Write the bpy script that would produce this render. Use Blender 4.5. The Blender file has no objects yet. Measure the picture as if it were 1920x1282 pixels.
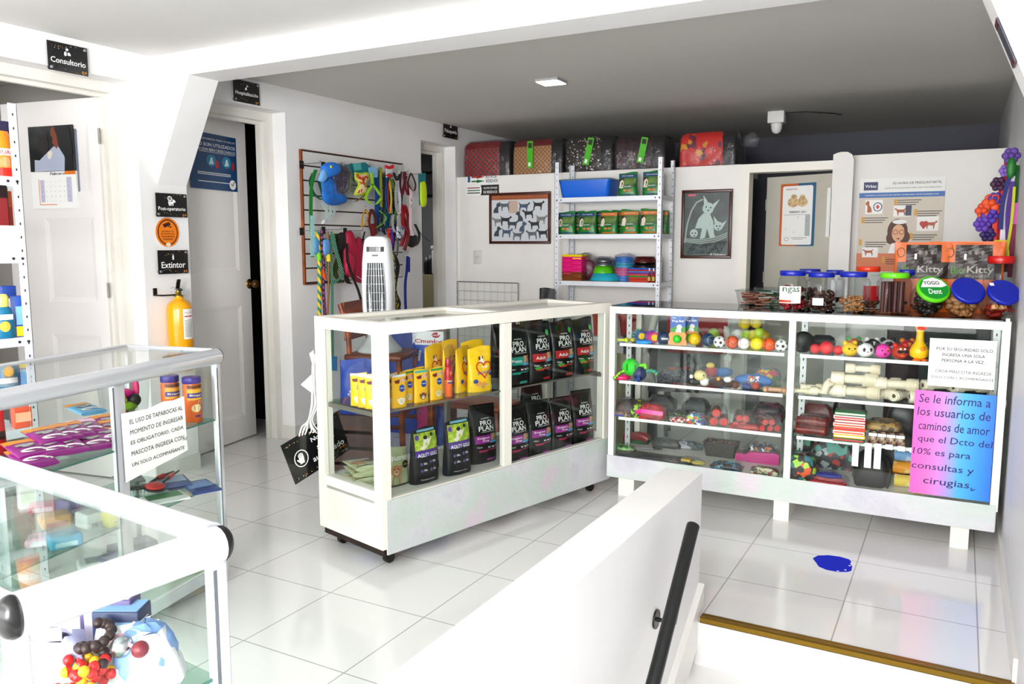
import bpy, bmesh, math, random
from mathutils import Vector, Matrix
random.seed(7)
SC = bpy.context.scene
COL = SC.collection
PI = math.pi
# ------------------------------------------------------------ camera
CAM_H, FPX = 1.30, 1527.0
PITCH, YAW = math.radians(6.87), math.radians(28.78)
cam_d = bpy.data.cameras.new('camera'); cam = bpy.data.objects.new('camera', cam_d); COL.objects.link(cam)
cam_d.sensor_width = 36.0; cam_d.lens = FPX/1920*36.0; cam_d.clip_start = 0.02
cam.location = (0, 0, CAM_H); cam.rotation_euler = (PI/2-PITCH, 0, YAW)
SC.camera = cam
# ------------------------------------------------------------ view, world, lights
SC.view_settings.view_transform = 'Standard'; SC.view_settings.look = 'None'
SC.view_settings.gamma = 1.0; SC.view_settings.use_curve_mapping = False
SC.view_settings.exposure = 1.12
world = bpy.data.worlds.new('world'); SC.world = world; world.use_nodes = True
world.node_tree.nodes['Background'].inputs[0].default_value = (0.95, 0.98, 1.0, 1)
world.node_tree.nodes['Background'].inputs[1].default_value = 0.30
def area(name, loc, rot, sx, sy, power, col=(1, 1, 1)):
    l = bpy.data.lights.new(name, 'AREA'); l.shape = 'RECTANGLE'; l.size = sx; l.size_y = sy
    l.energy = power; l.color = col
    o = bpy.data.objects.new(name, l); COL.objects.link(o); o.location = loc; o.rotation_euler = rot
    return o
# daylight through the glazed street front behind the camera
area('street_window_light', (-1.75, -3.25, 1.22), (math.radians(90), 0, 0), 3.9, 1.95, 122, (1.0, 0.99, 0.98))
area('upper_fill_light', (-1.6, -1.0, 2.18), (math.radians(38), 0, 0), 3.4, 0.8, 24, (1.0, 1.0, 1.0))  # extra overhead light hung under the closed ceiling, not a window
area('side_fill_light', (.17, -1.5, 1.45), (math.radians(90), 0, math.radians(56)), 1.9, 1.3, 170, (1.0, 1.0, 1.0))  # fill light added to brighten the left wall; no window stands here
area('consulting_room_lamp', (-5.0, 2.1, 2.2), (0, 0, 0), .6, .6, 2.5)
area('grooming_room_fill', (-4.9, 6.3, 2.2), (0, 0, 0), .5, .5, 5)  # unseen light added so the cabinet in the grooming room shows
SC.cycles.max_bounces = 10; SC.cycles.diffuse_bounces = 4; SC.cycles.glossy_bounces = 4
SC.cycles.transparent_max_bounces = 24; SC.cycles.transmission_bounces = 6
SC.cycles.use_denoising = True; SC.cycles.caustics_reflective = False; SC.cycles.caustics_refractive = False
SC.cycles.sample_clamp_indirect = 6.0
# ------------------------------------------------------------ picture measurements -> places
_cp, _sp, _cy, _sy = math.cos(PITCH), math.sin(PITCH), math.cos(YAW), math.sin(YAW)
_F = Vector((-_sy*_cp, _cy*_cp, -_sp)); _R = Vector((_cy, _sy, 0)); _U = _R.cross(_F)
_C = Vector((0, 0, CAM_H))
def _ray(x, y): return _F*FPX + _R*(x-960) - _U*(y-641)
def on_z(x, y, z):
    d = _ray(x, y); return _C + d*((z-CAM_H)/d.z)
def on_x(x, y, X):
    d = _ray(x, y); return _C + d*(X/d.x)
def on_y(x, y, Y):
    d = _ray(x, y); return _C + d*(Y/d.y)
def on_pl(x, y, p, n):
    d = _ray(x, y); n = Vector(n); return _C + d*((Vector(p)-_C).dot(n)/d.dot(n))
# ------------------------------------------------------------ materials
def lin(h):
    if isinstance(h, (tuple, list)): v = h
    else: v = [int(h[i:i+2], 16)/255 for i in (0, 2, 4)]
    return tuple((c/12.92 if c <= .04045 else ((c+.055)/1.055)**2.4)**1.22 for c in v) + (1,)
_M = {}
def mat(hexc, rough=.5, metal=0., kind='', **k):
    key = (hexc, rough, metal, kind, tuple(sorted(k.items())))
    if key in _M: return _M[key]
    m = bpy.data.materials.new('m_%s' % (kind or 'plain')); m.use_nodes = True; _M[key] = m
    nt = m.node_tree; N = nt.nodes; L = nt.links; b = N['Principled BSDF']
    b.inputs['Base Color'].default_value = lin(hexc); b.inputs['Roughness'].default_value = rough
    b.inputs['Metallic'].default_value = metal
    b.inputs['Specular IOR Level'].default_value = k.get('spec', .5)
    m.diffuse_color = lin(hexc)
    def coord(): 
        t = N.new('ShaderNodeTexCoord'); return t.outputs['Object']
    def bump(sock, strength, dist=.01):
        n = N.new('ShaderNodeBump'); n.inputs['Strength'].default_value = strength; n.inputs['Distance'].default_value = dist
        L.new(sock, n.inputs['Height']); L.new(n.outputs[0], b.inputs['Normal'])
    def noise(scale, detail=3.):
        n = N.new('ShaderNodeTexNoise'); n.inputs['Scale'].default_value = scale; n.inputs['Detail'].default_value = detail
        L.new(coord(), n.inputs['Vector']); return n
    def ramp(sock, stops, interp='LINEAR'):
        r = N.new('ShaderNodeValToRGB'); r.color_ramp.interpolation = interp
        e = r.color_ramp.elements
        while len(e) < len(stops): e.new(.5)
        for q, (p, c) in zip(e, stops): q.position = p; q.color = lin(c)
        L.new(sock, r.inputs[0]); return r.outputs[0]
    if kind == 'emit':
        b.inputs['Emission Color'].default_value = lin(hexc); b.inputs['Emission Strength'].default_value = k.get('e', 5)
    elif kind == 'glass':
        N.remove(b); out = N['Material Output']
        t = N.new('ShaderNodeBsdfTransparent'); g = N.new('ShaderNodeBsdfGlossy'); x = N.new('ShaderNodeMixShader')
        lw = N.new('ShaderNodeLayerWeight'); lw.inputs[0].default_value = .5
        pw = N.new('ShaderNodeMath'); pw.operation = 'POWER'; pw.inputs[1].default_value = 4.5; L.new(lw.outputs['Facing'], pw.inputs[0])
        f = N.new('ShaderNodeMapRange'); f.inputs['To Min'].default_value = k.get('r0', .014); f.inputs['To Max'].default_value = .9; L.new(pw.outputs[0], f.inputs[0])
        t.inputs[0].default_value = lin(hexc); g.inputs['Roughness'].default_value = rough
        L.new(f.outputs[0], x.inputs[0]); L.new(t.outputs[0], x.inputs[1]); L.new(g.outputs[0], x.inputs[2]); L.new(x.outputs[0], out.inputs[0])
    elif kind == 'film':
        N.remove(b); out = N['Material Output']
        t = N.new('ShaderNodeBsdfTransparent'); g = N.new('ShaderNodeBsdfGlossy'); x = N.new('ShaderNodeMixShader')
        lw = N.new('ShaderNodeLayerWeight'); lw.inputs[0].default_value = .5
        pw = N.new('ShaderNodeMath'); pw.operation = 'POWER'; pw.inputs[1].default_value = 3.; L.new(lw.outputs['Facing'], pw.inputs[0])
        f = N.new('ShaderNodeMapRange'); f.inputs['To Min'].default_value = .035; f.inputs['To Max'].default_value = .6; L.new(pw.outputs[0], f.inputs[0])
        t.inputs[0].default_value = lin(hexc); g.inputs['Roughness'].default_value = rough
        n = noise(k.get('s', 22.), 4.); bp = N.new('ShaderNodeBump'); bp.inputs['Strength'].default_value = .6; bp.inputs['Distance'].default_value = .05
        L.new(n.outputs[0], bp.inputs['Height']); L.new(bp.outputs[0], g.inputs['Normal']); L.new(bp.outputs[0], lw.inputs['Normal'])
        d = N.new('ShaderNodeBsdfDiffuse'); d.inputs[0].default_value = (.8, .8, .82, 1); y = N.new('ShaderNodeMixShader'); y.inputs[0].default_value = k.get('milk', .012)
        L.new(f.outputs[0], x.inputs[0]); L.new(t.outputs[0], x.inputs[1]); L.new(g.outputs[0], x.inputs[2])
        L.new(x.outputs[0], y.inputs[1]); L.new(d.outputs[0], y.inputs[2]); L.new(y.outputs[0], out.inputs[0])
    elif kind == 'wall':
        n = noise(3.5, 5.); L.new(ramp(n.outputs[0], [(.35, hexc), (.75, k.get('c2', hexc))]), b.inputs['Base Color'])
        n2 = noise(60., 3.); bump(n2.outputs[0], .08, .004)
    elif kind == 'paintedmetal':     # white enamel with chips of rust
        n = noise(k.get('s', 9.), 9.); n.inputs['Roughness'].default_value = .7
        L.new(ramp(n.outputs[0], [(0, hexc), (k.get('t', .70), hexc), (k.get('t', .70)+.015, k.get('c2', '5a4638'))]), b.inputs['Base Color'])
    elif kind == 'tiles':
        sx = N.new('ShaderNodeSeparateXYZ'); L.new(coord(), sx.inputs[0])
        def m_(op, a, c):
            q = N.new('ShaderNodeMath'); q.operation = op
            for i, v in enumerate((a, c)):
                if v is None: continue
                if isinstance(v, (int, float)): q.inputs[i].default_value = v
                else: L.new(v, q.inputs[i])
            return q.outputs[0]
        ds = []
        for ax, o in (('X', .12), ('Y', 3.51)):
            fr = m_('FRACT', m_('ADD', m_('DIVIDE', m_('SUBTRACT', sx.outputs[ax], o), .425), 100.), None)
            ds.append(m_('MINIMUM', fr, m_('SUBTRACT', 1., fr)))
        dmin = m_('MINIMUM', ds[0], ds[1])
        L.new(ramp(dmin, [(0, 'a19e99'), (.0032, 'a19e99'), (.0048, hexc)]), b.inputs['Base Color'])
        b.inputs['Specular IOR Level'].default_value = .62
        n2 = noise(7., 2.); bump(n2.outputs[0], .03, .006)
    elif kind == 'noise':
        n = noise(k.get('s', 20.), k.get('d', 3.)); L.new(ramp(n.outputs[0], [(k.get('a', .4), hexc), (k.get('b', .6), k['c2'])]), b.inputs['Base Color'])
        if k.get('bump'): bump(n.outputs[0], k['bump'])
    elif kind == 'voro':
        n = N.new('ShaderNodeTexVoronoi'); n.inputs['Scale'].default_value = k.get('s', 20.); L.new(coord(), n.inputs['Vector'])
        L.new(ramp(n.outputs['Distance'], [(k.get('a', .3), k['c2']), (k.get('b', .35), hexc)]), b.inputs['Base Color'])
    elif kind == 'cells':
        n = N.new('ShaderNodeTexVoronoi'); n.inputs['Scale'].default_value = k.get('s', 20.); L.new(coord(), n.inputs['Vector'])
        s2 = N.new('ShaderNodeSeparateColor'); L.new(n.outputs['Color'], s2.inputs[0])
        cs = k['cs'].split(); L.new(ramp(s2.outputs[0], [(i/len(cs), c) for i, c in enumerate(cs)], 'CONSTANT'), b.inputs['Base Color'])
    elif kind == 'wave':
        n = N.new('ShaderNodeTexWave'); n.inputs['Scale'].default_value = k.get('s', 10.); n.bands_direction = k.get('dir', 'Z')
        n.inputs['Distortion'].default_value = k.get('dist', 0.); L.new(coord(), n.inputs['Vector'])
        L.new(ramp(n.outputs['Fac'], [(k.get('a', .45), hexc), (k.get('b', .55), k['c2'])]), b.inputs['Base Color'])
    elif kind == 'check':
        n = N.new('ShaderNodeTexChecker'); n.inputs['Scale'].default_value = k.get('s', 40.)
        n.inputs[1].default_value = lin(hexc); n.inputs[2].default_value = lin(k['c2']); L.new(coord(), n.inputs['Vector']); L.new(n.outputs[0], b.inputs['Base Color'])
    elif kind == 'wood':
        n = N.new('ShaderNodeTexWave'); n.inputs['Scale'].default_value = k.get('s', 4.); n.inputs['Distortion'].default_value = 6.; n.inputs['Detail'].default_value = 3.
        n.bands_direction = k.get('dir', 'X'); L.new(coord(), n.inputs['Vector'])
        L.new(ramp(n.outputs['Fac'], [(.2, hexc), (.9, k['c2'])]), b.inputs['Base Color'])
    elif kind == 'foilwrap':         # pale iridescent holographic foil stuck on the board
        n = noise(3.2, 5.); L.new(ramp(n.outputs[0], [(.3, 'c6c4ce'), (.45, 'd6d6d9'), (.58, 'cbd6cf'), (.72, 'd9ced6')]), b.inputs['Base Color'])
        n2 = noise(24., 6.); bump(n2.outputs[0], .28, .012)
    elif kind == 'gradx':            # printed two-colour sheet
        sx = N.new('ShaderNodeSeparateXYZ'); L.new(coord(), sx.inputs[0])
        w = k['w']; q = N.new('ShaderNodeMapRange'); q.inputs['From Min'].default_value = -w/2; q.inputs['From Max'].default_value = w/2; L.new(sx.outputs['X'], q.inputs[0])
        cs = k['cs'].split(); L.new(ramp(q.outputs[0], [(i/(len(cs)-1), c) for i, c in enumerate(cs)]), b.inputs['Base Color'])
    if kind in ('', 'noise') and k.get('crinkle'):
        n = noise(k.get('cs_', 30.), 4.); bump(n.outputs[0], k['crinkle'], .01)
    return m
# ------------------------------------------------------------ mesh helpers
class MB:
    """collects shapes; build() links them as ONE mesh object"""
    def __init__(s): s.v = []; s.f = []; s.sm = []; s.mi = []; s.cur = 0
    def add(s, vs, fs, smooth=False):
        o = len(s.v); s.v += [tuple(v) for v in vs]; s.f += [tuple(i+o for i in f) for f in fs]; s.sm += [smooth]*len(fs); s.mi += [s.cur]*len(fs); return s
    def box(s, x0, y0, z0, x1, y1, z1, M=None):
        vs = [Vector(p) for p in ((x0,y0,z0),(x1,y0,z0),(x1,y1,z0),(x0,y1,z0),(x0,y0,z1),(x1,y0,z1),(x1,y1,z1),(x0,y1,z1))]
        if M: vs = [M @ v for v in vs]
        return s.add(vs, [(3,2,1,0),(4,5,6,7),(0,1,5,4),(1,2,6,5),(2,3,7,6),(3,0,4,7)])
    def rbox(s, x0, y0, z0, x1, y1, z1, b=.004, M=None, seg=2):
        bm = bmesh.new(); bmesh.ops.create_cube(bm, size=1)
        for v in bm.verts: v.co = Vector((x0+(v.co.x+.5)*(x1-x0), y0+(v.co.y+.5)*(y1-y0), z0+(v.co.z+.5)*(z1-z0)))
        bmesh.ops.bevel(bm, geom=bm.edges[:], offset=b, segments=seg, affect='EDGES', profile=.5)
        return s.bm(bm, M, True)
    def bm(s, bm, M=None, smooth=False):
        bm.verts.index_update(); vs = [M @ v.co if M else v.co.copy() for v in bm.verts]
        fs = [[v.index for v in f.verts] for f in bm.faces]; bm.free(); return s.add(vs, fs, smooth)
    def loft(s, rings, cap0=True, cap1=True, smooth=True, closed=True):
        n = len(rings[0]); vs = [p for r in rings for p in r]; fs = []
        for i in range(len(rings)-1):
            for j in range(n if closed else n-1):
                k = (j+1) % n; fs.append((i*n+j, i*n+k, (i+1)*n+k, (i+1)*n+j))
        s.add(vs, fs, smooth)
        if cap0: s.add(rings[0], [tuple(range(n))[::-1]], False)
        if cap1: s.add(rings[-1], [tuple(range(n))], False)
        return s
    def lathe(s, prof, n=20, M=None, sx=1., sy=1., cap=True):
        rs = []
        for r, z in prof:
            ring = [Vector((r*math.cos(2*PI*i/n)*sx, r*math.sin(2*PI*i/n)*sy, z)) for i in range(n)]
            rs.append([M @ p for p in ring] if M else ring)
        return s.loft(rs, cap, cap)
    def tube(s, pts, r, n=8, cap=True, flat=1.):
        pts = [Vector(p) for p in pts]; rs = []; up = None
        for i, p in enumerate(pts):
            t = (pts[min(i+1, len(pts)-1)]-pts[max(i-1, 0)])
            t = t.normalized() if t.length > 1e-9 else Vector((0, 0, 1))
            if up is None: up = Vector((0, 0, 1)) if abs(t.z) < .9 else Vector((1, 0, 0))
            a = t.cross(up)
            if a.length < 1e-6: a = t.orthogonal()
            a.normalize(); b = a.cross(t).normalized(); up = b
            rr = r[i] if isinstance(r, (list, tuple)) else r
            rs.append([p+a*rr*math.cos(2*PI*k/n)+b*rr*flat*math.sin(2*PI*k/n) for k in range(n)])
        return s.loft(rs, cap, cap)
    def sphere(s, c, r, n=14, m=10, sc=(1, 1, 1), M=None):
        c = Vector(c); rs = []
        for i in [.22]+list(range(1, m))+[m-.22]:
            a = PI*i/m-PI/2
            ring = [c+Vector((r*math.cos(a)*math.cos(2*PI*j/n)*sc[0], r*math.cos(a)*math.sin(2*PI*j/n)*sc[1], r*math.sin(a)*sc[2])) for j in range(n)]
            rs.append([M @ p for p in ring] if M else ring)
        return s.loft(rs)
    def prism(s, poly, a, b, axis='y'):
        """polygon in the plane across 'axis', extruded from a to b"""
        def P(p, t): return {'y': (p[0], t, p[1]), 'x': (t, p[0], p[1]), 'z': (p[0], p[1], t)}[axis]
        n = len(poly); vs = [P(p, a) for p in poly]+[P(p, b) for p in poly]
        fs = [tuple(range(n)), tuple(range(n, 2*n))[::-1]]+[(i, i+n, (i+1) % n+n, (i+1) % n) for i in range(n)]
        return s.add(vs, fs)
    def ribbon(s, pts, w, side=(1, 0, 0), t=.0015):
        """flat strap: follows pts, w wide along 'side', t thick"""
        pts = [Vector(p) for p in pts]; sd = Vector(side).normalized(); rs = []
        for i, p in enumerate(pts):
            tg = (pts[min(i+1, len(pts)-1)]-pts[max(i-1, 0)]).normalized(); nn = tg.cross(sd)
            nn = nn.normalized() if nn.length > 1e-6 else Vector((0, 1, 0)); ww = w[i] if isinstance(w, (list, tuple)) else w
            rs.append([p-sd*ww/2-nn*t/2, p+sd*ww/2-nn*t/2, p+sd*ww/2+nn*t/2, p-sd*ww/2+nn*t/2])
        return s.loft(rs, smooth=False)
    def jitter(s, a, seed=1):
        r = random.Random(seed); s.v = [(x+r.uniform(-a, a), y+r.uniform(-a, a), z+r.uniform(-a, a)) for x, y, z in s.v]; return s
    def build(s, name, m, parent=None, loc=None):
        me = bpy.data.meshes.new(name); me.from_pydata(s.v, [], s.f)
        bm = bmesh.new(); bm.from_mesh(me); bmesh.ops.recalc_face_normals(bm, faces=bm.faces); bm.to_mesh(me); bm.free()
        me.polygons.foreach_set('use_smooth', s.sm); [me.materials.append(q) for q in (m if isinstance(m, (list, tuple)) else [m])]; me.polygons.foreach_set('material_index', s.mi); me.update()
        o = bpy.data.objects.new(name, me); COL.objects.link(o)
        if parent: o.parent = parent
        if loc is not None: o.location = loc
        return o
def tag(o, label, cat, group=None):
    o['label'] = label; o['category'] = cat
    if group: o['group'] = group
    return o
def thing(name, label, cat, loc=(0, 0, 0), rz=0., group=None, rot=None, s=1.):
    o = bpy.data.objects.new(name, None); COL.objects.link(o); o.empty_display_size = .05
    o.location = loc; o.rotation_euler = rot or (0, 0, rz); o.scale = (s, s, s)
    return tag(o, label, cat, group)
def struct(o): o['kind'] = 'structure'; return o
def dup(root, loc=None, rz=None, label=None, group=None, s=None, rot=None):
    def cp(o, parent):
        c = o.copy(); COL.objects.link(c)
        if parent: c.parent = parent
        for ch in o.children: cp(ch, c)
        return c
    r = cp(root, None)
    if loc is not None: r.location = loc
    if rz is not None: r.rotation_euler = (0, 0, rz)
    if rot is not None: r.rotation_euler = rot
    if s is not None: r.scale = (s, s, s) if isinstance(s, (int, float)) else s
    if label: r['label'] = label
    if group: r['group'] = group
    return r
def recolor(o, name, m):
    """give the copied part called name another material (the mesh is copied, too)"""
    for ch in o.children:
        if ch.name.split('.')[0] == name:
            ch.data = ch.data.copy(); ch.data.materials[0] = m
def at(o, p):
    """where the local point p of a thing stands"""
    return Matrix.LocRotScale(o.location, o.rotation_euler, o.scale) @ Vector(p)
# flat printing on a surface: y = surf(x, z), the print faces -y
FLAT = lambda x, z: 0.
def _txt(s, size=1., bold=0., font_sp=1.):
    c = bpy.data.curves.new('t', 'FONT'); c.body = s; c.size = size; c.resolution_u = 2; c.offset = bold; c.space_character = font_sp; c.align_x = 'CENTER'
    o = bpy.data.objects.new('t', c); COL.objects.link(o)
    me = bpy.data.meshes.new_from_object(o.evaluated_get(bpy.context.evaluated_depsgraph_get()))
    bpy.data.objects.remove(o); bpy.data.curves.remove(c)
    vs = [v.co.copy() for v in me.vertices]; fs = [tuple(p.vertices) for p in me.polygons]; bpy.data.meshes.remove(me)
    return vs, fs
_TC = {}
class Print(MB):
    def __init__(s, surf=FLAT, off=.0012): MB.__init__(s); s.surf = surf; s.off = off
    def add(s, *a): s.off += 5e-5; return MB.add(s, *a)      # each print lies a hair above the one before
    def P(s, x, z): return (x, s.surf(x, z)-s.off, z)
    def rect(s, x0, z0, x1, z1, nx=1, nz=1, sh=0.):
        vs = [s.P(x0+(x1-x0)*i/nx+sh*j/nz, z0+(z1-z0)*j/nz) for j in range(nz+1) for i in range(nx+1)]; w = nx+1
        s.add(vs, [(j*w+i, j*w+i+1, (j+1)*w+i+1, (j+1)*w+i) for j in range(nz) for i in range(nx)]); return s
    def poly(s, pts): s.add([s.P(*p) for p in pts], [tuple(range(len(pts)))]); return s
    def ell(s, cx, cz, rx, rz, n=20, rot=0.):
        c, q = math.cos(rot), math.sin(rot)
        return s.poly([(cx+rx*math.cos(2*PI*i/n)*c-rz*math.sin(2*PI*i/n)*q, cz+rx*math.cos(2*PI*i/n)*q+rz*math.sin(2*PI*i/n)*c) for i in range(n)])
    def ring(s, cx, cz, rx, rz, t, n=24):
        vs = []; 
        for i in range(n):
            a = 2*PI*i/n; vs += [s.P(cx+rx*math.cos(a), cz+rz*math.sin(a)), s.P(cx+(rx-t)*math.cos(a), cz+(rz-t)*math.sin(a))]
        s.add(vs, [(2*i, (2*i+2) % (2*n), (2*i+3) % (2*n), 2*i+1) for i in range(n)]); return s
    def line(s, pts, w):
        for (x0, z0), (x1, z1) in zip(pts, pts[1:]):
            d = math.hypot(x1-x0, z1-z0) or 1; nx, nz = -(z1-z0)/d*w/2, (x1-x0)/d*w/2
            s.poly([(x0+nx, z0+nz), (x0-nx, z0-nz), (x1-nx, z1-nz), (x1+nx, z1+nz)])
        return s
    def text(s, t, cx, cz, width=None, height=None, bold=0., rot=0., shear=0.):
        """lettering centred on (cx, cz), fitted to width and/or height"""
        if bold and ('M' in t or 'W' in t):      # these letters break when fattened: print them twice, a little apart
            q = bold*.45*(height or (width or 0)/max(1, len(t))*1.6)
            return s.text(t, cx-q, cz, width, height, 0., rot, shear).text(t, cx+q, cz, width, height, 0., rot, shear)
        if (t, bold) not in _TC: _TC[(t, bold)] = _txt(t, 1., bold)
        vs, fs = _TC[(t, bold)]
        x0, x1 = min(v.x for v in vs), max(v.x for v in vs); z0, z1 = min(v.y for v in vs), max(v.y for v in vs)
        kx = width/(x1-x0) if width else None; kz = height/(z1-z0) if height else None
        kx = kx or kz; kz = kz or kx; c, q = math.cos(rot), math.sin(rot); o = []
        for v in vs:
            z = (v.y-(z0+z1)/2)*kz; x = (v.x-(x0+x1)/2)*kx+shear*z
            o.append(s.P(cx+x*c-z*q, cz+x*q+z*c))
        s.add(o, fs); return s
    def grid_on(s, x0, z0, x1, z1, nx, nz, w):
        for i in range(nx+1): x = x0+(x1-x0)*i/nx; s.rect(x-w/2, z0, x+w/2, z1)
        for j in range(nz+1): z = z0+(z1-z0)*j/nz; s.rect(x0, z-w/2, x1, z+w/2)
        return s
def lower(*os):
    return os
WHITE = mat('f0efed', .45, spec=.3); BLACK = mat('0c0c0e', .4); INK = mat('1a1a1c', .6); PAPER = mat('f4f4f2', .7, spec=.2)
GLASS = mat('fbfdfc', .02, kind='glass'); GLASSD = mat('f3f8f6', .02, kind='glass'); STEEL = mat('b8bcc0', .3, 1.)
# ============================================================ the room
W_WALL = mat('f3f2f2', .55, kind='wall', c2='eeedec', spec=.3); W_BACK = mat('efedea', .55, kind='wall', c2='e9e6e2', spec=.3)
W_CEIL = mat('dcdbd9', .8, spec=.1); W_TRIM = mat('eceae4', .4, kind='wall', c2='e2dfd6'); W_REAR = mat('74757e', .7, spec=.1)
DARKIN = mat('3a3a3c', .8)
CZ = 2.29; XL, XR, YB, YR = -3.85, .215, 6.03, 8.0
fl = MB(); fl.box(-4.6, 2.70, -.1, XR-.001, YR, 0); fl.box(-4.6, -3.4, -.1, -.77, 2.70, 0); struct(fl.build('floor', mat('ecebea', .11, kind='tiles')))
# stair going down towards the street
st = MB()
for i in range(16): st.box(-.757, 2.70-.28*(i+1), -.17*(i+1)-.3, XR, 2.70-.28*i-.001*(i == 0), -.17*(i+1))
struct(st.build('trim_1', mat('ecebea', .12, spec=.5)))
ri = MB(); ri.box(-.757, 2.69, -.17, XR, 2.705, -.012); struct(ri.build('trim_2', mat('e6e5e3', .2)))
sl = MB(); sl.prism([(2.76, .02), (2.76, .10), (2.70, .06), (1.6, -.62), (1.6, -.80), (2.70, -.10)], -.757, -.735, 'x'); struct(sl.build('trim_3', mat('e9e7e2', .25)))
struct(MB().box(XL-.75, -3.4, CZ, XR+.1, 3.1, CZ+.1).build('ceiling', W_CEIL))
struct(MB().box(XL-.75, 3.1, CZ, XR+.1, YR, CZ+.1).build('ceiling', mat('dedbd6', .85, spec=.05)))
# left wall with its three doorways
D1 = (1.78, 2.90, 2.14); D2 = (3.20, 3.99, 2.135); D3 = (5.49, 6.0, 2.125)
wl = MB()
def wseg(y0, y1, z0=0., z1=CZ): wl.box(XL-.16, y0, z0, XL, y1, z1)
wseg(-3.4, D1[0]); wseg(*D1[:2], D1[2]); wseg(D1[1], D2[0]); wseg(*D2[:2], D2[2]); wseg(D2[1], D3[0]); wseg(*D3[:2], D3[2]); wseg(D3[1], YR)
struct(wl.build('wall_left', W_WALL))
struct(MB().box(XR, -3.4, -3.2, XR+.12, YR, CZ).build('wall_right', mat('dfe0e2', .45, kind='wall', c2='d8d9db')))
# street front behind the camera: piers and spandrel around the opening
fw = MB(); fw.box(XL-.16, -3.45, 0, -3.75, -3.33, CZ); fw.box(-3.75, -3.45, 2.22, XR, -3.33, CZ); struct(fw.build('wall_front', W_WALL))
# partition at the back (lower than the ceiling), its doorway and the rear wall
XP1 = -1.43
struct(MB().box(XL, YB, 0, XP1, YB+.10, 1.868).build('wall_back', W_BACK))
struct(MB().box(XL, YB+.10, 1.80, XP1, YB+.55, 1.868).build('trim_13', W_BACK))
struct(MB().box(-.70, YB, 0, XR, YB+.06, 1.893).build('wall_backright', W_BACK))
pil = MB(); pil.prism([(-.795, 0), (-.665, 0), (-.665, 1.86), (-.68, 1.893), (-.705, 1.908), (-.745, 1.91), (-.77, 1.905), (-.795, 1.895)], YB-.10, YB+.02, 'y'); struct(pil.build('trim_4', W_BACK))
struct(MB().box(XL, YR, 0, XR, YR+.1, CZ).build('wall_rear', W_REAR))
fr = MB(); fr.box(XP1+.001, YB-.015, 0, XP1+.065, YB+.11, 1.805); fr.box(XP1+.001, YB-.016, 1.805, -.796, YB+.11, 1.865); struct(fr.build('trim_5', mat('ebe8e0', .4, kind='paintedmetal', s=14., t=.74, c2='b9b2a4')))
# rooms behind the side doorways
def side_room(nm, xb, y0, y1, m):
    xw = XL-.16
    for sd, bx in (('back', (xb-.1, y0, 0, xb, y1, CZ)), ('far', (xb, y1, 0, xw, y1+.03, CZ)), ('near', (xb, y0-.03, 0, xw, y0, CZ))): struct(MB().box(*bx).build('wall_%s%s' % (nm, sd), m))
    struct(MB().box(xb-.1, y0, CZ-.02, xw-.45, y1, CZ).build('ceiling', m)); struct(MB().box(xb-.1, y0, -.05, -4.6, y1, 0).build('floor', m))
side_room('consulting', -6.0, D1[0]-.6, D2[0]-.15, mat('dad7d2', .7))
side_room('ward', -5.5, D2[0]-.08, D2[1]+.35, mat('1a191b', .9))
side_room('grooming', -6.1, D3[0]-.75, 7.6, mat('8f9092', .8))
# beam with a sloped haunch at each end
BY0, BY1, BZ = 3.01, 3.22, 2.17
struct(MB().box(XL, BY0, BZ, XR, BY1, CZ).build('trim_6', W_WALL))
struct(MB().prism([(XL, BZ), (-3.56, BZ), (XL, 1.62)], BY0, BY0+.19, 'y').build('trim_7', W_WALL))
struct(MB().prism([(XR, BZ), (-.018, BZ), (XR, 1.62)], BY0, BY1, 'y').build('trim_8', W_WALL))
struct(MB().box(XL, BY0+.19, BZ-.02, -3.60, BY1, BZ).build('trim_9', W_WALL))
# door frames set back in the reveals
def doorframe(n, D, x0=-4.01, x1=-3.96, w=.055):
    m = MB(); m.box(x0, D[0]+.001, 0, x1, D[0]+w, D[2]-w); m.box(x0, D[1]-w, 0, x1, D[1]-.001, D[2]-w); m.box(x0, D[0]+.001, D[2]-w, x1, D[1]-.001, D[2]-.001)
    m.box(x0-.03, D[1]-w-.02, 0, x0-.0005, D[1]-.001, D[2]-w-.02); m.box(x0-.03, D[0]+.001, D[2]-w-.02, x0-.0005, D[1]-.001, D[2]-.001)
    return struct(m.build('trim_%d' % n, W_TRIM))
doorframe(10, D1); doorframe(11, D2); doorframe(12, D3, w=.05)
def baseboard(nm, boxes):
    m = MB()
    for b in boxes: m.box(*b)
    return struct(m.build(nm, mat('e2e0da', .3)))
baseboard('baseboard_left', [(XL, -3.3, 0, XL+.012, D1[0], .085), (XL, D1[1], 0, XL+.012, D2[0], .085), (XL, D2[1], 0, XL+.012, D3[0], .085), (XL-.16, D2[1]-.012, 0, XL+.012, D2[1], .085)])
baseboard('baseboard_right', [(XR-.012, 2.72, 0, XR, YB, .08)])
# low parapet beside the stair
pp = MB(); pp.box(-.893, -.6, -.9, -.757, 2.77, .5); struct(pp.build('wall_parapet', mat('efeeed', .5, kind='wall', c2='ebeae8', spec=.3)))
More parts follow.
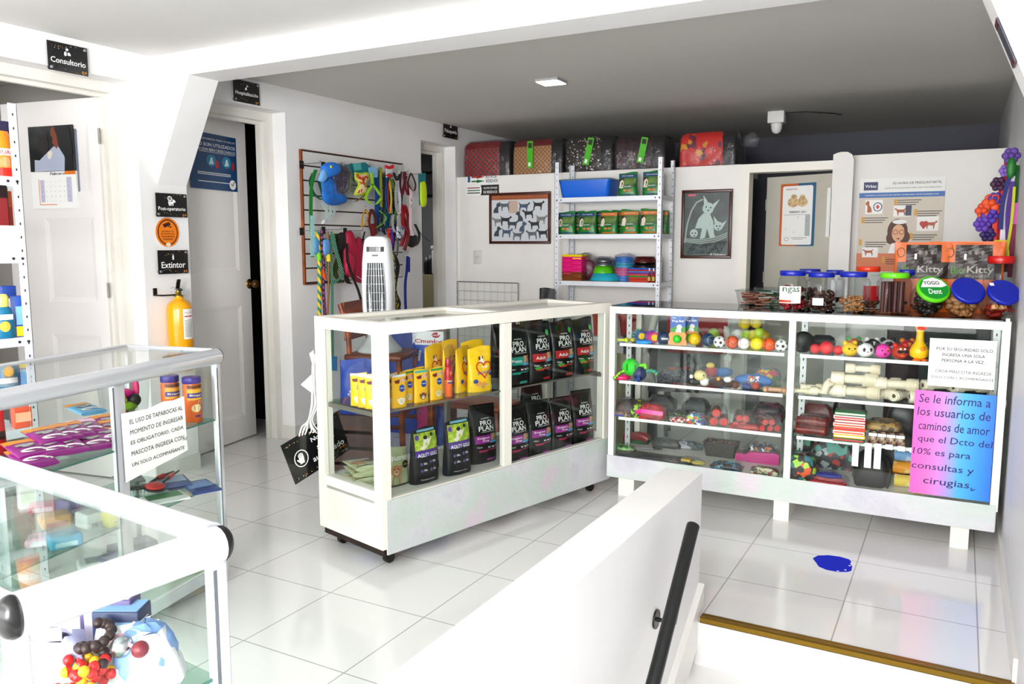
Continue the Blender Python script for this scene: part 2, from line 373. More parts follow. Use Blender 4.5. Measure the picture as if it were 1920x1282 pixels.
# door leaves
def leaf(name, w, h, panels, m, handle=None, t=.035):
    """leaf hinged at local x = 0, its shown face at y = 0, facing -y"""
    o = thing(name, '', '', (0, 0, 0)); del o['label']; del o['category']; struct(o)
    b = MB(); b.box(0, .008, .008, w, t, h)
    xs = sorted({0, w, *[p[0] for p in panels], *[p[2] for p in panels]}); zs = sorted({.008, h, *[p[1] for p in panels], *[p[3] for p in panels]})
    for i in range(len(xs)-1):
        for j in range(len(zs)-1):
            cx, cz = (xs[i]+xs[i+1])/2, (zs[j]+zs[j+1])/2
            if not any(p[0] < cx < p[2] and p[1] < cz < p[3] for p in panels): b.box(xs[i], 0, zs[j], xs[i+1], .008, zs[j+1])
    for x0, z0, x1, z1 in panels:   # moulded slope around each panel
        q = .028
        for a, c in (((x0, z0), (x1, z0)), ((x1, z0), (x1, z1)), ((x1, z1), (x0, z1)), ((x0, z1), (x0, z0))):
            mx, mz = (x0+x1)/2, (z0+z1)/2
            I = lambda p: (p[0]+(q if p[0] < mx else -q), p[1]+(q if p[1] < mz else -q))
            b.add([(a[0], .001, a[1]), (c[0], .001, c[1]), (I(c)[0], .0075, I(c)[1]), (I(a)[0], .0075, I(a)[1])], [(0, 1, 2, 3)])
    b.build('leaf', m, o)
    for z in (.25, 1.05, h-.2):
        MB().tube([(-.004, .0, z-.04), (-.004, .0, z+.04)], .006, 8).build('hinge', mat('9a968c', .4, .7), o)
    if handle:
        x, z = handle; k = MB()
        k.lathe([(.026, 0), (.026, .004), (.012, .008), (.011, .03), (.024, .036), (.029, .05), (.024, .064), (.01, .069)], 16, Matrix.Translation((x, 0, z)) @ Matrix.Rotation(PI/2, 4, 'X'))
        k.build('door_knob', mat('6b4a26', .3, .6), o)
        k = MB(); k.lathe([(.033, 0), (.033, .005), (.018, .008)], 16, Matrix.Translation((x, 0, z)) @ Matrix.Rotation(PI/2, 4, 'X')); k.build('rosette', mat('c9a54e', .25, 1.), o)
    return o
W_DOOR = mat('efecea', .45, kind='wall', c2='f1eeec', spec=.4)
h1 = on_x(195, 182, -4.0); f1 = on_z(14, 196, h1.z)
d1 = leaf('door_1', (Vector((f1.x, f1.y))-Vector((h1.x, h1.y))).length, h1.z, [(.07, .22, .42, .80), (.07, .98, .42, 1.44), (.07, 1.56, .42, 1.93)], W_DOOR)
d1.location = (h1.x-.035, h1.y-.02, 0)
# hinge at the right-hand end: local +x runs away from the hinge towards the free edge
d1.rotation_euler = (0, 0, math.atan2(f1.y-h1.y, f1.x-h1.x)+PI); d1.scale = (-1, 1, 1)
h2 = Vector((-4.03, D2[0]+.05, 0)); l2 = on_z(481, 815, 0)
d2 = leaf('door_2', (Vector((l2.x, l2.y))-Vector((h2.x, h2.y))).length, 2.08, [(.12, .16, .60, .90), (.12, 1.12, .60, 1.93)], W_DOOR, (.695, 1.035))
d2.location = h2; d2.rotation_euler = (0, 0, math.atan2(l2.y-h2.y, l2.x-h2.x))
d3 = leaf('door_3', .56, 1.79, [], mat('cfccc2', .5, kind='wall', c2='c4bfb2'))
a3 = on_y(1428, 332, YB+.10); d3.location = (a3.x, YB+.30, 0); d3.rotation_euler = (0, 0, -.36)
# ============================================================ display cases and shelving
ENAMEL = mat('efece3', .35, kind='paintedmetal', s=11., t=.735, c2='6a5a4a'); FOIL = mat('dddbe0', .32, kind='foilwrap', spec=.6)
PANEL = mat('ece9e4', .4, kind='wall', c2='e4e0d8'); RUST = mat('3a1d16', .8, kind='noise', c2='25130f', s=30.)
RUBBER = mat('131210', .5); ALU = mat('d2d4d8', .3, .5); ALUD = mat('8d9298', .35, .7); GEDGE = mat('5f8f84', .15)
TH = math.radians(75.5); AF = Vector((-1.955, 2.49, 0)); AL, AD, AH = 1.50, .44, .998
def Aw(x, y, z): return AF + Vector((x*math.cos(TH)-y*math.sin(TH), x*math.sin(TH)+y*math.cos(TH), z))
def A_on(px, py, z):
    """local (x, y) of case A of the point at height z"""
    q = on_z(px, py, z)-AF; return q.x*math.cos(TH)+q.y*math.sin(TH), -q.x*math.sin(TH)+q.y*math.cos(TH)
ca = thing('display_case', 'long low white glass display case on castors holding dog food, angled in mid floor', 'display case', AF, TH)
b = MB(); p = .048; zb = .085
for x in (0, AL-p):
    for y in (0, AD-p): b.box(x, y, zb, x+p, y+p, AH-.05)
b.box(.70, .002, .285, .75, .03, AH-.052)
for y in (0, AD-p): b.box(0, y, AH-.05, AL, y+p, AH)
for x in (0, AL-p, .705): b.box(x, p, AH-.049, x+p, AD-p, AH-.001)
for x in (0, AL-p): b.box(x+.002, p, .278, x+p-.002, AD-p, .318)
b.box(p, AD-p, .27, AL-p, AD-.005, .31); b.box(p, .004, .262, .70, .028, .29); b.box(.75, .004, .262, AL-p, .028, .29); b.box(.0, p, zb, p, AD-p, .135)
b.build('frame', ENAMEL, ca)
MB().box(.02, -.006, .062, AL+.006, .0, .285).build('front_skirt', FOIL, ca)['label'] = 'front skirt covered in pale iridescent foil'
MB().box(.008, p, .135, .02, AD-p, .278).build('side_panel', PANEL, ca); MB().box(AL-.02, p, .12, AL-.008, AD-p, .278).build('side_panel', PANEL, ca)
MB().box(.008, .012, .262, AL-.008, AD-.012, .274).build('bottom_board', mat('dedcd6', .4), ca)
b = MB(); b.box(.015, .012, .052, AL-.015, .045, .084); b.box(.015, AD-.045, .052, AL-.015, AD-.012, .084); b.box(.015, .045, .052, .05, AD-.045, .084); b.box(AL-.05, .045, .052, AL-.015, AD-.045, .084)
b.build('base_rail', RUST, ca)['label'] = 'rusty brown base rails'
for x in (.075, AL-.085):
    for y in (.06, AD-.06):
        w = MB(); w.tube([(x, y-.011, .024), (x, y+.011, .024)], .024, 16); w.box(x-.012, y-.017, .022, x+.012, y-.013, .054); w.box(x-.012, y+.013, .022, x+.012, y+.017, .054); w.build('castor', RUBBER, ca)
def pane(parent, *a): return MB().box(*a).build('glass_pane', GLASS, parent)
pane(ca, p, .010, .29, .70, .014, AH-.05); pane(ca, .75, .010, .29, AL-p, .014, AH-.05); pane(ca, .020, p, .318, .024, AD-p, AH-.05); pane(ca, AL-.024, p, .318, AL-.020, AD-p, AH-.05)
pane(ca, p, AD-.014, .31, AL-p, AD-.010, AH-.05)
pane(ca, p, p, AH-.020, .705, AD-p, AH-.015); pane(ca, .705+p, p, AH-.020, AL-p, AD-p, AH-.015)
MB().box(.03, .03, .632, AL-.03, AD-.03, .637).build('glass_shelf', GLASSD, ca)
b = MB(); b.box(.026, .02, .612, .05, AD-.02, .631); b.box(AL-.05, .02, .612, AL-.026, AD-.02, .631); b.box(.715, .04, .612, .735, AD-.02, .631); b.box(.05, .024, .632, AL-.05, .0295, .6385)
b.box(.715, AD-.035, .32, .74, AD-.016, .94); b.build('shelf_bracket', mat('8a857c', .5, .4), ca)
ASH, AFL = .638, .2745
# --- case B along the back of the stair opening
BY = 3.87; BD = .42; BP = .25; BX0, BX1, BH = -1.556, .193, .990
cb = thing('display_case', 'wide white glass display case full of dog toys and chews, on short white blocks', 'display case', (0, BY, 0), 0)
b = MB(); q = .03
for x in (BX0, -.675, BX1-q):
    b.box(x, 0, .20, x+q, .03, BH-.04)
for x in (BX0, BX1-q): b.box(x, BD-.03, .20, x+q, BD, BH-.04)
b.box(BX0, 0, BH-.04, BX1, .03, BH-.006); b.box(BX0, BD-.03, BH-.04, BX1, BD, BH-.006); b.box(BX1-.02, -.004, BH-.006, BX1-.006, .012, BH+.008)
for x in (BX0, -.675, BX1-q): b.box(x, .03, BH-.04, x+q, BD-.03, BH-.007)
b.box(BX0, .002, .185, BX1, BD, .20); b.build('frame', ENAMEL, cb)
MB().box(BX0-.002, -.008, .098, BX1-.008, .0, .212).build('front_skirt', FOIL, cb)['label'] = 'front skirt covered in pale iridescent foil'
MB().box(BX0+.006, .001, .10, BX1-.005, BD, .185).build('plinth', PANEL, cb)
for x, w in ((-1.50, .085), (-.715, .07), (.025, .07)):
    b = MB(); b.box(x, .012, 0, x+w, BD-.01, .1); b.build('foot_block', mat('ece9e1', .5, kind='paintedmetal', s=16., t=.76, c2='7a4a2a'), cb)
for x0, x1 in ((BX0+q, -.675), (-.645, BX1-q)):
    pane(cb, x0, .008, .20, x1, .012, BH-.04); pane(cb, x0, BD-.012, .20, x1, BD-.008, BH-.04)
    for z in (.795, .602, .412):
        s_ = MB(); s_.box(x0+.003, .02, z-.006, x1-.003, BD-.03, z); s_.build('glass_shelf', GLASSD, cb)
        s_ = MB(); s_.box(x0+.02, .014, z-.012, x1-.02, .0195, z+.003); s_.build('shelf_lip', mat('f0efec', .4), cb)
MB().box(BX0+.01, .0, BH-.0055, BX1-.02, BD, BH).build('glass_top', mat('6f7a76', .03, kind='glass'), cb)
b = MB(); b.box(BX0+.01, -.0035, BH-.0055, BX1-.03, -.0002, BH-.0005); b.build('top_edge', mat('121413', .25), cb)
for x in (-1.535, -.65, BX1-.055):
    s_ = MB(); s_.box(x, BP-.062, .201, x+.028, BP-.06, BH-.041); s_.box(x, BP-.06, .201, x+.002, BP-.031, BH-.041); s_.cur = 1
    for k in range(18): s_.box(x+.0115, BP-.0628, .225+k*.04, x+.0165, BP-.0622, .237+k*.04)
    s_.build('slotted_post', [mat('d5d7d8', .4, .3), mat('1c1c1e', .6)], cb)
BS = (.798, .605, .415, .2005); BTOP = BH
# --- case D: aluminium showcase with a rounded top rail, beside the door
def showcase(name, label, loc, rz, L, D, H, shelves, mids=(), capend=(1,), r=.028, post=.026, rail_all=False, ALU=ALU):
    o = thing(name, label, 'display case', loc, rz)
    f = MB()
    for x in (0, L-post):
        for y in (0, D-post): f.rbox(x, y, .03, x+post, y+post, H-.03, .004)
    for x in mids: f.rbox(x, .002, .10, x+.045, .024, H-.03, .003)
    for z in (.06,):
        f.box(post, 0, z, L-post, post, z+.04); f.box(post, D-post, z, L-post, D, z+.04); f.box(0, post, z, post, D-post, z+.04); f.box(L-post, post, z, L, D-post, z+.04)
    f.build('post_frame', ALU, o)
    def rail(a, c, rr):
        d = (Vector(c)-Vector(a)).normalized(); sd = Vector((-d.y, d.x, 0)); rs = []
        for t in (Vector(a), Vector(c)):
            rs.append([t+sd*(rr*1.0*math.cos(u))+Vector((0, 0, rr*1.05*math.sin(u))) for u in [2*PI*k/16 for k in range(16)]])
        return MB().loft(rs).build('top_rail', ALU, o)
    rail((post*.5, 0.006, H-r), (L-post*.5, .006, H-r), r)
    rr = .021 if rail_all else .012
    rail((L-.006, post, H-rr), (L-.006, D-post, H-rr), rr); rail((.006, post, H-rr), (.006, D-post, H-rr), rr)
    rail((post*.5, D-.006, H-rr), (L-post*.5, D-.006, H-rr), rr)
    for x, y in ((L-.008, .006), (.008, .006)) + (((L-.008, D-.006),) if rail_all else ()):
        s_ = MB(); s_.sphere((x, y, H-r*1.02), r*1.05, 18, 12, (.66, .74, 1)); s_.build('corner_cap', mat('101013', .25), o)
    for a in ((post, .010, .1, L-post, .014, H-2*r), (post, D-.014, .1, L-post, D-.010, H-.02), (.010, post, .1, .014, D-post, H-.02), (L-.014, post, .1, L-.010, D-post, H-.02), (.03, .03, H-.012, L-.012, D-.012, H-.006)): pane(o, *a)
    for z in shelves:
        MB().box(.018, .018, z-.006, L-.018, D-.018, z).build('glass_shelf', mat('dbe9e3', .03, kind='glass'), o)
        MB().box(.018, .0165, z-.006, L-.018, .0178, z).build('shelf_edge', GEDGE, o)
    MB().box(.005, .005, .1, L-.005, D-.005, .106).build('bottom_board', mat('e4e4e2', .4), o)
    s_ = MB(); s_.box(L-post-.001, -.0006, .1, L-post+.006, .0, H-.07); s_.build('seal_strip', ALUD, o)
    for x in mids: MB().box(x-.006, .0012, .1, x-.0005, .0035, H-.06).build('seal_strip', ALUD, o)
    for x in (.04, L-.04):
        for y in (.04, D-.04): MB().lathe([(.015, 0), (.018, .004), (.018, .03)], 12, Matrix.Translation((x, y, 0))).build('foot', RUBBER, o)
    return o
DT = math.radians(101.0); DLEN, DDEP, DH = 1.42, .43, .915
DC = Vector((-2.392, 2.105, 0)); DO = DC-Vector((math.cos(DT), math.sin(DT), 0))*DLEN
def Dw(x, y, z): return DO+Vector((x*math.cos(DT)-y*math.sin(DT), x*math.sin(DT)+y*math.cos(DT), z))
def D_on(px, py, z):
    q_ = on_z(px, py, z)-DO; return q_.x*math.cos(DT)+q_.y*math.sin(DT), -q_.x*math.sin(DT)+q_.y*math.cos(DT)
mx = D_on(193, 705, DH-.03)[0]
cd = showcase('display_case', 'aluminium glass showcase with the face mask notice taped on its front', DO, DT, DLEN, DDEP, DH, (.652, .402), (mx-.02,))
ET = math.radians(-5.6); ELEN, EDEP, EH = .95, .345, .83
EC = on_z(424, 985, EH); EC.z = 0
EO = EC-Vector((ELEN*math.cos(ET)-EDEP*math.sin(ET), ELEN*math.sin(ET)+EDEP*math.cos(ET), 0))
# the nearest showcase shows its narrow end: build it with its front along that end
EO2 = EO+Vector((ELEN*math.cos(ET), ELEN*math.sin(ET), 0))
ce = showcase('display_case', 'nearest glass showcase with thick white rounded rails and black corner caps', EO2, ET+PI/2, EDEP, ELEN, EH, (.565,), (), r=.030, post=.028, rail_all=True, ALU=mat('dcdde1', .34, .3))
def Ew(x, y, z):
    a = ET+PI/2; return EO2+Vector((x*math.cos(a)-y*math.sin(a), x*math.sin(a)+y*math.cos(a), z))
# --- slotted steel shelving
SLOT = mat('e2e5ea', .4, .15)
def steel_rack(name, label, loc, rz, W, D, H, shelves, m=SLOT):
    o = thing(name, label, 'shelf unit', loc, rz)
    for x, sx in ((0, 1), (W, -1)):
        for y, sy in ((0, 1), (D, -1)):
            g = MB(); g.box(min(x, x+sx*.032), min(y, y+sy*.002), 0, max(x, x+sx*.032), max(y, y+sy*.002), H); g.box(min(x, x+sx*.002), min(y, y+sy*.032), 0, max(x, x+sx*.002), max(y, y+sy*.032), H)
            h = g; g.cur = 1; n = int(H/.05)
            for k in range(n):
                z = .02+k*.05
                if sy > 0: h.box(x+sx*.014, y-.0006, z, x+sx*.019, y-.0001, z+.009)
                else: h.box(x+sx*.014, y-.0026, z, x+sx*.019, y-.0022, z+.009)
                h.box(x+(-.0006 if sx > 0 else .0001), y+sy*.014, z, x+(-.0001 if sx > 0 else .0006), y+sy*.019, z+.009)
            g.build('slotted_post', [m, mat('2a2c30', .6)], o)
    for z in shelves:
        s_ = MB(); s_.box(.003, .003, z-.003, W-.003, D-.003, z); s_.box(.003, .003, z-.034, W-.003, .006, z-.003); s_.box(.003, D-.006, z-.034, W-.003, D-.003, z-.003)
        s_.box(.003, .006, z-.034, .006, D-.006, z-.003); s_.box(W-.006, .006, z-.034, W-.003, D-.006, z-.003); s_ = s_.build('shelf', m, o)
        bo = MB()
        for x in (.018, .05, W-.05, W-.018): bo.lathe([(.005, 0), (.005, .003), (.003, .005)], 8, Matrix.Translation((x, -.0002 if x in (.018, W-.018) else .003, z-.017)) @ Matrix.Rotation(PI/2, 4, 'X'))
        bo.build('bolt', mat('3c3e42', .4, .8), s_)
    return o
RK0 = Vector((-2.757, 5.70, 0)); RKW, RKD = .85, .29; RKS = (1.648, 1.372, 1.018, .60)
rack = steel_rack('storage_rack', 'white slotted steel rack with bags and bowls against the back wall', RK0, 0, RKW, RKD, 1.915, RKS)
R2S = (1.548, 1.262, .948, .60)
rack2 = steel_rack('storage_rack', 'white slotted steel rack with pet medicines at the left edge beside the panelled door', (-3.105, .93, 0), PI/2, .905, .30, 1.815, R2S)
# --- grid panel leaning at the back wall
gp = thing('wire_grid_panel', 'galvanised wire grid panel standing against the back wall by the doorway', 'grid panel', (-3.83, 5.985, 0))
g = MB(); gw, gh = .60, .975
for x in (0, gw): g.tube([(x, 0, 0), (x, 0, gh)], .004, 6)
g.tube([(0, 0, gh), (gw, 0, gh)], .004, 6); g.build('rim', mat('8e9296', .4, .8), gp)
g = MB()
for i in range(1, 9): g.tube([(gw*i/9, .003, 0), (gw*i/9, .003, gh)], .0017, 5)
for j in range(1, 13): g.tube([(0, -.003, gh-j*.078), (gw, -.003, gh-j*.078)], .0017, 5)
g.build('wire_mesh', mat('c9ccce', .4, .7), gp)
# --- handrail and stair nosing
hr = thing('handrail', 'black round handrail bracketed to the low white wall', 'handrail', (-.668, 2.36, .43))
g = MB(); dz, dy = -.35/.385, -1.
pts = [(0, 0, .02), (0, -.012, .012), (0, -.3, -.3*.905), (0, -.7, -.7*.905), (0, -1.2, -1.2*.905)]
g.tube(pts, .020, 14); g.build('rail', mat('101012', .3), hr)
k = on_x(1229, 1160, -.757)-hr.location
g = MB(); g.lathe([(.03, 0), (.03, .006)], 14, Matrix.Translation((-.089, k.y, k.z)) @ Matrix.Rotation(PI/2, 4, 'Y')); g.tube([(-.084, k.y, k.z), (-.03, k.y, k.z), (0, k.y+.01, k.y*.905-.005)], .007, 8); g.build('wall_bracket', mat('101012', .35), hr)
ns = thing('stair_nosing', 'narrow golden metal strip along the top stair edge', 'stair nosing', (-.73, 2.70, 0)); W_ = XR+.73-.004
g = MB(); g.prism([(-.010, -.014), (-.010, .004), (.0, .0065), (.032, .0045), (.032, .0), (-.002, .0), (-.004, -.014)], 0, W_, 'x'); g.build('strip', mat('a98a3c', .28, .85), ns)
g = MB(); 
for yy in (.006, .014, .022): g.box(0, yy, .0052, W_, yy+.0025, .0064)
g.build('groove', mat('7d6428', .4, .8), ns)
# --- ceiling fittings
cl = thing('ceiling_light', 'square flush LED panel glowing in the ceiling', 'light', (-2.255, 4.60, CZ-.016), math.radians(2))
MB().box(-.075, -.075, 0, .075, .075, .015).build('trim_ring', mat('b5b5b5', .5), cl); MB().box(-.068, -.068, -.003, .068, .068, -.0002).build('diffuser', mat('ffffff', .5, kind='emit', e=14.), cl)
ms = thing('motion_sensor', 'white dome sensor under a small box on the dark ceiling', 'sensor', (-1.285, 6.5, CZ))
MB().rbox(-.06, -.05, -.085, .06, .05, 0, .004).build('junction_box', mat('e8e8e6', .5), ms)
MB().lathe([(.035, -.086), (.045, -.092), (.042, -.10), (.038, -.13), (.03, -.15), (.012, -.162)], 20).build('dome', mat('f0f0ee', .35), ms)
MB().tube([(.06, 0, -.012), (.2, .05, -.008), (.38, .15, -.02), (.42, .3, -.012)], .004, 6).build('cable', mat('3a3a3c', .6), ms)
# --- tower fan on a tall wooden chair
FN = on_y(712, 655, 3.92); SEAT = .652
ch = thing('wooden_chair', 'reddish brown wooden chair with a tower fan standing on its seat', 'chair', (FN.x+.03, 3.93, 0), math.radians(107))
ch.scale = (.85, .85, 1.)
WD = mat('7c3a18', .4, kind='wood', c2='a4551f', dir='Z', s=3.)
MB().rbox(-.22, -.20, SEAT-.035, .22, .22, SEAT, .012).build('seat', mat('6d3013', .35, kind='wood', c2='8a4219'), ch)
for x in (-.18, .18):
    MB().tube([(x*1.12, -.2, 0), (x, -.17, SEAT-.03)], .022, 8).build('leg', WD, ch)
    MB().tube([(x*1.1, .22, 0), (x, .19, SEAT-.03), (x, .20, SEAT+.15), (x*1.05, .25, .95)], .02, 8).build('leg', WD, ch)
    MB().tube([(x*1.05, -.19, .22), (x*1.04, .205, .22)], .013, 8).build('stretcher', WD, ch)
MB().tube([(-.19, .205, .3), (.19, .205, .3)], .013, 8).build('stretcher', WD, ch); MB().tube([(-.19, -.187, .3), (.19, -.187, .3)], .013, 8).build('stretcher', WD, ch)
r_ = MB(); r_.box(-.19, .222, .87, .19, .242, .955); r_.box(-.19, .205, .73, .19, .225, .78); r_.build('backrest', WD, ch)
fa = thing('tower_fan', 'tall white and grey tower fan standing on the wooden chair', 'fan', (FN.x, 3.92, SEAT+.0012), math.radians(26))
f_ = MB(); rs = []
for z, w, d in ((.10, .066, .06), (.16, .084, .075), (.26, .094, .082), (.40, .096, .085), (.54, .09, .082), (.64, .08, .075), (.675, .072, .068), (.69, .05, .05)):
    rs.append([(w*math.copysign(abs(math.cos(t))**.6, math.cos(t)), d*math.copysign(abs(math.sin(t))**.6, math.sin(t)), z) for t in [2*PI*i/28 for i in range(28)]])
f_.loft(rs).build('housing', mat('ecedee', .3), fa)
MB().lathe([(.135, 0), (.137, .012), (.11, .04), (.075, .085), (.066, .11)], 28).build('base', mat('c3c6c8', .3), fa)['label'] = 'grey flared base'
FZ = ((.10, .066, .06), (.16, .084, .075), (.26, .094, .082), (.40, .096, .085), (.54, .09, .082), (.64, .08, .075), (.675, .072, .068), (.69, .05, .05))
def fsurf(x, z):
    for (z0, w0, d0), (z1, w1, d1_) in zip(FZ, FZ[1:]):
        if z <= z1 or z1 == .69:
            t = (z-z0)/(z1-z0); w, d = w0+(w1-w0)*t, d0+(d1_-d0)*t; return -d*(1-min(1, abs(x)/w)**3.33)**.3
def fhw(z): return .046+.014*math.sin(min(1, max(0, (z-.10)/.46))*PI)
P_ = Print(fsurf, .0015); n_ = 14
for k in range(n_):
    za, zb2 = .115+.42*k/n_, .115+.42*(k+1)/n_; P_.poly([(-fhw(za), za), (0, za), (0, zb2), (-fhw(zb2), zb2)]); P_.poly([(0, za), (fhw(za), za), (fhw(zb2), zb2), (0, zb2)])
P_.build('grille_recess', mat('303235', .6), fa)
f_ = Print(fsurf, .004)
for i in range(8):
    u = -.95+1.9*i/7; f_.line([(u*fhw(z), z) for z in [.118+.414*k/10 for k in range(11)]], .0034)
for z in (.16, .21, .26, .31, .36, .41, .46, .50): f_.line([(-fhw(z)*.96+fhw(z)*.48*k, z) for k in range(5)], .0016)
f_.build('grille', mat('aeb2b5', .35, .3), fa)
P_ = Print(fsurf, .002); P_.rect(-.052, .60, .052, .63, 6, 1); P_.build('control_panel', mat('17181a', .15), fa)
P_ = Print(fsurf, .004); P_.rect(.010, .604, .014, .626); P_.rect(.024, .604, .028, .626); P_.build('panel_divider', mat('dcdee0', .3), fa)
fs_ = lambda z: fsurf(0, z)
P_ = Print(lambda x, z: fs_(z)+abs(x)*.15, .006); P_.rect(-.018, .573, .018, .584); P_.build('badge', mat('2b2c2e', .3), fa)
# ============================================================ signs, posters and things on the walls
def hang(name, label, cat, P, n, tl, tr, bl, off=.004, group=None):
    """a flat thing whose three corners show at the given picture points, on the plane (P, n); returns it with width and height"""
    n = Vector(n).normalized(); a, b_, c = (on_pl(*q, P, n) for q in (tl, tr, bl)); rz = math.atan2(n.x, -n.y)
    ux = Vector((math.cos(rz), math.sin(rz), 0)); w = (b_-a).dot(ux); h = ((a.z+b_.z)/2-c.z)
    ctr = (a+b_)/2; ctr.z = (a.z+b_.z)/2-h/2
    return thing(name, label, cat, ctr+n*off, rz, group), w, h
PLATE = mat('0d0c14', .18, spec=.6); LET = mat('f6f6f4', .5); CONF = [mat(c, .5) for c in ('c9a227', 'b23b2e', '2f6fb0', '7a8a2a', 'd8d2c0')]
NX = (1, 0, 0); PLW = (XL, 0, 0); NY = (0, -1, 0); PBW = (0, YB, 0)
def plate(tl, tr, bl, text, label, icon, th=.2, tz=-.08, tw=.86):
    o, w, h = hang('door_sign', label, 'sign', PLW, NX, tl, tr, bl, .02)
    MB().box(-w/2, 0, -h/2, w/2, .004, h/2).build('plate', PLATE, o)
    for x, z in ((w/2-.012, h/2-.012), (-w/2+.014, -h/2+.014)):
        MB().lathe([(.006, 0), (.008, .003), (.008, .026)], 12, Matrix.Translation((x, -.004, z)) @ Matrix.Rotation(-PI/2, 4, 'X')).build('standoff_screw', STEEL, o)
    Print(off=.0006).text(text, 0, tz*h, w*tw, None, .012).build('lettering', LET, o)
    p = Print(off=.0006); icon(p, w, h); p.build('pictogram', LET, o)
    r = random.Random(len(text)); p = Print(off=.0006)
    for k in range(26):
        x = r.uniform(-.4, .4)*w; z = (r.choice((-1, 1))*(.36+.08*r.random()+.08*math.sin(x/w*6)))*h
        p.cur = r.randrange(5); s = .0016; p.rect(x-s, max(-h*.48, z)-s, x+s, max(-h*.48, z)+s)
    p.build('confetti_print', CONF, o)
    p = Print(off=.0008)
    for k, c in enumerate((0, 1, 0)): p.cur = c; p.rect(w*(.34+.04*k), -h*.44, w*(.37+.04*k), -h*.36)
    p.build('badge', CONF, o)
    return o
def ic_vet(p, w, h): p.ell(-.02*w, .30*h, .035*w, .045*h); p.poly([(-.10*w, .12*h), (-.09*w, .2*h), (-.04*w, .24*h), (-.03*w, .1*h), (-.08*w, .06*h)]); p.poly([(-.01*w, .1*h), (.07*w, .1*h), (.06*w, .17*h), (.02*w, .22*h), (-.01*w, .19*h)])
def ic_hosp(p, w, h): p.line([(-.04*w, .1*h), (.03*w, .32*h)], .02*w); p.line([(0, .3*h), (.07*w, .26*h)], .016*w); p.ell(-.03*w, .14*h, .04*w, .06*h)
def ic_dog(p, w, h):
    p.ring(-.06*w, .28*h, .075*w, .11*h, .03*w); p.rect(-.075*w, .26*h, -.045*w, .30*h)
    p.poly([(-.12*w, .16*h), (.02*w, .16*h), (.03*w, .26*h), (.07*w, .24*h), (.12*w, .19*h), (.12*w, .13*h), (.06*w, .11*h), (.05*w, .05*h), (-.11*w, .05*h)])
    for x in (-.1, -.05, .01): p.rect(x*w, -.02*h, (x+.035)*w, .06*h)
def ic_ext(p, w, h): p.rect(-.03*w, .10*h, .02*w, .27*h); p.rect(-.015*w, .27*h, .01*w, .33*h)
def ic_hair(p, w, h): p.ell(0, .2*h, .06*w, .05*h); p.ell(0, .28*h, .03*w, .04*h)
plate((83, 76), (158, 91), (85, 130), 'Consultorio', 'black sign reading Consultorio above the left doorway', ic_vet, tw=.88, tz=-.12)
plate((433, 151), (481, 155), (433, 189), 'Hospitalización', 'black sign reading Hospitalización above the door with a blue poster', ic_hosp, tw=.88, tz=-.1)
plate((287, 361), (345, 365), (288, 406), 'Post-operatorio', 'black sign reading Post-operatorio above the round orange sticker', ic_dog, tw=.88, tz=-.17)
plate((291, 470), (347, 468), (293, 514), 'Extintor', 'black sign reading Extintor just over the yellow extinguisher', ic_ext, tw=.8, tz=-.12)
plate((828, 226), (854, 233), (828, 257), 'Peluquería', 'small black sign reading Peluquería above the far dark doorway', ic_hair, tw=.86, tz=-.1)
# round camera warning sticker
o, w, h = hang('warning_sticker', 'oval orange camera warning sticker on the wall column', 'sticker', PLW, NX, (290, 408), (334, 408), (290, 463), .003)
ORG = mat('f09a1e', .4); BRN = mat('4a2410', .5)
p = MB(); p.prism([(w/2*math.cos(2*PI*i/32), h/2*math.sin(2*PI*i/32)) for i in range(32)], 0, .002, 'y'); p.build('backing', mat('ef8f22', .4), o)
Print().ring(0, 0, w*.43, h*.44, w*.04, 32).build('border_ring', BRN, o)
p = Print(); p.poly([(-.2*w, .27*h), (.08*w, .36*h), (.14*w, .26*h), (-.14*w, .15*h)]); p.line([(.02*w, .22*h), (.14*w, .17*h), (.16*w, .2*h)], .035*w); p.build('camera_pictogram', BRN, o)
p = Print(); 
for i, t in enumerate(('SONRÍA TE', 'ESTAMOS', 'VIGILANDO', 'GRABANDO')): p.text(t, 0, (.04-.09*i)*h, (.5, .56, .56, .42)[i]*w, h*.055, .01)
p.build('lettering', BRN, o); Print(off=.0018).ell(0, -.42*h, .1*w, .07*h).build('seal', mat('f3e6cc', .5), o)
# blue poster on the second door
n2 = Vector((math.sin(d2.rotation_euler.z), -math.cos(d2.rotation_euler.z), 0))
o, w, h = hang('wall_poster', 'dark blue poster about used medicines taped on the white door', 'poster', d2.location, n2, (352, 243), (441, 259), (352, 351), .003)
MB().box(-w/2, 0, -h/2, w/2, .0012, h/2).build('sheet', mat('0f4f7f', .4), o)
p = Print(off=.0005); p.text('NO SON UTILIZADOS', .05*w, .30*h, .84*w, .06*h, .004); p.text('NO SON BIEN DESECHADOS', .05*w, .21*h, .84*w, .05*h, .002); p.text('SON UN RIESGO PARA TU SALUD', .05*w, .40*h, .84*w, .03*h); p.rect(-.3*w, .165*h, .46*w, .171*h)
for z in (-.2, -.23, -.36): p.rect(-.35*w, (z-.006)*h, .35*w, (z+.006)*h)
p.build('lettering', LET, o)
p = Print(off=.0005)
for x in (-.06, .27): p.ell(x*w, 0.02*h, .1*w, .11*h)
p.build('illustration_disc', mat('2f8fb0', .5), o)
p = Print(off=.0009); 
for x in (-.06, .27): p.poly([((x-.05)*w, -.05*h), ((x-.01)*w, .07*h), ((x+.02)*w, .08*h), ((x+.05)*w, -.04*h)])
p.build('hand_drawing', mat('cfe3ea', .5), o)
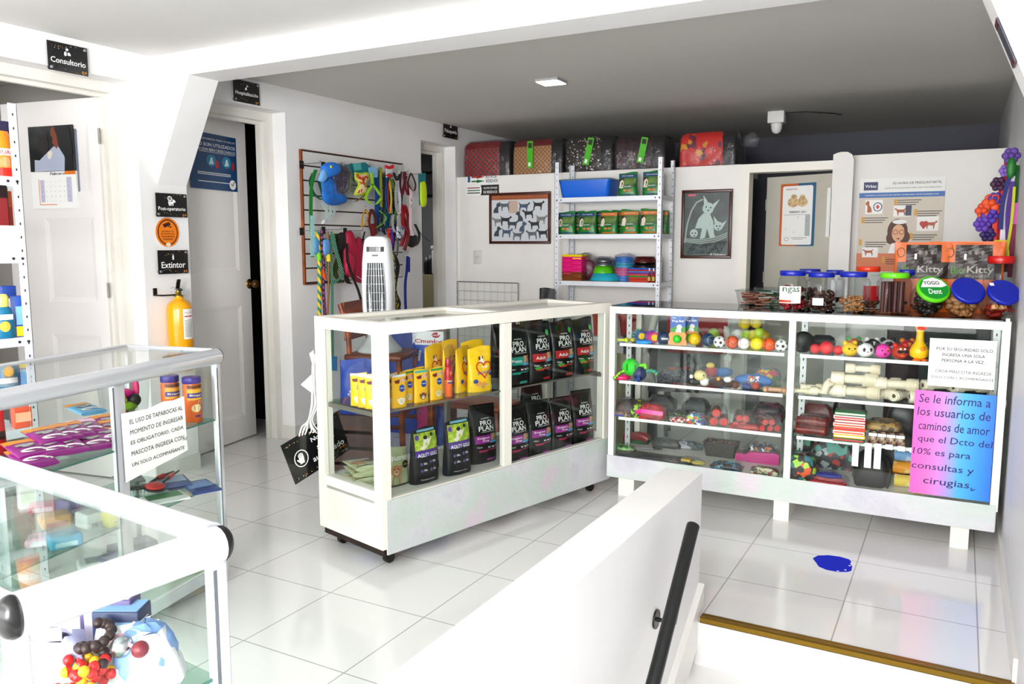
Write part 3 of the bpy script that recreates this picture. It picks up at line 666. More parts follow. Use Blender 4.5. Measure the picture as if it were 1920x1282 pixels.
for x in (.03, .38): p = Print(off=.0011); p.rect(x*w, -.1*h, (x+.06)*w, .0*h); p.poly([((x+.0)*w, 0), ((x+.06)*w, 0), ((x+.03)*w, .05*h)]); p.build('red_bin_drawing', mat('c4242c', .5), o)
p = Print(off=.0009); p.ell(.39*w, -.38*h, .075*w, .09*h); p.build('stamp', LET, o)
p = Print(off=.0014); p.line([(.35*w, -.36*h), (.38*w, -.40*h), (.43*w, -.32*h)], .012*w); p.build('tick_mark', INK, o)
# wall calendar on the first door: photo leaf above, month leaf below
rz1 = d1.rotation_euler.z; n1 = Vector((math.sin(rz1), -math.cos(rz1), 0))
o, w, h = hang('wall_calendar', 'February wall calendar with a photo of a woman and small dog on the panelled door', 'calendar', Vector(d1.location)+n1*.004, n1, (53, 238), (137, 234), (53, 392), .004)
hp = h*.545
MB().box(-w/2, 0, h/2-hp, w/2, .003, h/2).build('photo_leaf', mat('1b1d20', .35, kind='noise', c2='3a3f3c', s=9.), o)
p = Print(off=.0008); p.poly([(-.40*w, h/2-hp), (-.39*w, .1*h), (-.28*w, .09*h), (-.2*w, .13*h), (.05*w, .25*h), (.16*w, .25*h), (.28*w, .13*h), (.33*w, h/2-hp)]); p.build('sweater_print', mat('b9c0d2', .6), o)
p = Print(off=.0012); p.poly([(.02*w, .47*h), (.08*w, .49*h), (.16*w, .44*h), (.18*w, .27*h), (.12*w, .22*h), (.03*w, .30*h), (.05*w, .35*h), (.0*w, .39*h)]); p.build('face_print', mat('8a4a2c', .6), o)
p = Print(off=.0016); p.poly([(.08*w, .495*h), (.42*w, .495*h), (.47*w, .2*h), (.45*w, h/2-hp), (.27*w, h/2-hp), (.30*w, .16*h), (.17*w, .24*h), (.14*w, .38*h)]); p.build('hair_print', mat('17131a', .5), o)
p = Print(off=.0014); p.ell(-.17*w, .27*h, .12*w, .1*h); p.poly([(-.3*w, .42*h), (-.22*w, .33*h), (-.14*w, .34*h), (-.05*w, .42*h), (-.1*w, .27*h), (-.25*w, .27*h)]); p.build('puppy_print', mat('2a201e', .6), o)
p = Print(off=.0018); p.ell(-.04*w, .15*h, .05*w, .05*h); p.ell(.0, .17*h, .03*w, .03*h); p.build('flower_print', mat('e8e2d4', .6), o)
MB().box(-w/2, .001, -h/2, w/2, .012, h/2-hp-.002).build('month_leaf', PAPER, o)
p = Print(off=.0002); p.rect(.26*w, .5*h-hp-.045*h, w/2, .5*h-hp-.003*h); p.line([(-.33*w, -.14*h), (-.33*w, -.45*h), (.05*w, -.45*h)], .012*w); p.build('orange_print', mat('e98a2c', .5), o)
p = Print(off=.0004); p.text('Febrero', .1*w, .5*h-hp-.03*h, .32*w, .035*h, .012, 0, .2)
for r_ in range(5):
    for c in range(7): p.text(str((r_*7+c) % 28+1), (-.26+.1*c)*w, (-.17-.06*r_)*h, None, .012*h)
p.build('lettering', mat('20264a', .6), o)
Print(off=.0002).rect(-.3*w, -.42*h, -.21*w, -.15*h).build('weekend_column', mat('c9c8da', .6), o); Print(off=.0002).rect(.29*w, -.42*h, .40*w, -.12*h).build('weekend_column', mat('c9c8da', .6), o)
MB().box(-w*.47, .0135, -h*.49, w*.53, .016, h*.46).build('back_leaf', mat('8d93a4', .5), o)
# fire extinguisher
ex0 = on_x(338, 600, XL+.078); zt = on_x(338, 563, XL+.078).z; zb_ = on_x(338, 695, XL+.078).z
o = thing('fire_extinguisher', 'yellow fire extinguisher hanging on the white column by a black bracket', 'fire extinguisher', (XL+.074, ex0.y, zb_), math.radians(62))
H_ = zt-zb_; R_ = .068
MB().lathe([(R_*.85, 0), (R_, .012), (R_, H_-.05), (R_*.93, H_-.025), (R_*.7, H_-.006), (R_*.42, H_+.006), (.024, H_+.012), (.022, H_+.024)], 28).build('cylinder', mat('f2b20a', .22, spec=.6), o)
MB().lathe([(.026, H_+.022), (.026, H_+.03), (.016, H_+.033), (.016, H_+.055)], 16).build('valve', mat('b89a4a', .3, .9), o)
g = MB(); g.box(-.011, -.05, H_+.055, .011, .03, H_+.067); g.build('carry_handle', BLACK, o)
g = MB(); g.tube([(0, .02, H_+.06), (0, -.01, H_+.1), (0, -.03, H_+.115)], .011, 8, flat=.4); g.build('squeeze_lever', BLACK, o)
MB().lathe([(.017, 0), (.017, .01)], 14, Matrix.Translation((.025, -.02, H_+.045)) @ Matrix.Rotation(PI/2, 4, 'X')).build('gauge', STEEL, o)
MB().tube([(-.03+.014*math.cos(t), -.02, H_+.06+.014*math.sin(t)) for t in [2*PI*i/12 for i in range(13)]], .0016, 5).build('pull_ring', STEEL, o)
cyl = lambda x, z: -math.sqrt(max(0, R_*R_-x*x))
p = Print(cyl, .001); p.rect(.005, H_-.21, .062, H_-.045, 6, 1); p.build('label_sheet', PAPER, o)
p = Print(cyl, .0016); p.text('POLVO', .034, H_-.065, .04, .01); p.rect(.012, H_-.088, .056, H_-.082, 4, 1); p.build('red_lettering', mat('c02020', .6), o)
p = Print(cyl, .0016)
for k in range(14): p.rect(.012, H_-.105-.007*k, .054, H_-.107-.007*k, 4, 1)
p.build('small_print', INK, o)
p = Print(cyl, .001); p.rect(.02, H_-.32, .062, H_-.26, 4, 1); p.build('warning_label', mat('f3e9d8', .5), o); Print(cyl, .0016).ring(.042, H_-.29, .017, .024, .005).build('warning_ring', mat('b02020', .5), o)
B_ = Matrix.Rotation(-math.radians(62), 4, 'Z')
g = MB(); g.box(-.03, .0, 0, .03, .003, .045, Matrix.Translation((0, 0, H_+.04)) @ B_ @ Matrix.Translation((-.085, -.0, 0)) @ Matrix.Rotation(PI/2, 4, 'Z') @ Matrix.Translation((0, .0, 0)))
g.box(-.074, -.105, H_+.028, -.066, -.085, H_+.07, B_); g.box(-.074, -.105, H_+.028, .0, -.097, H_+.036, B_); g.box(-.006, -.105, H_+.028, .0, 0, H_+.036, B_); g.build('wall_bracket', BLACK, o)
# light switch plate, arrows sign and waste sign on the back wall
o, w, h = hang('light_switch', 'off-white light switch plate on the back wall over the wire grid panel', 'light switch', PBW, NY, (888, 470), (903, 468), (888, 495), .001)
MB().rbox(-w/2, -.006, -h/2, w/2, .0, h/2, .003).build('cover_plate', mat('d9d9d6', .4), o); MB().rbox(-w*.26, -.010, -h*.1, w*.22, -.006, h*.1, .002).build('rocker', mat('cfcfcc', .4), o)
o, w, h = hang('route_sign', 'white sign with red and green arrows reading Ruta de residuos', 'sign', PBW, NY, (875, 326), (935, 326), (875, 346), .003)
MB().box(-w/2, 0, -h/2, w/2, .003, h/2).build('board', PAPER, o)
for z, c, nm in ((.2, 'b0392c', 'red_arrow'), (-.22, '1d7a3c', 'green_arrow')):
    p = Print(); p.rect(-.34*w, (z-.07)*h, -.17*w, (z+.07)*h); p.poly([(-.17*w, (z-.17)*h), (.08*w, z*h), (-.17*w, (z+.17)*h)]); p.build(nm, mat(c, .5), o)
p = Print(); p.rect(-.46*w, -.3*h, -.38*w, .32*h); p.build('bin_pictogram', mat('2c6ea0', .5), o)
p = Print(); p.text('RUTA DE', .28*w, .2*h, .34*w, .3*h, .015); p.text('RESIDUOS', .30*w, -.22*h, .36*w, .32*h, .015); p.build('lettering', INK, o)
o, w, h = hang('waste_sign', 'black and white sign reading Almacenaje de residuos beside the dog breed print', 'sign', PBW, NY, (875, 348), (936, 346), (875, 367), .003)
MB().box(-w/2, 0, -h/2, w/2, .003, h/2).build('board', PAPER, o); Print().poly([(-.06*w, -h/2), (w/2, -h/2), (w/2, h/2), (-.06*w, h/2), (-.03*w, .2*h), (-.03*w, -.2*h)]).build('black_field', INK, o)
for z, c, nm in ((.25, 'a33040', 'red_line'), (0, '2a6a4c', 'green_line'), (-.25, '202226', 'black_line')):
    p = Print(); p.rect(-.47*w, (z-.05)*h, -.08*w, (z+.05)*h); p.build(nm, mat(c, .5), o)
p = Print(off=.002); p.text('ALMACENAJE', .24*w, .17*h, .42*w, .27*h, .012); p.text('DE RESIDUOS', .24*w, -.2*h, .42*w, .27*h, .012); p.build('lettering', LET, o)
# --- pictures
DOG = [(-.48, .30), (-.40, .38), (-.34, .37), (-.30, .26), (-.1, .22), (.22, .22), (.36, .30), (.46, .42), (.48, .38), (.38, .18), (.38, 0), (.42, -.2), (.40, -.42), (.33, -.42), (.32, -.2), (.24, -.06), (-.12, -.1), (-.15, -.25), (-.14, -.42), (-.22, -.42), (-.24, -.2), (-.28, .05), (-.36, .18), (-.46, .22)]
SIT = [(-.18, .42), (-.08, .48), (.02, .44), (.06, .3), (.05, .16), (.2, .0), (.3, -.2), (.3, -.42), (-.12, -.42), (-.1, -.1), (-.12, .1), (-.3, .2), (-.3, .28)]
def dogs(p, shape, cx, cz, sx, sz): return p.poly([(cx+x*sx, cz+z*sz) for x, z in shape])
def framed(name, label, tl, tr, bl, fw_, fm):
    o, w, h = hang(name, label, 'picture', PBW, NY, tl, tr, bl, .022)
    for a in ((-w/2, -h/2, w/2, -h/2+fw_), (-w/2, h/2-fw_, w/2, h/2), (-w/2, -h/2+fw_, -w/2+fw_, h/2-fw_), (w/2-fw_, -h/2+fw_, w/2, h/2-fw_)):
        MB().rbox(a[0], 0, a[1], a[2], .02, a[3], .003).build('frame_side', fm, o)
    return o, w, h
FRM = mat('4a2013', .35, kind='wood', c2='5e2c18', s=20.)
o, w, h = framed('framed_print', 'brown framed print of many dog breeds on the back wall', (919, 362), (1034, 359), (919, 457), .022, FRM)
MB().box(-w/2+.022, .010, -h/2+.022, w/2-.022, .014, h/2-.022).build('print_sheet', mat('d7dade', .35), o)
S10 = lambda x, z: .010
Print(S10).rect(-w*.46, h*.36, w*.46, h*.455).build('header_band', mat('b8704a', .4), o)
p = Print(S10, .0018); p.text('Perros de razas pastores, trabajadoras', .04*w, h*.43, w*.7, h*.03, .004); p.text('Molosoides, tipo montaña y rastreadoras', .05*w, h*.385, w*.76, h*.03, .004); p.build('lettering', INK, o)
Print(S10).rect(-w*.18, h*.10, -w*.03, h*.34).build('text_block', mat('cdb6a8', .5), o)
sh = [mat(c, .5) for c in ('232428', '4a5560', '6c7680', '8f8d8a', '33353c', '566a80')]
r = random.Random(3)
for k, (x, z) in enumerate([(-.37, .2), (-.25, .24), (.08, .22), (.31, .24), (-.36, -.06), (-.22, -.04), (.0, .03), (.14, .08), (.36, -.03), (-.1, -.12), (.24, -.13), (.06, -.17), (-.2, -.28), (-.36, -.26), (-.02, -.34), (.2, -.32), (.37, -.3)]):
    c_ = r.randrange(6); f = r.choice((-1, 1)); dogs(Print(S10, .0016+.0001*k), SIT if k in (0, 6, 11, 13) else DOG, x*w, z*h, f*w*.2, h*.22).build('dog_drawing', sh[c_], o)
o, w, h = framed('framed_print', 'brown framed photo of white chihuahuas in a wicker basket', (1280, 355), (1375, 356), (1275, 484), .022, FRM)
MB().box(-w/2+.022, .010, -h/2+.022, w/2-.022, .014, h/2-.022).build('print_sheet', mat('15302f', .35, kind='noise', c2='2d504c', s=9.), o)
BW = mat('b8c9c4', .5); p = Print(S10)
p.poly([(-.22*w, -.06*h), (-.16*w, .08*h), (-.06*w, .16*h), (.06*w, .16*h), (.14*w, .04*h), (.16*w, -.14*h), (.2*w, -.2*h), (.08*w, -.2*h), (.02*w, -.06*h), (-.02*w, -.2*h), (-.12*w, -.22*h), (-.08*w, -.06*h)])
p.ell(.03*w, .23*h, .11*w, .085*h); p.poly([(-.05*w, .24*h), (-.07*w, .42*h), (.02*w, .33*h)]); p.poly([(.09*w, .27*h), (.26*w, .36*h), (.14*w, .22*h)]); p.poly([(-.01*w, .18*h), (.06*w, .13*h), (.1*w, .19*h)]); p.rect(-.03*w, .1*h, .08*w, .2*h)
p.ell(.24*w, -.03*h, .09*w, .065*h); p.poly([(.17*w, 0), (.14*w, .12*h), (.23*w, .04*h)]); p.poly([(.29*w, .0), (.4*w, .05*h), (.33*w, -.05*h)]); p.ell(-.24*w, -.13*h, .08*w, .06*h); p.build('dog_drawing', BW, o)
p = Print(S10, .0018)
for x, z in ((-.01, .25), (.08, .24), (.035, .2), (.21, -.03), (.27, -.03), (.24, -.07), (-.27, -.13), (-.21, -.13), (-.23, -.17)): p.ell(x*w, z*h, .016*w, .011*h, 10)
p.build('dog_eyes', INK, o)
p = Print(S10, .0015); p.line([(-.42*w, -.27*h), (-.38*w, 0), (-.3*w, .2*h), (-.2*w, .32*h), (-.08*w, .36*h)], .03*w)
for k in range(3): p.line([(-.43*w, (-.25+.02*k)*h), (-.1*w, (-.28+.025*k)*h), (.2*w, (-.25+.03*k)*h), (.42*w, (-.18+.025*k)*h)], .018*w)
p.build('basket_rim', mat('a9b7b0', .6), o)
Print(S10, .001).poly([(-.41*w, -.29*h), (.42*w, -.24*h), (.3*w, -.42*h), (-.36*w, -.44*h)]).build('basket_print', mat('2b3a3a', .6, kind='noise', c2='5d6d6a', s=60.), o)
p = Print(S10, .002); p.text('El Chihuahua', .25*w, -.44*h, .3*w, .03*h); p.build('lettering', LET, o); p = Print(S10, .002); p.rect(-.37*w, .41*h, -.22*w, .44*h); p.build('pink_mark', mat('d9687c', .5), o)
# calendar on the back door
n3 = Vector((math.sin(d3.rotation_euler.z), -math.cos(d3.rotation_euler.z), 0))
o, w, h = hang('wall_calendar', 'tall calendar with two puppies, orange and blue edges, on the beige back door', 'calendar', d3.location, n3, (1465, 346), (1531, 341), (1459, 461), .004)
p = MB(); p.cur = 0; p.box(-w/2, 0, -h/2, 0, .002, h/2); p.cur = 1; p.box(0, 0, -h/2, w/2, .002, h/2); p.build('backing', [mat('d07a48', .5), mat('3f7396', .5)], o)
p = Print(); q = .43; p.poly([(x*w, z*h) for x, z in ((-q, -.46), (-q+.03, -.48), (q-.03, -.48), (q, -.46), (q, .44), (q-.04, .46), (-q+.04, .46), (-q, .44))]); p.build('sheet', PAPER, o)
p = Print(off=.0018); p.ell(-.12*w, .2*h, .16*w, .08*h); p.ell(.14*w, .2*h, .15*w, .075*h); p.ell(-.1*w, .28*h, .09*w, .05*h); p.ell(.14*w, .27*h, .085*w, .05*h); p.build('puppy_print', mat('c8a676', .6, kind='noise', c2='e3cfa8', s=40.), o)
p = Print(off=.0024)
for x, z in ((-.13, .29), (-.07, .29), (-.1, .265), (.11, .28), (.17, .28), (.14, .255)): p.ell(x*w, z*h, .012*w, .007*h, 8)
p.build('puppy_eyes', INK, o)
p = Print(off=.0018); p.text('FEBRERO 2021', .02*w, .045*h, .48*w, .032*h, .015); p.rect(-.15*w, -.372*h, .3*w, -.366*h); p.rect(-.1*w, -.392*h, .2*w, -.387*h); p.ring(-.28*w, -.39*h, .06*w, .03*h, .008*w)
for r_ in range(5):
    for c in range(7):
        if (r_*7+c) % 9 == 3: p.ell((-.3+.115*c)*w, (-.04-.06*r_)*h, .012*w, .006*h, 8)
p.rect(-.38*w, -.002*h, .36*w, .002*h); p.build('lettering', mat('28305c', .6), o)
p = Print(off=.0018); p.text('MASCOTAS', -.18*w, .41*h, .32*w, .028*h, .02); p.build('red_lettering', mat('a8303c', .6), o); Print(off=.0018).rect(.24*w, -.34*h, .38*w, -.005*h).build('weekend_column', mat('b9c4c2', .6), o)
# narrow paper holder at the door edge
o, w, h = hang('paper_holder', 'narrow white paper pad hanging at the edge of the beige back door', 'paper pad', d3.location, n3, (1553, 352), (1560, 352), (1550, 444), .01)
MB().box(-w/2, 0, -h/2, w/2, .008, h/2).build('pad', PAPER, o); MB().box(w/2, .0, -h/2, w/2+.006, .012, h/2).build('backing', INK, o)
# vaccination poster
o, w, h = hang('wall_poster', 'tall beige and orange vaccination poster with a cartoon vet on the right board', 'poster', PBW, NY, (1613, 336), (1774, 329), (1606, 512), .006)
h *= 1.06; o.location.z -= h*.03
MB().box(-w/2, 0, -h/2, w/2, .003, h/2).build('sheet', mat('d6ccbf', .5), o)
Print(off=.0004).rect(-w/2, h*.36, w/2, h/2).build('header', PAPER, o); Print(off=.0006).rect(-w/2, h*.31, w/2, h*.36).build('blue_band', mat('3d78b8', .5), o)
p = Print(off=.0004); p.rect(-w/2, -h*.42, w/2, -h*.24); p.build('orange_field', mat('d98350', .5), o); Print(off=.0004).rect(-w/2, -h*.5, w/2, -h*.42).build('footer', mat('e8e6e2', .5), o)
Print(off=.0008).rect(-.45*w, .385*h, -.28*w, .465*h).build('logo_field', mat('1d2b6c', .5), o)
p = Print(off=.0012); p.text('Virbac', -.365*w, .425*h, .14*w, .03*h, .012); p.text('CUANDO LO HACES EN UN CENTRO VETERINARIO, ESTÁS PAGANDO POR', 0, .335*h, .86*w, .018*h); p.build('logo_lettering', LET, o)
p = Print(off=.0012); p.text('ES HORA DE PREGUNTARTE,', .18*w, .445*h, .56*w, .026*h, .004); p.text('¿QUÉ ESTÁS PAGANDO POR UNA VACUNACIÓN?', .13*w, .40*h, .66*w, .02*h); p.text('¡Y LO MÁS IMPORTANTE!', -.05*w, -.46*h, .5*w, .022*h)
for x, z in ((.1, .28), (.34, .17), (-.28, .11), (.3, -.06), (-.26, -.13), (.0, -.30)):
    for k in range(3): p.rect((x-.14)*w, (z-.022*k-.003)*h, (x+.14-.03*k)*w, (z-.022*k+.004)*h)
p.build('lettering', mat('3a3a3c', .6), o)
p = Print(off=.0012)
for x, z in ((-.06, .26), (.18, .16), (-.44, .09), (.14, -.07), (-.46, -.13), (-.17, -.30)): p.rect((x-.018)*w, (z-.03)*h, (x+.018)*w, (z+.03)*h)
p.build('vial_drawings', mat('d8a430', .5), o)
for a_ in ((-.42, .15, -.21, .29), (-.08, .12, .12, .24), (.2, -.02, .45, .12), (-.43, -.28, -.24, -.18), (.28, -.26, .46, -.16)): Print(off=.0010).rect(a_[0]*w, a_[1]*h, a_[2]*w, a_[3]*h).build('card_drawing', mat('f2f0ec', .5), o)
for sh_, x, z, a_, b_ in ((SIT, -.38, .22, .13, .13), (DOG, 0, .17, .14, .09), (DOG, .37, .04, -.14, .1), (DOG, -.36, -.23, .14, .08)): dogs(Print(off=.0014), sh_, x*w, z*h, a_*w, b_*h).build('dog_drawing', mat('b8622c', .5), o)
p = Print(off=.0016); p.ring(-.27*w, .22*h, .055*w, .045*h, .012*w); p.build('clinic_disc', mat('2a5f8c', .5), o); p = Print(off=.0016); p.ell(.26*w, .05*h, .028*w, .024*h); p.ell(.30*w, .05*h, .028*w, .024*h); p.poly([(.232*w, .045*h), (.328*w, .045*h), (.28*w, -.005*h)]); p.rect(-.29*w, .212*h, -.25*w, .228*h); p.rect(-.28*w, .2*h, -.26*w, .24*h); p.build('heart_drawing', mat('c3262e', .5), o)
p = Print(off=.0014); p.rect(.06*w, .13*h, .13*w, .23*h); p.build('clipboard_drawing', mat('3b4660', .5), o)
p = Print(off=.0014); p.ell(-.02*w, -.02*h, .12*w, .12*h); p.ell(-.09*w, -.09*h, .06*w, .06*h); p.ell(.07*w, -.08*h, .06*w, .06*h); p.build('hair_drawing', mat('6b4a3a', .6), o)
p = Print(off=.0018); p.ell(-.01*w, -.04*h, .075*w, .085*h); p.rect(-.035*w, -.15*h, .02*w, -.1*h); p.build('face_drawing', mat('e8bd9a', .6), o)
p = Print(off=.0018); p.poly([(-.12*w, -.24*h), (-.08*w, -.14*h), (.06*w, -.14*h), (.1*w, -.24*h)]); p.ell(-.0*w, .07*h, .085*w, .022*h); p.build('coat_drawing', mat('f4f4f4', .6), o)
p = Print(off=.0022); p.ring(-.045*w, -.03*h, .032*w, .024*h, .007*w); p.ring(.03*w, -.03*h, .032*w, .024*h, .007*w); p.poly([(-.03*w, -.09*h), (.02*w, -.09*h), (-.005*w, -.105*h)]); p.build('glasses_drawing', mat('a02a3a', .6), o)
# small plate on the right-hand haunch
n8 = Vector((-.55, 0, -.233)).normalized()
hp_ = on_pl(1888, 80, (XR, 3.1, 1.62), (-.921, 0, -.390))
hs = thing('haunch_sign', 'small dark sign stuck on the sloped beam end at the upper right', 'sign', hp_); s_ = Vector((.390, 0, -.921)); nv = Vector((-.921, 0, -.390))
Mh = Matrix((s_, Vector((0, 1, 0)), nv)).transposed(); hs.rotation_euler = Mh.to_euler()
MB().box(-.075, -.055, .002, .075, .055, .006).build('plate', mat('4a4d5c', .4), hs)
for x in (-.066, .066): MB().box(x-.009, -.05, .0062, x+.009, .05, .0075).build('red_end', mat('6a1420', .5), hs)
# blue floor sticker, cut like a fish
q0 = on_z(1562, 1057, 0)
o = thing('floor_sticker', 'royal blue leaf-shaped sticker on the white floor tiles', 'sticker', (q0.x, q0.y, .0005))
px = [(1524, 1047), (1533, 1042), (1553, 1041), (1575, 1044), (1592, 1049), (1596, 1053), (1594, 1058), (1598, 1062), (1596, 1070), (1590, 1072), (1570, 1072), (1549, 1068), (1535, 1062), (1531, 1056)]
g = MB(); pts = [on_z(x, y, 0)-q0 for x, y in px]; g.prism([(v.x, v.y) for v in pts], 0, .0012, 'z'); g.build('vinyl', mat('1a35d8', .6, spec=.15), o)
g = MB(); 
for x, y in ((1585, 1069), (1593, 1061), (1571, 1071)):
    v = on_z(x, y, 0)-q0; g.lathe([(.005, .0012), (.004, .002)], 8, Matrix.Translation((v.x, v.y, 0)))
g.build('worn_spots', PAPER, o)
# ============================================================ bags, pouches and bottles; the angled case
class Bag:
    """upright filled bag: deep round bottom, flat sealed top; its front faces -y"""
    def __init__(s, w, h, d, top=.006, taper=.04, p=2.6, rip=.0012, seed=0, full=.75):
        s.w, s.h, s.d, s.top, s.taper, s.p, s.rip, s.seed, s.full = w, h, d, top, taper, p, rip, seed, full
    def half(s, z):
        v = min(max(z/s.h, 0), 1); a = s.w/2*(1-s.taper*v-.03*math.sin(v*PI)); k = max(0, (v-.12)/.88)
        b = s.d/2*(1-k**(1/max(.2, 1.25-s.full)*.9))+s.top/2; b *= (.86+.14*min(1, v/.08)); return a, b
    def ripple(s, x, z): return s.rip*math.sin(x*95+s.seed*2.1+z*20)*math.sin(z*60+s.seed)
    def surf(s, x, z):
        a, b = s.half(z); u = min(abs(x)/a, 1); return -b*(1-u**s.p)**(1/s.p)-s.ripple(x, z)
    def mesh(s, n=28, m=14):
        rs = []
        for j in range(m+1):
            z = s.h*j/m; a, b = s.half(z); r = []
            for i in range(n):
                t = 2*PI*i/n; c, q = math.cos(t), math.sin(t)
                x = a*math.copysign(abs(c)**(2/s.p), c); y = b*math.copysign(abs(q)**(2/s.p), q)
                r.append((x, y+(-1 if y < 0 else 1)*s.ripple(x, z), z+(.006*math.sin(x*30+s.seed) if j == m else 0)))
            rs.append(r)
        return MB().loft(rs)
    def pr(s, off=.0016): return Print(s.surf, off)
G_BLACK = mat('070708', .33, crinkle=.35, cs_=28., spec=.3); SEALM = mat('18181b', .35)
def dogface(b, o, cx, cz, s, c1='c99a62', c2='efe0c4', nm='dog_picture'):
    p = b.pr(.0026); p.ell(cx, cz, s, s*1.05, 16); p.ell(cx-s*.9, cz+s*.1, s*.35, s*.75, 10, .3); p.ell(cx+s*.9, cz+s*.1, s*.35, s*.75, 10, -.3); p = p.build(nm, mat(c1, .5), o)
    q = b.pr(.0032); q.ell(cx, cz-s*.35, s*.5, s*.5, 12); q.build('muzzle_print', mat(c2, .5), p)
    q = b.pr(.004); q.ell(cx, cz-s*.2, s*.2, s*.15, 8); q.ell(cx-s*.38, cz+s*.25, s*.12, s*.12, 8); q.ell(cx+s*.38, cz+s*.25, s*.12, s*.12, 8); q.build('eyes_and_nose_print', INK, p)
    return p
def kibble_bag(label, kind, w=.164, h=.285, d=.085, seed=0):
    o = thing('dog_food_bag', label, 'dog food bag'); b = Bag(w, h, d, seed=seed, taper=.02, full=.9)
    b.mesh().build('bag_body', G_BLACK, o)
    p = b.pr(); p.rect(-w*.46, h*.955, w*.46, h*.985, 6, 1); p.build('top_seal', SEALM, o)
    p = b.pr(.002); p.text('PRO', .0, h*.70, w*.42, h*.085, .012); p.text('PLAN', .0, h*.61, w*.56, h*.085, .012); p.text('PURINA', -.0, h*.775, w*.30, h*.022); p.rect(-w*.2, h*.545, w*.3, h*.55, 3, 1); p.build('lettering', LET, o)
    c, t = {'puppy': ('149a8c', 'Puppy'), 'adult': ('b3161f', 'Adult'), 'exigent': ('a5329a', 'Exigent')}[kind]
    p = b.pr(.002); p.rect(-w*.40, h*.355, w*.14, h*.49, 5, 2); p.build('colour_panel', mat(c, .4), o)
    p = b.pr(.0034)
    if kind == 'exigent': p.text('Exigent', -.13*w, h*.445, w*.42, h*.04, .012); p.text('Dog', -.06*w, h*.395, w*.22, h*.04, .012)
    else: p.text(t, -.12*w, h*.42, w*.36, h*.055, .008)
    p.build('panel_lettering', LET, o)
    p = b.pr(.002); p.rect(w*.14, h*.39, w*.40, h*.50, 4, 1); p.build('picture_panel', mat('7a5a44', .5, kind='noise', c2='c9a684', s=60.), o)
    p = b.pr(.0022); p.rect(w*.10, h*.345, w*.40, h*.385, 4, 1); p.build('blue_strip', mat('58b3dd', .4), o)
    p = b.pr(.002)
    for k in range(3): dogs(p, DOG, (.06+.14*k)*w, h*.275, w*.11, h*.045)
    p.text('Opti', -.28*w, h*.29, w*.16, h*.03); p.build('dog_symbols', LET, o)
    p = b.pr(.002); p.rect(-w*.30, h*.225, w*.42, h*.24, 5, 1); p.rect(-w*.3, h*.205, -w*.0, h*.225, 3, 1); p.build('red_strip', mat({'puppy': '149a8c', 'adult': 'c8432c', 'exigent': 'b02a62'}[kind], .4), o)
    p = b.pr(.002); p.rect(-w*.02, h*.045, w*.30, h*.085, 4, 1); p.build('foot_panel', mat(c, .4), o)
    if kind == 'adult':
        p = b.pr(.003); p.ell(w*.26, h*.83, w*.075, w*.085, 14); p.build('green_seal', mat('2fc24a', .4), o)
        p = b.pr(.0026); p.ell(-w*.22, h*.25, w*.13, h*.025, 10); p.build('green_leaf_print', mat('3f9d3a', .5), o)
    return o
def A_put(o, x, y, z, dr=0.): o.location = Aw(x, y, z); o.rotation_euler = (0, 0, TH+dr); return o
GRP = 'black bags of dog food in the angled case'
def bag_copy(src, label, x, y, z, dr, s=None): return A_put(dup(src, label=label, s=s), x, y, z, dr)
ka = kibble_bag('upright black dog food bag with red Adult panel, second from left on the upper shelf', 'adult'); ka['group'] = GRP
kp = kibble_bag('black dog food bag with teal Puppy panel on the upper shelf beside the middle post', 'puppy', seed=2); kp['group'] = GRP
ke = kibble_bag('black dog food bag with purple panel, lower shelf, right of the middle post', 'exigent', h=.265, seed=4); ke['group'] = GRP
def bag_px(src, label, px, py, dy, dr, s=None, z=ASH):
    o = dup(src, label=label, s=s) if label else src
    return put_px(o, px, py, dy, dr, z)
def put_px(o, px, py, dy, dr, z=ASH): x, y = A_on(px, py, z); return A_put(o, min(x, 1.36), y+dy, z, dr)
A_put(kp, .842, .075, ASH, -.05); A_put(ka, 1.012, .078, ASH, -.03)
bag_copy(ka, 'upright black dog food bag with red Adult panel, third from left on the upper shelf', 1.181, .076, ASH, -.05)
bag_copy(ka, 'black dog food bag with red Adult panel at the far right of the upper shelf', 1.351, .078, ASH, -.03)
bag_px(ka, 'black dog food bag half hidden behind the teal Puppy bag on the upper shelf', 1000, 713, .20, -.1)
bag_px(ka, 'black dog food bag in the back row of the upper shelf, behind two red bags', 1050, 700, .20, -.1)
A_put(ke, .842, .075, AFL, -.03)
bag_copy(ke, 'black dog food bag with purple panel, lower shelf, second right of the middle post', 1.012, .078, AFL, -.05, (1, 1, 1.01))
bag_copy(ke, 'black dog food bag with purple panel, lower shelf, second from the right end', 1.181, .076, AFL, -.03, (1, 1, .98))
bag_copy(ke, 'black dog food bag with purple panel, lower shelf at the far right end', 1.351, .078, AFL, -.05, (1, 1, 1.03))
bag_px(ke, 'black dog food bag standing behind the purple-panel bags on the lower shelf', 1050, 829, .20, .02, (1, 1, 1.14), AFL)
bag_px(ke, 'black dog food bag with purple panel on the lower shelf, left of the middle post', 918, 868, .055, -.06, (1, 1, 1.03), AFL)
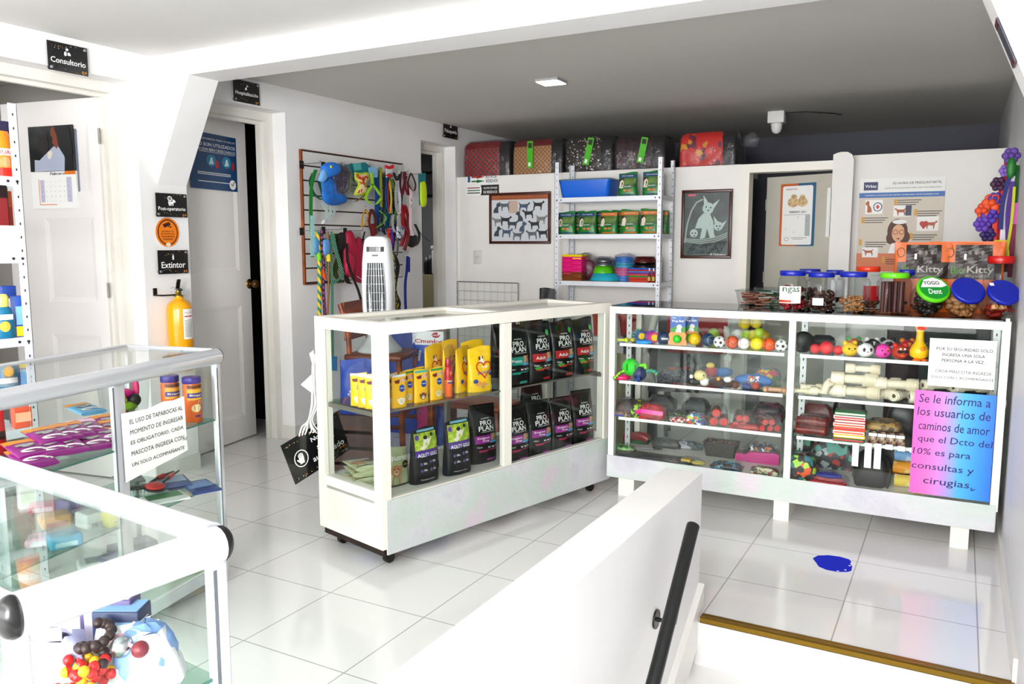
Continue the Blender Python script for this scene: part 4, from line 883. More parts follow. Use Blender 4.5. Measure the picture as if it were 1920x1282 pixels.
# agility bags
def agility(label, seed):
    w, h, d = .148, .235, .07; o = thing('dog_food_bag', label, 'dog food bag'); b = Bag(w, h, d, seed=seed, rip=.0016); b.mesh().build('bag_body', G_BLACK, o)
    p = b.pr(.002); p.rect(-w*.42, h*.62, w*.42, h*.93, 6, 3); p.build('green_picture_panel', mat('8fae2c', .45, kind='noise', c2='c3d24a', s=40.), o)
    p = b.pr(.003); p.rect(-w*.42, h*.5, w*.42, h*.62, 6, 2); p.build('purple_band', mat('5f3c96', .45), o)
    p = b.pr(.0045); p.text('AGILITY GOLD', 0, h*.535, w*.74, h*.065, .012); p.build('lettering', LET, o)
    p = b.pr(.0035); p.poly([(-.28*w, h*.66), (-.16*w, h*.7), (-.1*w, h*.82), (.02*w, h*.86), (.1*w, h*.8), (.2*w, h*.84), (.1*w, h*.72), (-.05*w, h*.66), (-.15*w, h*.62)]); p.build('dog_picture', mat('e9e3d2', .5), o)
    p = b.pr(.0045); p.ell(-.03*w, h*.84, .08*w, .035*h, 10); p.ell(.22*w, h*.88, .06*w, .03*h, 10); p.build('dog_patches', INK, o)
    p = b.pr(.0045); p.ell(-.34*w, h*.86, .07*w, .05*h, 12); p.build('purple_mark', mat('6a3fa0', .5), o)
    for k, (x, z) in enumerate(((-.22, .37), (.12, .39), (-.22, .25), (.12, .25))):
        p = b.pr(.002); p.ell((x-.05)*w, z*h, .045*w, .03*h, 12); p.build('feature_symbol', mat('6a5a9a', .5), o)
    p = b.pr(.002)
    for k, (x, z) in enumerate(((-.22, .37), (.12, .39), (-.22, .25), (.12, .25))): p.rect(x*w+.004, (z-.01)*h, (x+.16)*w, (z)*h); p.rect(x*w+.004, (z+.012)*h, (x+.12)*w, (z+.02)*h)
    p.text('Pequeños adultos', -.05*w, .08*h, .5*w, .025*h); p.build('small_print', LET, o)
    p = b.pr(.002); p.rect(-w*.30, h*.95, w*.38, h*.99, 5, 1); p.build('top_strip', mat('7fb7c9', .4), o)
    return o
ag = agility('black and lime Agility bag beside the small green puppy bag', 1); x, y = A_on(806, 905, AFL); A_put(ag, x, y+.04, AFL, .02)
x, y = A_on(868, 889, AFL); bag_copy(ag, 'black and lime Agility bag standing second from the left in the lower case', x, y+.04, AFL, -.04, (1, 1, 1.04))
x, y = A_on(765, 870, AFL); bag_copy(ag, 'black Agility bag mostly hidden at the back, behind the small green puppy bag', x, .25, AFL, .3, (.9, 1, .82))
# green puppy bags: one upright, four lying
def green_bag(label, seed=3):
    w, h, d = .118, .165, .045; o = thing('puppy_food_bag', label, 'dog food bag'); b = Bag(w, h, d, seed=seed, rip=.0018, taper=.02); b.mesh().build('bag_body', mat('aab28a', .4, kind='noise', c2='c3c8a6', s=12.), o)
    p = b.pr(.003); p.text('Nutrion', .02*w, h*.74, w*.72, h*.13, .012); p.build('lettering', LET, o)
    dogface(b, o, -.2*w, h*.42, w*.2, 'b8875a', 'd9b48c')
    p = b.pr(.0026); p.poly([(-.4*w, h*.06), (-.02*w, h*.06), (-.05*w, h*.3), (-.32*w, h*.3)]); p.build('dog_body_print', mat('c09468', .5), o)
    p = b.pr(.003); p.ell(.24*w, h*.54, .16*w, .1*h, 14); p.build('black_badge', INK, o); p = b.pr(.0045); p.text('NTN', .24*w, h*.54, .2*w, .05*h, .01); p.build('badge_lettering', mat('e0b83a', .5), o)
    p = b.pr(.002); p.rect(-.44*w, h*.01, .44*w, h*.05, 5, 1); p.build('foot_band', mat('2d3b22', .5), o)
    return o
gb = green_bag('small pale green puppy food bag standing at the front left corner post of the case'); x, y = A_on(752, 912, AFL); A_put(gb, x+.008, y+.035, AFL, .03)
for k, (t, dz) in enumerate((('lowest', 0), ('second from the bottom', .026), ('third from the bottom', .052), ('topmost', .078))):
    c = dup(gb, label='pale green food bag lying flat in the case corner, %s of four' % t, group='flat green bags in the case corner'); q = Aw(.075+.006*k, .215-.01*(k % 2), AFL+.0135+dz)
    c.location = q; c.rotation_euler = (Matrix.Rotation(TH-.35+.1*(k % 2), 3, 'Z') @ Matrix.Rotation(-PI/2, 3, 'X') @ Matrix.Rotation(0, 3, 'Z')).to_euler(); c.scale = (1, .55, .95)
# yellow wet-food pouches
def pouch(label, strip, fc, seed=0):
    w, h, d = .073, .135, .018; o = thing('wet_food_pouch', label, 'pet food pouch'); b = Bag(w, h, d, top=.004, taper=.0, seed=seed, rip=.0006); b.mesh(20, 8).build('pouch_body', mat('f4c21c', .35), o)
    p = b.pr(.001); p.rect(-w*.47, h*.93, w*.47, h*.995, 5, 1); p.build('top_strip', mat(strip, .4), o)
    p = b.pr(.0012); p.poly([(-.38*w, h*.82), (.0*w, h*.86), (-.04*w, h*.74), (-.3*w, h*.74)]); p.build('red_flag', mat('7c1d1a', .5), o)
    p = b.pr(.0012); p.rect(.05*w, h*.76, .44*w, h*.88, 3, 1); p.build('food_picture', mat('e8cdb4', .5, kind='noise', c2='c9896a', s=120.), o)
    p = b.pr(.0014); p.ell(.12*w, h*.58, .2*w, .11*h, 18); p.build('round_logo', mat('1f4ea8', .4), o); p = b.pr(.002); p.text('Pedigree', .12*w, h*.585, .34*w, .045*h, .01); p.build('lettering', LET, o)
    dogface(b, o, .02*w, h*.2, w*.2, fc, 'f4ead8'); return o
PG = 'yellow wet food pouches on the case shelf'
p1_ = pouch('yellow wet food pouch with white puppy, front of the stack right of the corner post', 'dfe3e6', 'efe6d6'); p1_['group'] = PG; put_px(p1_, 752, 764, .012, 0)
p2_ = pouch('yellow wet food pouch with green top and golden puppy, beside the red squeeze bottle', '2f9a46', 'e9cf9a', 1); p2_['group'] = PG; put_px(p2_, 822, 749, .012, .02)
p3_ = pouch('yellow wet food pouch with turquoise top and brown patched puppy', '46b7a8', '8a5a34', 2); p3_['group'] = PG; put_px(p3_, 793, 754, .012, -.03)
put_px(dup(p2_, label='yellow wet food pouch with green top, half hidden left of the turquoise topped one'), 771, 757, .026, .05)
put_px(dup(p1_, label='yellow wet food pouch directly behind the white puppy pouch'), 745, 765, .042, .02); put_px(dup(p1_, label='yellow wet food pouch last in the row behind the white puppy pouch'), 740, 766, .072, .03)
for k, (px, py, t) in enumerate(((686, 766, 'leftmost'), (700, 769, 'middle'), (714, 772, 'rightmost'))): put_px(dup(p1_, label='yellow wet food pouch seen through the end pane, %s of three turned sideways' % t), px, py-3, .045, -.95)
put_px(dup(p2_, label='yellow wet food pouch behind the two pouches with coloured tops'), 800, 752, .055, 0)
# red squeeze bottle
o = thing('squeeze_bottle', 'slim red and orange bottle with a tall red cap on the case shelf', 'bottle'); put_px(o, 846, 744, .018, 0)
MB().lathe([(.015, 0), (.0175, .004), (.0175, .075)], 20).build('lower_body', mat('ee7a24', .3), o); MB().lathe([(.0175, .075), (.0178, .1), (.014, .125), (.011, .132)], 20).build('upper_body', mat('c41f22', .3), o)
MB().lathe([(.013, .132), (.0135, .135), (.0135, .16), (.011, .168)], 20).build('cap', mat('a81418', .3), o)
cy2 = lambda x, z: -math.sqrt(max(0, .0177**2-x*x)); p = Print(cy2); p.text('Nutribites', 0, .07, .03, .007, .01); p.build('lettering', LET, o); p = Print(cy2); p.ell(0, .105, .007, .01, 12); p.build('orange_mark', mat('f08a2a', .4), o)
p = Print(cy2); p.rect(-.014, .060, .014, .066, 4, 1); p.build('blue_strip', mat('1f3f8f', .4), o)
# yellow biscuit bags
def biscuit(label, seed):
    w, h, d = .128, .20, .045; o = thing('biscuit_bag', label, 'dog biscuit bag'); b = Bag(w, h, d, seed=seed, rip=.0018, taper=-.02); b.mesh().build('bag_body', mat('f6cd12', .3, crinkle=.25), o)
    p = b.pr(.002); p.poly([(-.46*w, .01*h), (.46*w, .01*h), (.46*w, .12*h), (.2*w, .17*h), (-.1*w, .12*h), (-.46*w, .15*h)]); p.build('blue_foot', mat('8fc8e6', .4), o)
    p = b.pr(.0026)
    pts = [(.14*math.sin(t)**3*1.9, .11*(13*math.cos(t)-5*math.cos(2*t)-2*math.cos(3*t)-math.cos(4*t))/13) for t in [2*PI*i/28 for i in range(29)]]; p.line([(w*(.08+x*1.25), h*(.52+z*1.5)) for x, z in pts], w*.045); p.build('heart_outline', mat('cf2a1e', .4), o)
    p = b.pr(.003); p.text('BOCADITOS', .12*w, h*.44, .62*w, h*.055, .015, .1); p.build('lettering', mat('2f77c0', .5), o)
    p = b.pr(.003); p.text('Dog', .1*w, h*.56, .24*w, h*.06, .012, .12); p.build('white_lettering', LET, o)
    p = b.pr(.0028); p.ell(-.02*w, h*.745, .1*w, .055*h, 12); p.ell(-.0*w, h*.68, .12*w, .05*h, 12); p.build('dog_picture', mat('f0ead8', .5), o); p = b.pr(.0036); p.ell(-.09*w, h*.76, .045*w, .045*h, 10); p.ell(.05*w, h*.775, .03*w, .03*h, 8); p.build('dog_patches', mat('6b3a1e', .5), o)
    p = b.pr(.003); p.ell(-.2*w, h*.2, .13*w, .06*h, 10); p.ell(.04*w, h*.17, .12*w, .05*h, 10); p.poly([(-.05*w, .08*h), (.06*w, .22*h), (.13*w, .19*h), (.02*w, .06*h)]); p.build('biscuit_picture', mat('e0a052', .5), o)
    p = b.pr(.0034); p.rect(.3*w, h*.36, .46*w, h*.42, 3, 1); p.ell(-.3*w, h*.25, .1*w, .05*h, 10); p.build('blue_mark', mat('1d4f9c', .5), o); return o
bb = biscuit('bright yellow dog biscuit bag at the front of the shelf, right of the red bottle', 1); bb['group'] = 'yellow biscuit bags on the case shelf'; put_px(bb, 906, 734, .025, -.12)
for lab, px, py, dy, dr, s_ in (('second yellow biscuit bag, directly left of the frontmost one', 884, 736, .06, .35, 1.), ('yellow biscuit bag, tilted, third from the front', 866, 737, .09, .5, 1.02), ('yellow biscuit bag standing furthest left, behind the red bottle', 846, 741, .12, .3, 1.06), ('yellow biscuit bag at the back right beside the middle post', 925, 730, .14, -.1, 1.06), ('yellow biscuit bag in the middle of the back row', 893, 735, .19, .05, 1.08)): put_px(dup(bb, label=lab, s=(.94*s_, .8, s_)), px, py, dy, dr)
# ============================================================ slat wall with leads and harnesses
sw = thing('slat_wall', 'white slatted display panel with brown edges hung with pet leads', 'display panel', (XL+.002, 4.115, 1.04), PI/2)
SW_W, SW_H = 1.10, .868; nb = 9; bh = SW_H/nb
for k in range(nb):
    g = MB(); g.box(0, -.018, k*bh+.006, SW_W, -.002, (k+1)*bh-.004)
    g.build('slat_board', mat('e2e1df', .4), sw)
g = MB(); g.box(0, -.004, 0, SW_W, 0, SW_H); g.build('groove_back', mat('4a2c1c', .6), sw)
g = MB(); g.box(-.012, -.02, -.012, 0, 0, SW_H+.008); g.build('edge_strip', mat('8a4f24', .5, kind='wood', c2='a5622e'), sw); g = MB(); g.box(0, -.02, SW_H, SW_W, 0, SW_H+.008); g.build('edge_strip', mat('5b3822', .5), sw); g = MB(); g.box(0, -.02, -.012, SW_W*.35, 0, 0); g.build('edge_strip', mat('6e4022', .5), sw)
r = random.Random(5)
for k in range(12):
    x, z = r.uniform(.05, 1.0), (r.randrange(9)+.5)*bh; MB().lathe([(.004, 0), (.004, .001)], 8, Matrix.Translation((x, -.018, z)) @ Matrix.Rotation(PI/2, 4, 'X')).build('screw_head', mat('2a2624', .5), sw)
CHROME = mat('c4c8cc', .2, 1.)
def hook(px, py, what, l=.16):
    q = on_x(px, py, XL+.02+l)
    o = thing('display_hook', 'chrome hook on the slat panel above the '+what, 'hook', (XL+.020, q.y, q.z), PI/2, 'chrome hooks on the slat panel')
    MB().box(-.018, -.004, -.03, .018, 0, .02).build('hook_plate', mat('2a2420', .5), o); MB().tube([(0, 0, 0), (0, -l, 0), (0, -l-.004, .015)], .003, 6).build('hook_arm', CHROME, o); return o
HKX = XL+.15
for px, py, wt in ((600, 305, 'green and blue patterned lead'), (640, 307, 'purple and black packet'), (693, 310, 'lime step-in harness'), (712, 316, 'chequered yellow lead'), (734, 325, 'red bone card'), (745, 322, 'striped collar bundle'), (765, 322, 'wine red lead'), (790, 326, 'neon strip'), (600, 432, 'yellow and teal rope lead'), (640, 430, 'black mint-strapped harness'), (680, 432, 'crimson sling bag'), (765, 472, 'royal blue collar')): hook(px, py, wt)
def wpts(px, X): return [on_x(x, y, xx) for (x, y), xx in zip(px, X if isinstance(X, (list, tuple)) else [X]*len(px))]
def smooth(pts, n=4):
    out = []; P_ = [pts[0]]+list(pts)+[pts[-1]]
    for i in range(1, len(P_)-2):
        a, b_, c, d = P_[i-1:i+3]
        for k in range(n):
            t = k/n; out.append(.5*((2*b_)+(c-a)*t+(2*a-5*b_+4*c-d)*t*t+(3*b_-a-3*c+d)*t**3))
    return out+[pts[-1]]
def strap(name, label, cat, segs, group=None):
    """hanging things of webbing: segs = list of (part name, picture points, width, material, depth, kind)"""
    q0 = on_x(*segs[0][1][0], segs[0][4]); o = thing(name, label, cat, q0, 0, group)
    for pn, px, w, m, X, kd in segs:
        w *= {'flat': 1.6, 'rope': 1.3}.get(kd, 1.)
        pts = [p-q0 for p in wpts(px, X)]
        if kd == 'flat': g = MB().ribbon(smooth(pts), w, (0, 1, 0), .0025)
        elif kd == 'rope': g = MB().tube(smooth(pts), w/2, 8)
        elif kd == 'ring': g = MB().tube([pts[0]+Vector((0, w*math.cos(t), w*math.sin(t))) for t in [2*PI*i/12 for i in range(13)]], .002, 5)
        elif kd == 'blob':
            c = sum(pts, Vector())/len(pts); n = len(pts); s_ = smooth(pts+[pts[0]], 3)[:-1]; g = MB()
            f = [c+(p-c)*k+Vector((dx, 0, 0)) for dx, k in ((-.006, .0),) for p in s_]
            rs = [[c+(p-c)*k+Vector((dx*w, 0, 0)) for p in s_] for dx, k in ((-.5, .75), (-.25, .97), (0, 1.), (.3, .9), (.5, .6), (.56, .25))]; g.loft(rs)
        elif kd == 'card': 
            g = MB(); n = len(pts); g.add([p+Vector((-w/2, 0, 0)) for p in pts]+[p+Vector((w/2, 0, 0)) for p in pts], [tuple(range(n)), tuple(range(n, 2*n))[::-1]]+[(i, i+n, (i+1) % n+n, (i+1) % n) for i in range(n)])
        g.build(pn, m, o)
    return o
def C(c, **k): return mat(c, .6, **k)
def PT(c, c2, s=90.): return mat(c, .6, kind='check', c2=c2, s=s)
def WV(c, c2, s=30., d='Z'): return mat(c, .6, kind='wave', c2=c2, s=s, dir=d, dist=1.)
X1 = HKX
strap('dog_lead', 'long lead, green above and patterned light blue below, hanging at the left panel edge', 'dog lead', [('webbing', [(592, 318), (584, 350), (583, 400), (585, 440), (586, 482)], .020, mat('2c8f3c', .6), X1, 'flat'), ('patterned_webbing', [(585, 404), (586, 440), (586, 480)], .021, PT('5fc0c8', 'd8f0ea', 130.), X1+.004, 'flat'), ('loop', [(592, 320), (582, 338), (588, 362), (606, 374), (598, 340)], .018, C('2c6f44'), X1-.02, 'flat')])
strap('dog_coat', 'bright blue mesh dog coat with a lighter collar, at the upper left of the panel', 'dog coat', [('body', [(602, 338), (609, 326), (622, 332), (631, 338), (629, 352), (638, 362), (649, 368), (650, 378), (636, 384), (616, 384), (605, 372), (604, 354)], .036, mat('1f7fd0', .7, kind='noise', c2='2a70b8', s=30., bump=.6), X1+.02, 'blob'), ('yellow_mark', [(613, 310), (618, 309), (618, 316), (613, 317)], .052, C('e8d03a'), X1+.042, 'blob'), ('cap', [(603, 312), (616, 304), (634, 307), (638, 322), (622, 332), (606, 332)], .05, C('2a86dd'), X1+.04, 'blob'), ('lining', [(597, 338), (606, 316), (614, 330), (606, 342)], .03, C('7fb6e8'), X1+.05, 'blob')])
strap('dog_harness', 'silver and teal patterned harness dangling below the blue dog coat', 'dog harness', [('strap', [(604, 378), (612, 395), (616, 408), (606, 418)], .018, PT('8fb8b4', 'e0e8e6', 110.), X1, 'flat'), ('strap', [(634, 380), (626, 398), (618, 406)], .016, PT('7fa09c', 'dfe6e4', 110.), X1, 'flat'), ('strap', [(622, 380), (620, 400), (628, 404)], .014, PT('8fb8b4', 'e0e8e6', 110.), X1+.005, 'flat'), ('buckle', [(606, 412), (612, 412), (610, 420), (603, 419)], .012, C('d8dcdc'), X1+.01, 'blob')])
strap('wrapped_toy_pack', 'purple and black packet in shiny film beside the blue dog coat', 'pet clothing', [('garment', [(622, 312), (640, 308), (655, 325), (653, 355), (640, 366), (624, 360)], .05, mat('1d1724', .25, kind='noise', c2='4a3a66', s=30.), X1+.02, 'blob'), ('film_wrap', [(619, 309), (645, 305), (659, 322), (656, 360), (640, 369), (620, 362)], .062, mat('eeeef4', .08, kind='film', s=40.), X1+.022, 'blob')])
strap('carded_collar', 'teal header cards of packaged collars in the middle of the top row', 'pet accessory', [('card', [(646, 309), (684, 304), (700, 316), (700, 330), (664, 340), (650, 332)], .004, C('2a8f96'), X1-.01, 'card'), ('card', [(662, 308), (676, 305), (678, 318), (664, 320)], .004, C('5db7b6'), X1+.005, 'card'), ('film_wrap', [(648, 330), (666, 336), (664, 362), (650, 352)], .02, mat('dfe8ea', .1, kind='film'), X1, 'blob')])
strap('dog_harness', 'cream and orange giraffe patterned vest harness edged in lime', 'dog harness', [('lime_edge', [(665, 322), (676, 324), (690, 323), (694, 334), (686, 345), (690, 362), (664, 366), (672, 346), (665, 336)], .018, C('c8d83a'), X1+.018, 'blob'), ('vest', [(667, 325), (676, 327), (689, 326), (691, 334), (683, 345), (687, 360), (667, 363), (675, 346), (668, 336)], .026, mat('f2dcae', .6, kind='cells', s=60., cs='b8481c f0d8a4 c85a22 f3e0b8'), X1+.021, 'blob'), ('strap', [(690, 360), (676, 372), (666, 378)], .016, PT('2e2a18', 'b89a3a', 100.), X1+.02, 'flat')])
strap('dog_harness', 'lime green step-in harness with a pale blue hang tag', 'dog harness', [('strap', [(696, 324), (698, 345), (690, 360), (686, 372), (696, 382), (706, 382), (714, 372)], .018, C('a6dd2c'), X1+.03, 'flat'), ('strap', [(698, 345), (706, 355), (713, 366)], .02, C('a6dd2c'), X1+.03, 'flat'), ('hang_tag', [(691, 314), (706, 312), (708, 332), (693, 334)], .004, C('8fc3e0'), X1+.015, 'card')])
strap('dog_lead', 'black and yellow chequered lead hanging straight beside the lime harness', 'dog lead', [('webbing', [(714, 314), (714, 345), (715, 388)], .016, PT('1c1c14', 'd8dd38', 120.), X1, 'flat')])
for k, (a, b_, c) in enumerate(((705, 1, 'deep blue'), (724, 2, 'teal blue'))): strap('dog_lead', c+' folded lead hanging behind the %s' % ('lime harness', 'red bone card')[k], 'dog lead', [('webbing', [(a, 330), (a+2, 370), (a+1, 410), (a+4, 434)], .03, C(('1f66a8', '1c7f9a')[k]), X1-.05-.01*k, 'flat'), ('webbing', [(a+5, 330), (a+8, 380), (a+3, 425)], .02, C(('1c5590', '166a80')[k]), X1-.06, 'flat')])
strap('bone_card', 'white card with a red bone shaped toy at the panel top', 'carded toy', [('card', [(724, 314), (735, 313), (737, 330), (724, 333)], .004, C('e8e8ea'), X1-.005, 'card'), ('bone', [(722, 309), (730, 312), (738, 308), (738, 315), (730, 317), (722, 314)], .015, C('d81f3c'), X1+.01, 'blob'), ('lower_mark', [(723, 328), (730, 326), (737, 329), (730, 333)], .008, C('c81f34'), X1+.008, 'blob')])
strap('dog_lead', 'rainbow striped lead loop in red, yellow and blue', 'dog lead', [(n_, p_, .012, C(c_), X1, 'flat') for n_, p_, c_ in (('red_webbing', [(728, 335), (726, 370), (730, 398)], 'd2372c'), ('yellow_webbing', [(729, 335), (734, 372), (731, 400)], 'e6c72a'), ('blue_webbing', [(727, 335), (724, 365), (727, 392)], '3a5fb4'))])
strap('dog_collar', 'black and white striped collar bundle hanging on the right hooks', 'dog collar', [('webbing', [(742, 320), (740, 332), (744, 345), (742, 372), (746, 398)], .02, WV('14141a', 'f0f0f2', 40.), X1+.01, 'flat'), ('webbing', [(748, 320), (748, 350), (750, 380), (748, 402)], .018, C('e8e8ee'), X1+.0, 'flat'), ('inner_webbing', [(738, 324), (744, 338), (750, 326)], .018, C('15151a'), X1+.02, 'flat')])
strap('dog_lead', 'wine red lead looped twice on the right hooks', 'dog lead', [('webbing', [(752, 322), (750, 345), (754, 366), (758, 345), (758, 322)], .016, C('7c1230'), X1, 'flat'), ('webbing', [(760, 322), (760, 350), (766, 366), (764, 340)], .016, C('8e1838'), X1-.01, 'flat')])
strap('dog_harness', 'glossy red harness hanging under the wine red lead', 'dog harness', [('strap', [(758, 384), (755, 410), (758, 440), (752, 462)], .03, mat('b01224', .3), X1, 'flat'), ('strap', [(760, 386), (766, 415), (764, 450), (758, 468)], .026, mat('8e0f1e', .35), X1+.01, 'flat')])
strap('dog_lead', 'pale pink printed lead with a dark loop handle on the far right hook', 'dog lead', [('handle_loop', [(771, 324), (765, 340), (769, 352), (776, 358), (779, 345), (772, 326)], .012, C('4a2028'), X1+.03, 'flat'), ('webbing', [(770, 352), (771, 375), (770, 400), (770, 425), (774, 442)], .02, PT('e9b9c4', 'f6eef0', 110.), X1+.03, 'flat'), ('snap_clip', [(770, 372), (772, 380), (770, 390)], .006, CHROME, X1+.03, 'rope')])
strap('reflective_vest', 'neon yellow reflective strip on a teal card at the doorway edge', 'pet accessory', [('card', [(784, 325), (798, 324), (799, 382), (786, 385)], .003, C('2a8a94'), X1, 'card'), ('neon_band', [(788, 342), (797, 340), (800, 360), (799, 385), (789, 384)], .016, C('d4ea1c'), X1+.008, 'blob')])
strap('dog_harness', 'small mustard yellow harness with metal rings in the panel middle', 'dog harness', [('strap', [(686, 392), (680, 405), (678, 425)], .010, C('d6a52a'), X1, 'flat'), ('strap', [(686, 392), (690, 408), (682, 424)], .010, C('d6a52a'), X1, 'flat'), ('ring', [(686, 410)], .012, CHROME, X1+.01, 'ring')])
strap('dog_harness', 'dark red and brown harness hanging above the tower fan', 'dog harness', [('strap', [(696, 392), (692, 415), (698, 436), (706, 440)], .018, C('7a1f1c'), X1, 'flat'), ('strap', [(698, 392), (704, 412), (704, 438)], .018, C('5c2a18'), X1, 'flat'), ('lining', [(694, 420), (706, 420), (708, 438), (696, 442)], .02, mat('8e1420', .35), X1-.01, 'blob')])
strap('dog_lead', 'thin green and black cord harness behind the fan top', 'dog harness', [('cord', [(712, 395), (724, 408), (716, 420), (706, 426)], .008, C('7fae3a'), X1, 'rope'), ('cord', [(726, 394), (712, 410), (722, 426), (716, 434)], .008, C('20302a'), X1, 'rope')])
strap('dog_harness', 'navy and white patterned harness on the right of the panel', 'dog harness', [('strap', [(738, 402), (736, 420), (742, 436), (750, 425), (746, 404)], .016, WV('1c2466', 'f2f2f6', 50.), X1, 'flat'), ('strap', [(748, 400), (748, 425), (756, 440)], .014, WV('1c2466', 'f2f2f6', 50.), X1+.01, 'flat'), ('chest_pad', [(744, 424), (758, 426), (756, 446), (744, 446)], .016, mat('1a2060', .6, kind='noise', c2='e8e8f0', s=70.), X1, 'blob')])
strap('dog_collar', 'red, violet and blue collars hanging right of the fan', 'dog collar', [('red_webbing', [(729, 428), (728, 440), (733, 452)], .018, C('e23a2a'), X1, 'flat'), ('violet_webbing', [(733, 430), (737, 446), (735, 462)], .016, C('6a2aa0'), X1, 'flat'), ('blue_webbing', [(730, 436), (732, 452), (730, 468)], .02, C('26368f'), X1-.01, 'flat')])
strap('dog_harness', 'black harness with a fluffy strap at the lower right of the panel', 'dog harness', [('strap', [(778, 420), (786, 440), (782, 458), (768, 462), (764, 448)], .02, C('121214'), X1, 'flat'), ('pad', [(764, 444), (780, 440), (784, 456), (770, 464)], .03, C('17171a'), X1, 'blob'), ('cord', [(784, 430), (794, 444), (806, 452)], .004, C('1a1a1c'), X1-.02, 'rope')])
strap('dog_lead', 'chunky rope lead twisted in yellow and teal, far left of the lower row', 'dog lead', [('rope', [(595, 434), (598, 470), (599, 520), (599, 590), (600, 660)], .020, mat('1f8f7a', .7, kind='wave', c2='e6c81c', s=11., dir='DIAGONAL', a=.45, b=.5), X1, 'rope'), ('paper_band', [(588, 446), (597, 446), (598, 472), (589, 474)], .020, C('6aa5dd'), X1+.0, 'blob'), ('lime_knot', [(597, 474), (598, 482), (598, 488)], .026, C('7fd02c'), X1, 'rope')])
strap('dog_lead', 'purple and black braided rope lead next to the yellow twisted one', 'dog lead', [('rope', [(603, 432), (603, 460), (607, 500), (606, 540), (609, 590), (610, 660)], .017, mat('1d1420', .7, kind='check', c2='a4508f', s=55.), X1, 'rope'), ('orange_patch', [(603, 505), (606, 512), (608, 524)], .024, C('d96a3a'), X1+.0, 'rope')])
strap('dog_lead', 'slim tan cord lead with a blue paper band', 'dog lead', [('cord', [(615, 434), (616, 480), (616, 540), (614, 600), (614, 660)], .010, C('9a6a3a'), X1+.01, 'rope'), ('paper_band', [(606, 450), (617, 449), (618, 475), (607, 477)], .020, C('74a8dc'), X1+.012, 'blob'), ('yellow_tip', [(615, 476), (616, 484), (616, 490)], .024, C('e3d42c'), X1+.01, 'rope')])
strap('dog_lead', 'long dark green patterned lead hanging down behind the case end', 'dog lead', [('webbing', [(622, 434), (621, 480), (623, 540), (623, 600), (624, 680)], .016, PT('1f5a44', '8fd0b0', 120.), X1+.005, 'flat'), ('card', [(622, 668), (632, 668), (632, 695), (622, 695)], .004, C('4aa0d8'), X1+.006, 'card')])
strap('dog_harness', 'black harness with mint patterned straps in the lower row', 'dog harness', [('strap', [(624, 440), (630, 470), (642, 512), (636, 522), (624, 533)], .022, PT('1c3a30', '86c9a8', 110.), X1+.02, 'flat'), ('strap', [(640, 440), (634, 480), (644, 510)], .022, C('16201c'), X1+.01, 'flat'), ('strap', [(618, 440), (614, 490), (618, 520), (628, 530)], .018, PT('1c3a30', '86c9a8', 110.), X1, 'flat')])
strap('dog_harness', 'dark brown padded harness left of the crimson carrier bag', 'dog harness', [('strap', [(646, 436), (640, 460), (646, 500), (652, 528), (662, 532)], .03, C('2a1712'), X1-.01, 'flat'), ('pad', [(634, 438), (644, 436), (648, 460), (638, 470)], .03, C('1c1410'), X1, 'blob')])
strap('pet_sling', 'crimson pet sling bag hanging beside the tower fan', 'pet sling', [('bag', [(648, 436), (658, 432), (664, 450), (676, 446), (688, 500), (690, 528), (672, 530), (656, 518), (646, 512), (645, 470)], .06, mat('b01648', .6), X1+.0, 'blob'), ('pocket', [(652, 470), (664, 480), (662, 514), (648, 508)], .03, C('c01c50'), X1+.035, 'blob'), ('shoulder_strap', [(650, 456), (652, 490), (664, 525), (672, 545), (680, 574)], .016, C('241210'), X1+.055, 'flat'), ('zip', [(670, 518), (678, 523), (688, 520)], .004, C('cfcfd4'), X1+.03, 'rope')])
strap('dog_collar', 'thin dark collar hanging just left of the fan head', 'dog collar', [('webbing', [(684, 434), (680, 452), (682, 466), (686, 488)], .010, C('231815'), X1, 'flat')])
strap('dog_lead', 'black lead with yellow lettering to the right of the fan', 'dog lead', [('webbing', [(736, 474), (738, 510), (740, 545), (744, 575), (736, 592)], .028, mat('17160f', .6, kind='noise', c2='c8b82a', s=60., a=.5, b=.54), X1, 'flat'), ('handle_loop', [(742, 548), (750, 568), (746, 580), (738, 574)], .014, C('111113'), X1, 'flat')])
strap('dog_collar', 'royal blue buckle collar hanging from the lowest hook at right', 'dog collar', [('webbing', [(764, 480), (763, 505), (760, 530), (760, 560), (761, 584)], .020, C('1c3eb0'), X1, 'flat'), ('fold', [(767, 482), (767, 510)], .016, C('1a389c'), X1+.012, 'flat'), ('buckle', [(764, 474)], .012, CHROME, X1, 'ring')])
for lab, px, c, c2, w_, dx in (('dark teal folded lead between the blue leads and the bone card', [(719, 330), (721, 370), (716, 415), (722, 440)], '0f4a50', None, .02, -.03), ('black nylon lead hanging behind the striped collar bundle', [(741, 330), (737, 375), (741, 420), (736, 470)], '101012', None, .02, -.04), ('navy and lime lead hanging behind the white striped collar', [(735, 336), (744, 380), (738, 420)], '14204c', '9ac82a', .018, -.02), ('brown leather lead hanging behind the red glossy harness', [(762, 330), (752, 380), (764, 430), (760, 470)], '4a2412', None, .018, -.04), ('grey steel chain lead right of the fan', [(744, 440), (746, 460), (744, 480)], '8a8e92', '2a2c30', .014, .0), ('black padded lead hanging at the lower right of the panel', [(738, 476), (746, 500), (740, 540), (748, 580)], '131315', None, .03, -.03), ('olive and black lead behind the mint strapped harness', [(630, 438), (636, 470), (628, 510), (640, 530)], '2a3418', '6a7a3a', .03, -.02), ('purple patterned lead behind the black mint-strapped harness', [(641, 436), (650, 470), (642, 500)], '3a1c4a', 'b88ac8', .02, -.04)): strap('dog_lead', lab, 'dog lead', [('webbing', px, w_, PT(c, c2, 110.) if c2 else C(c), X1+dx, 'flat')])
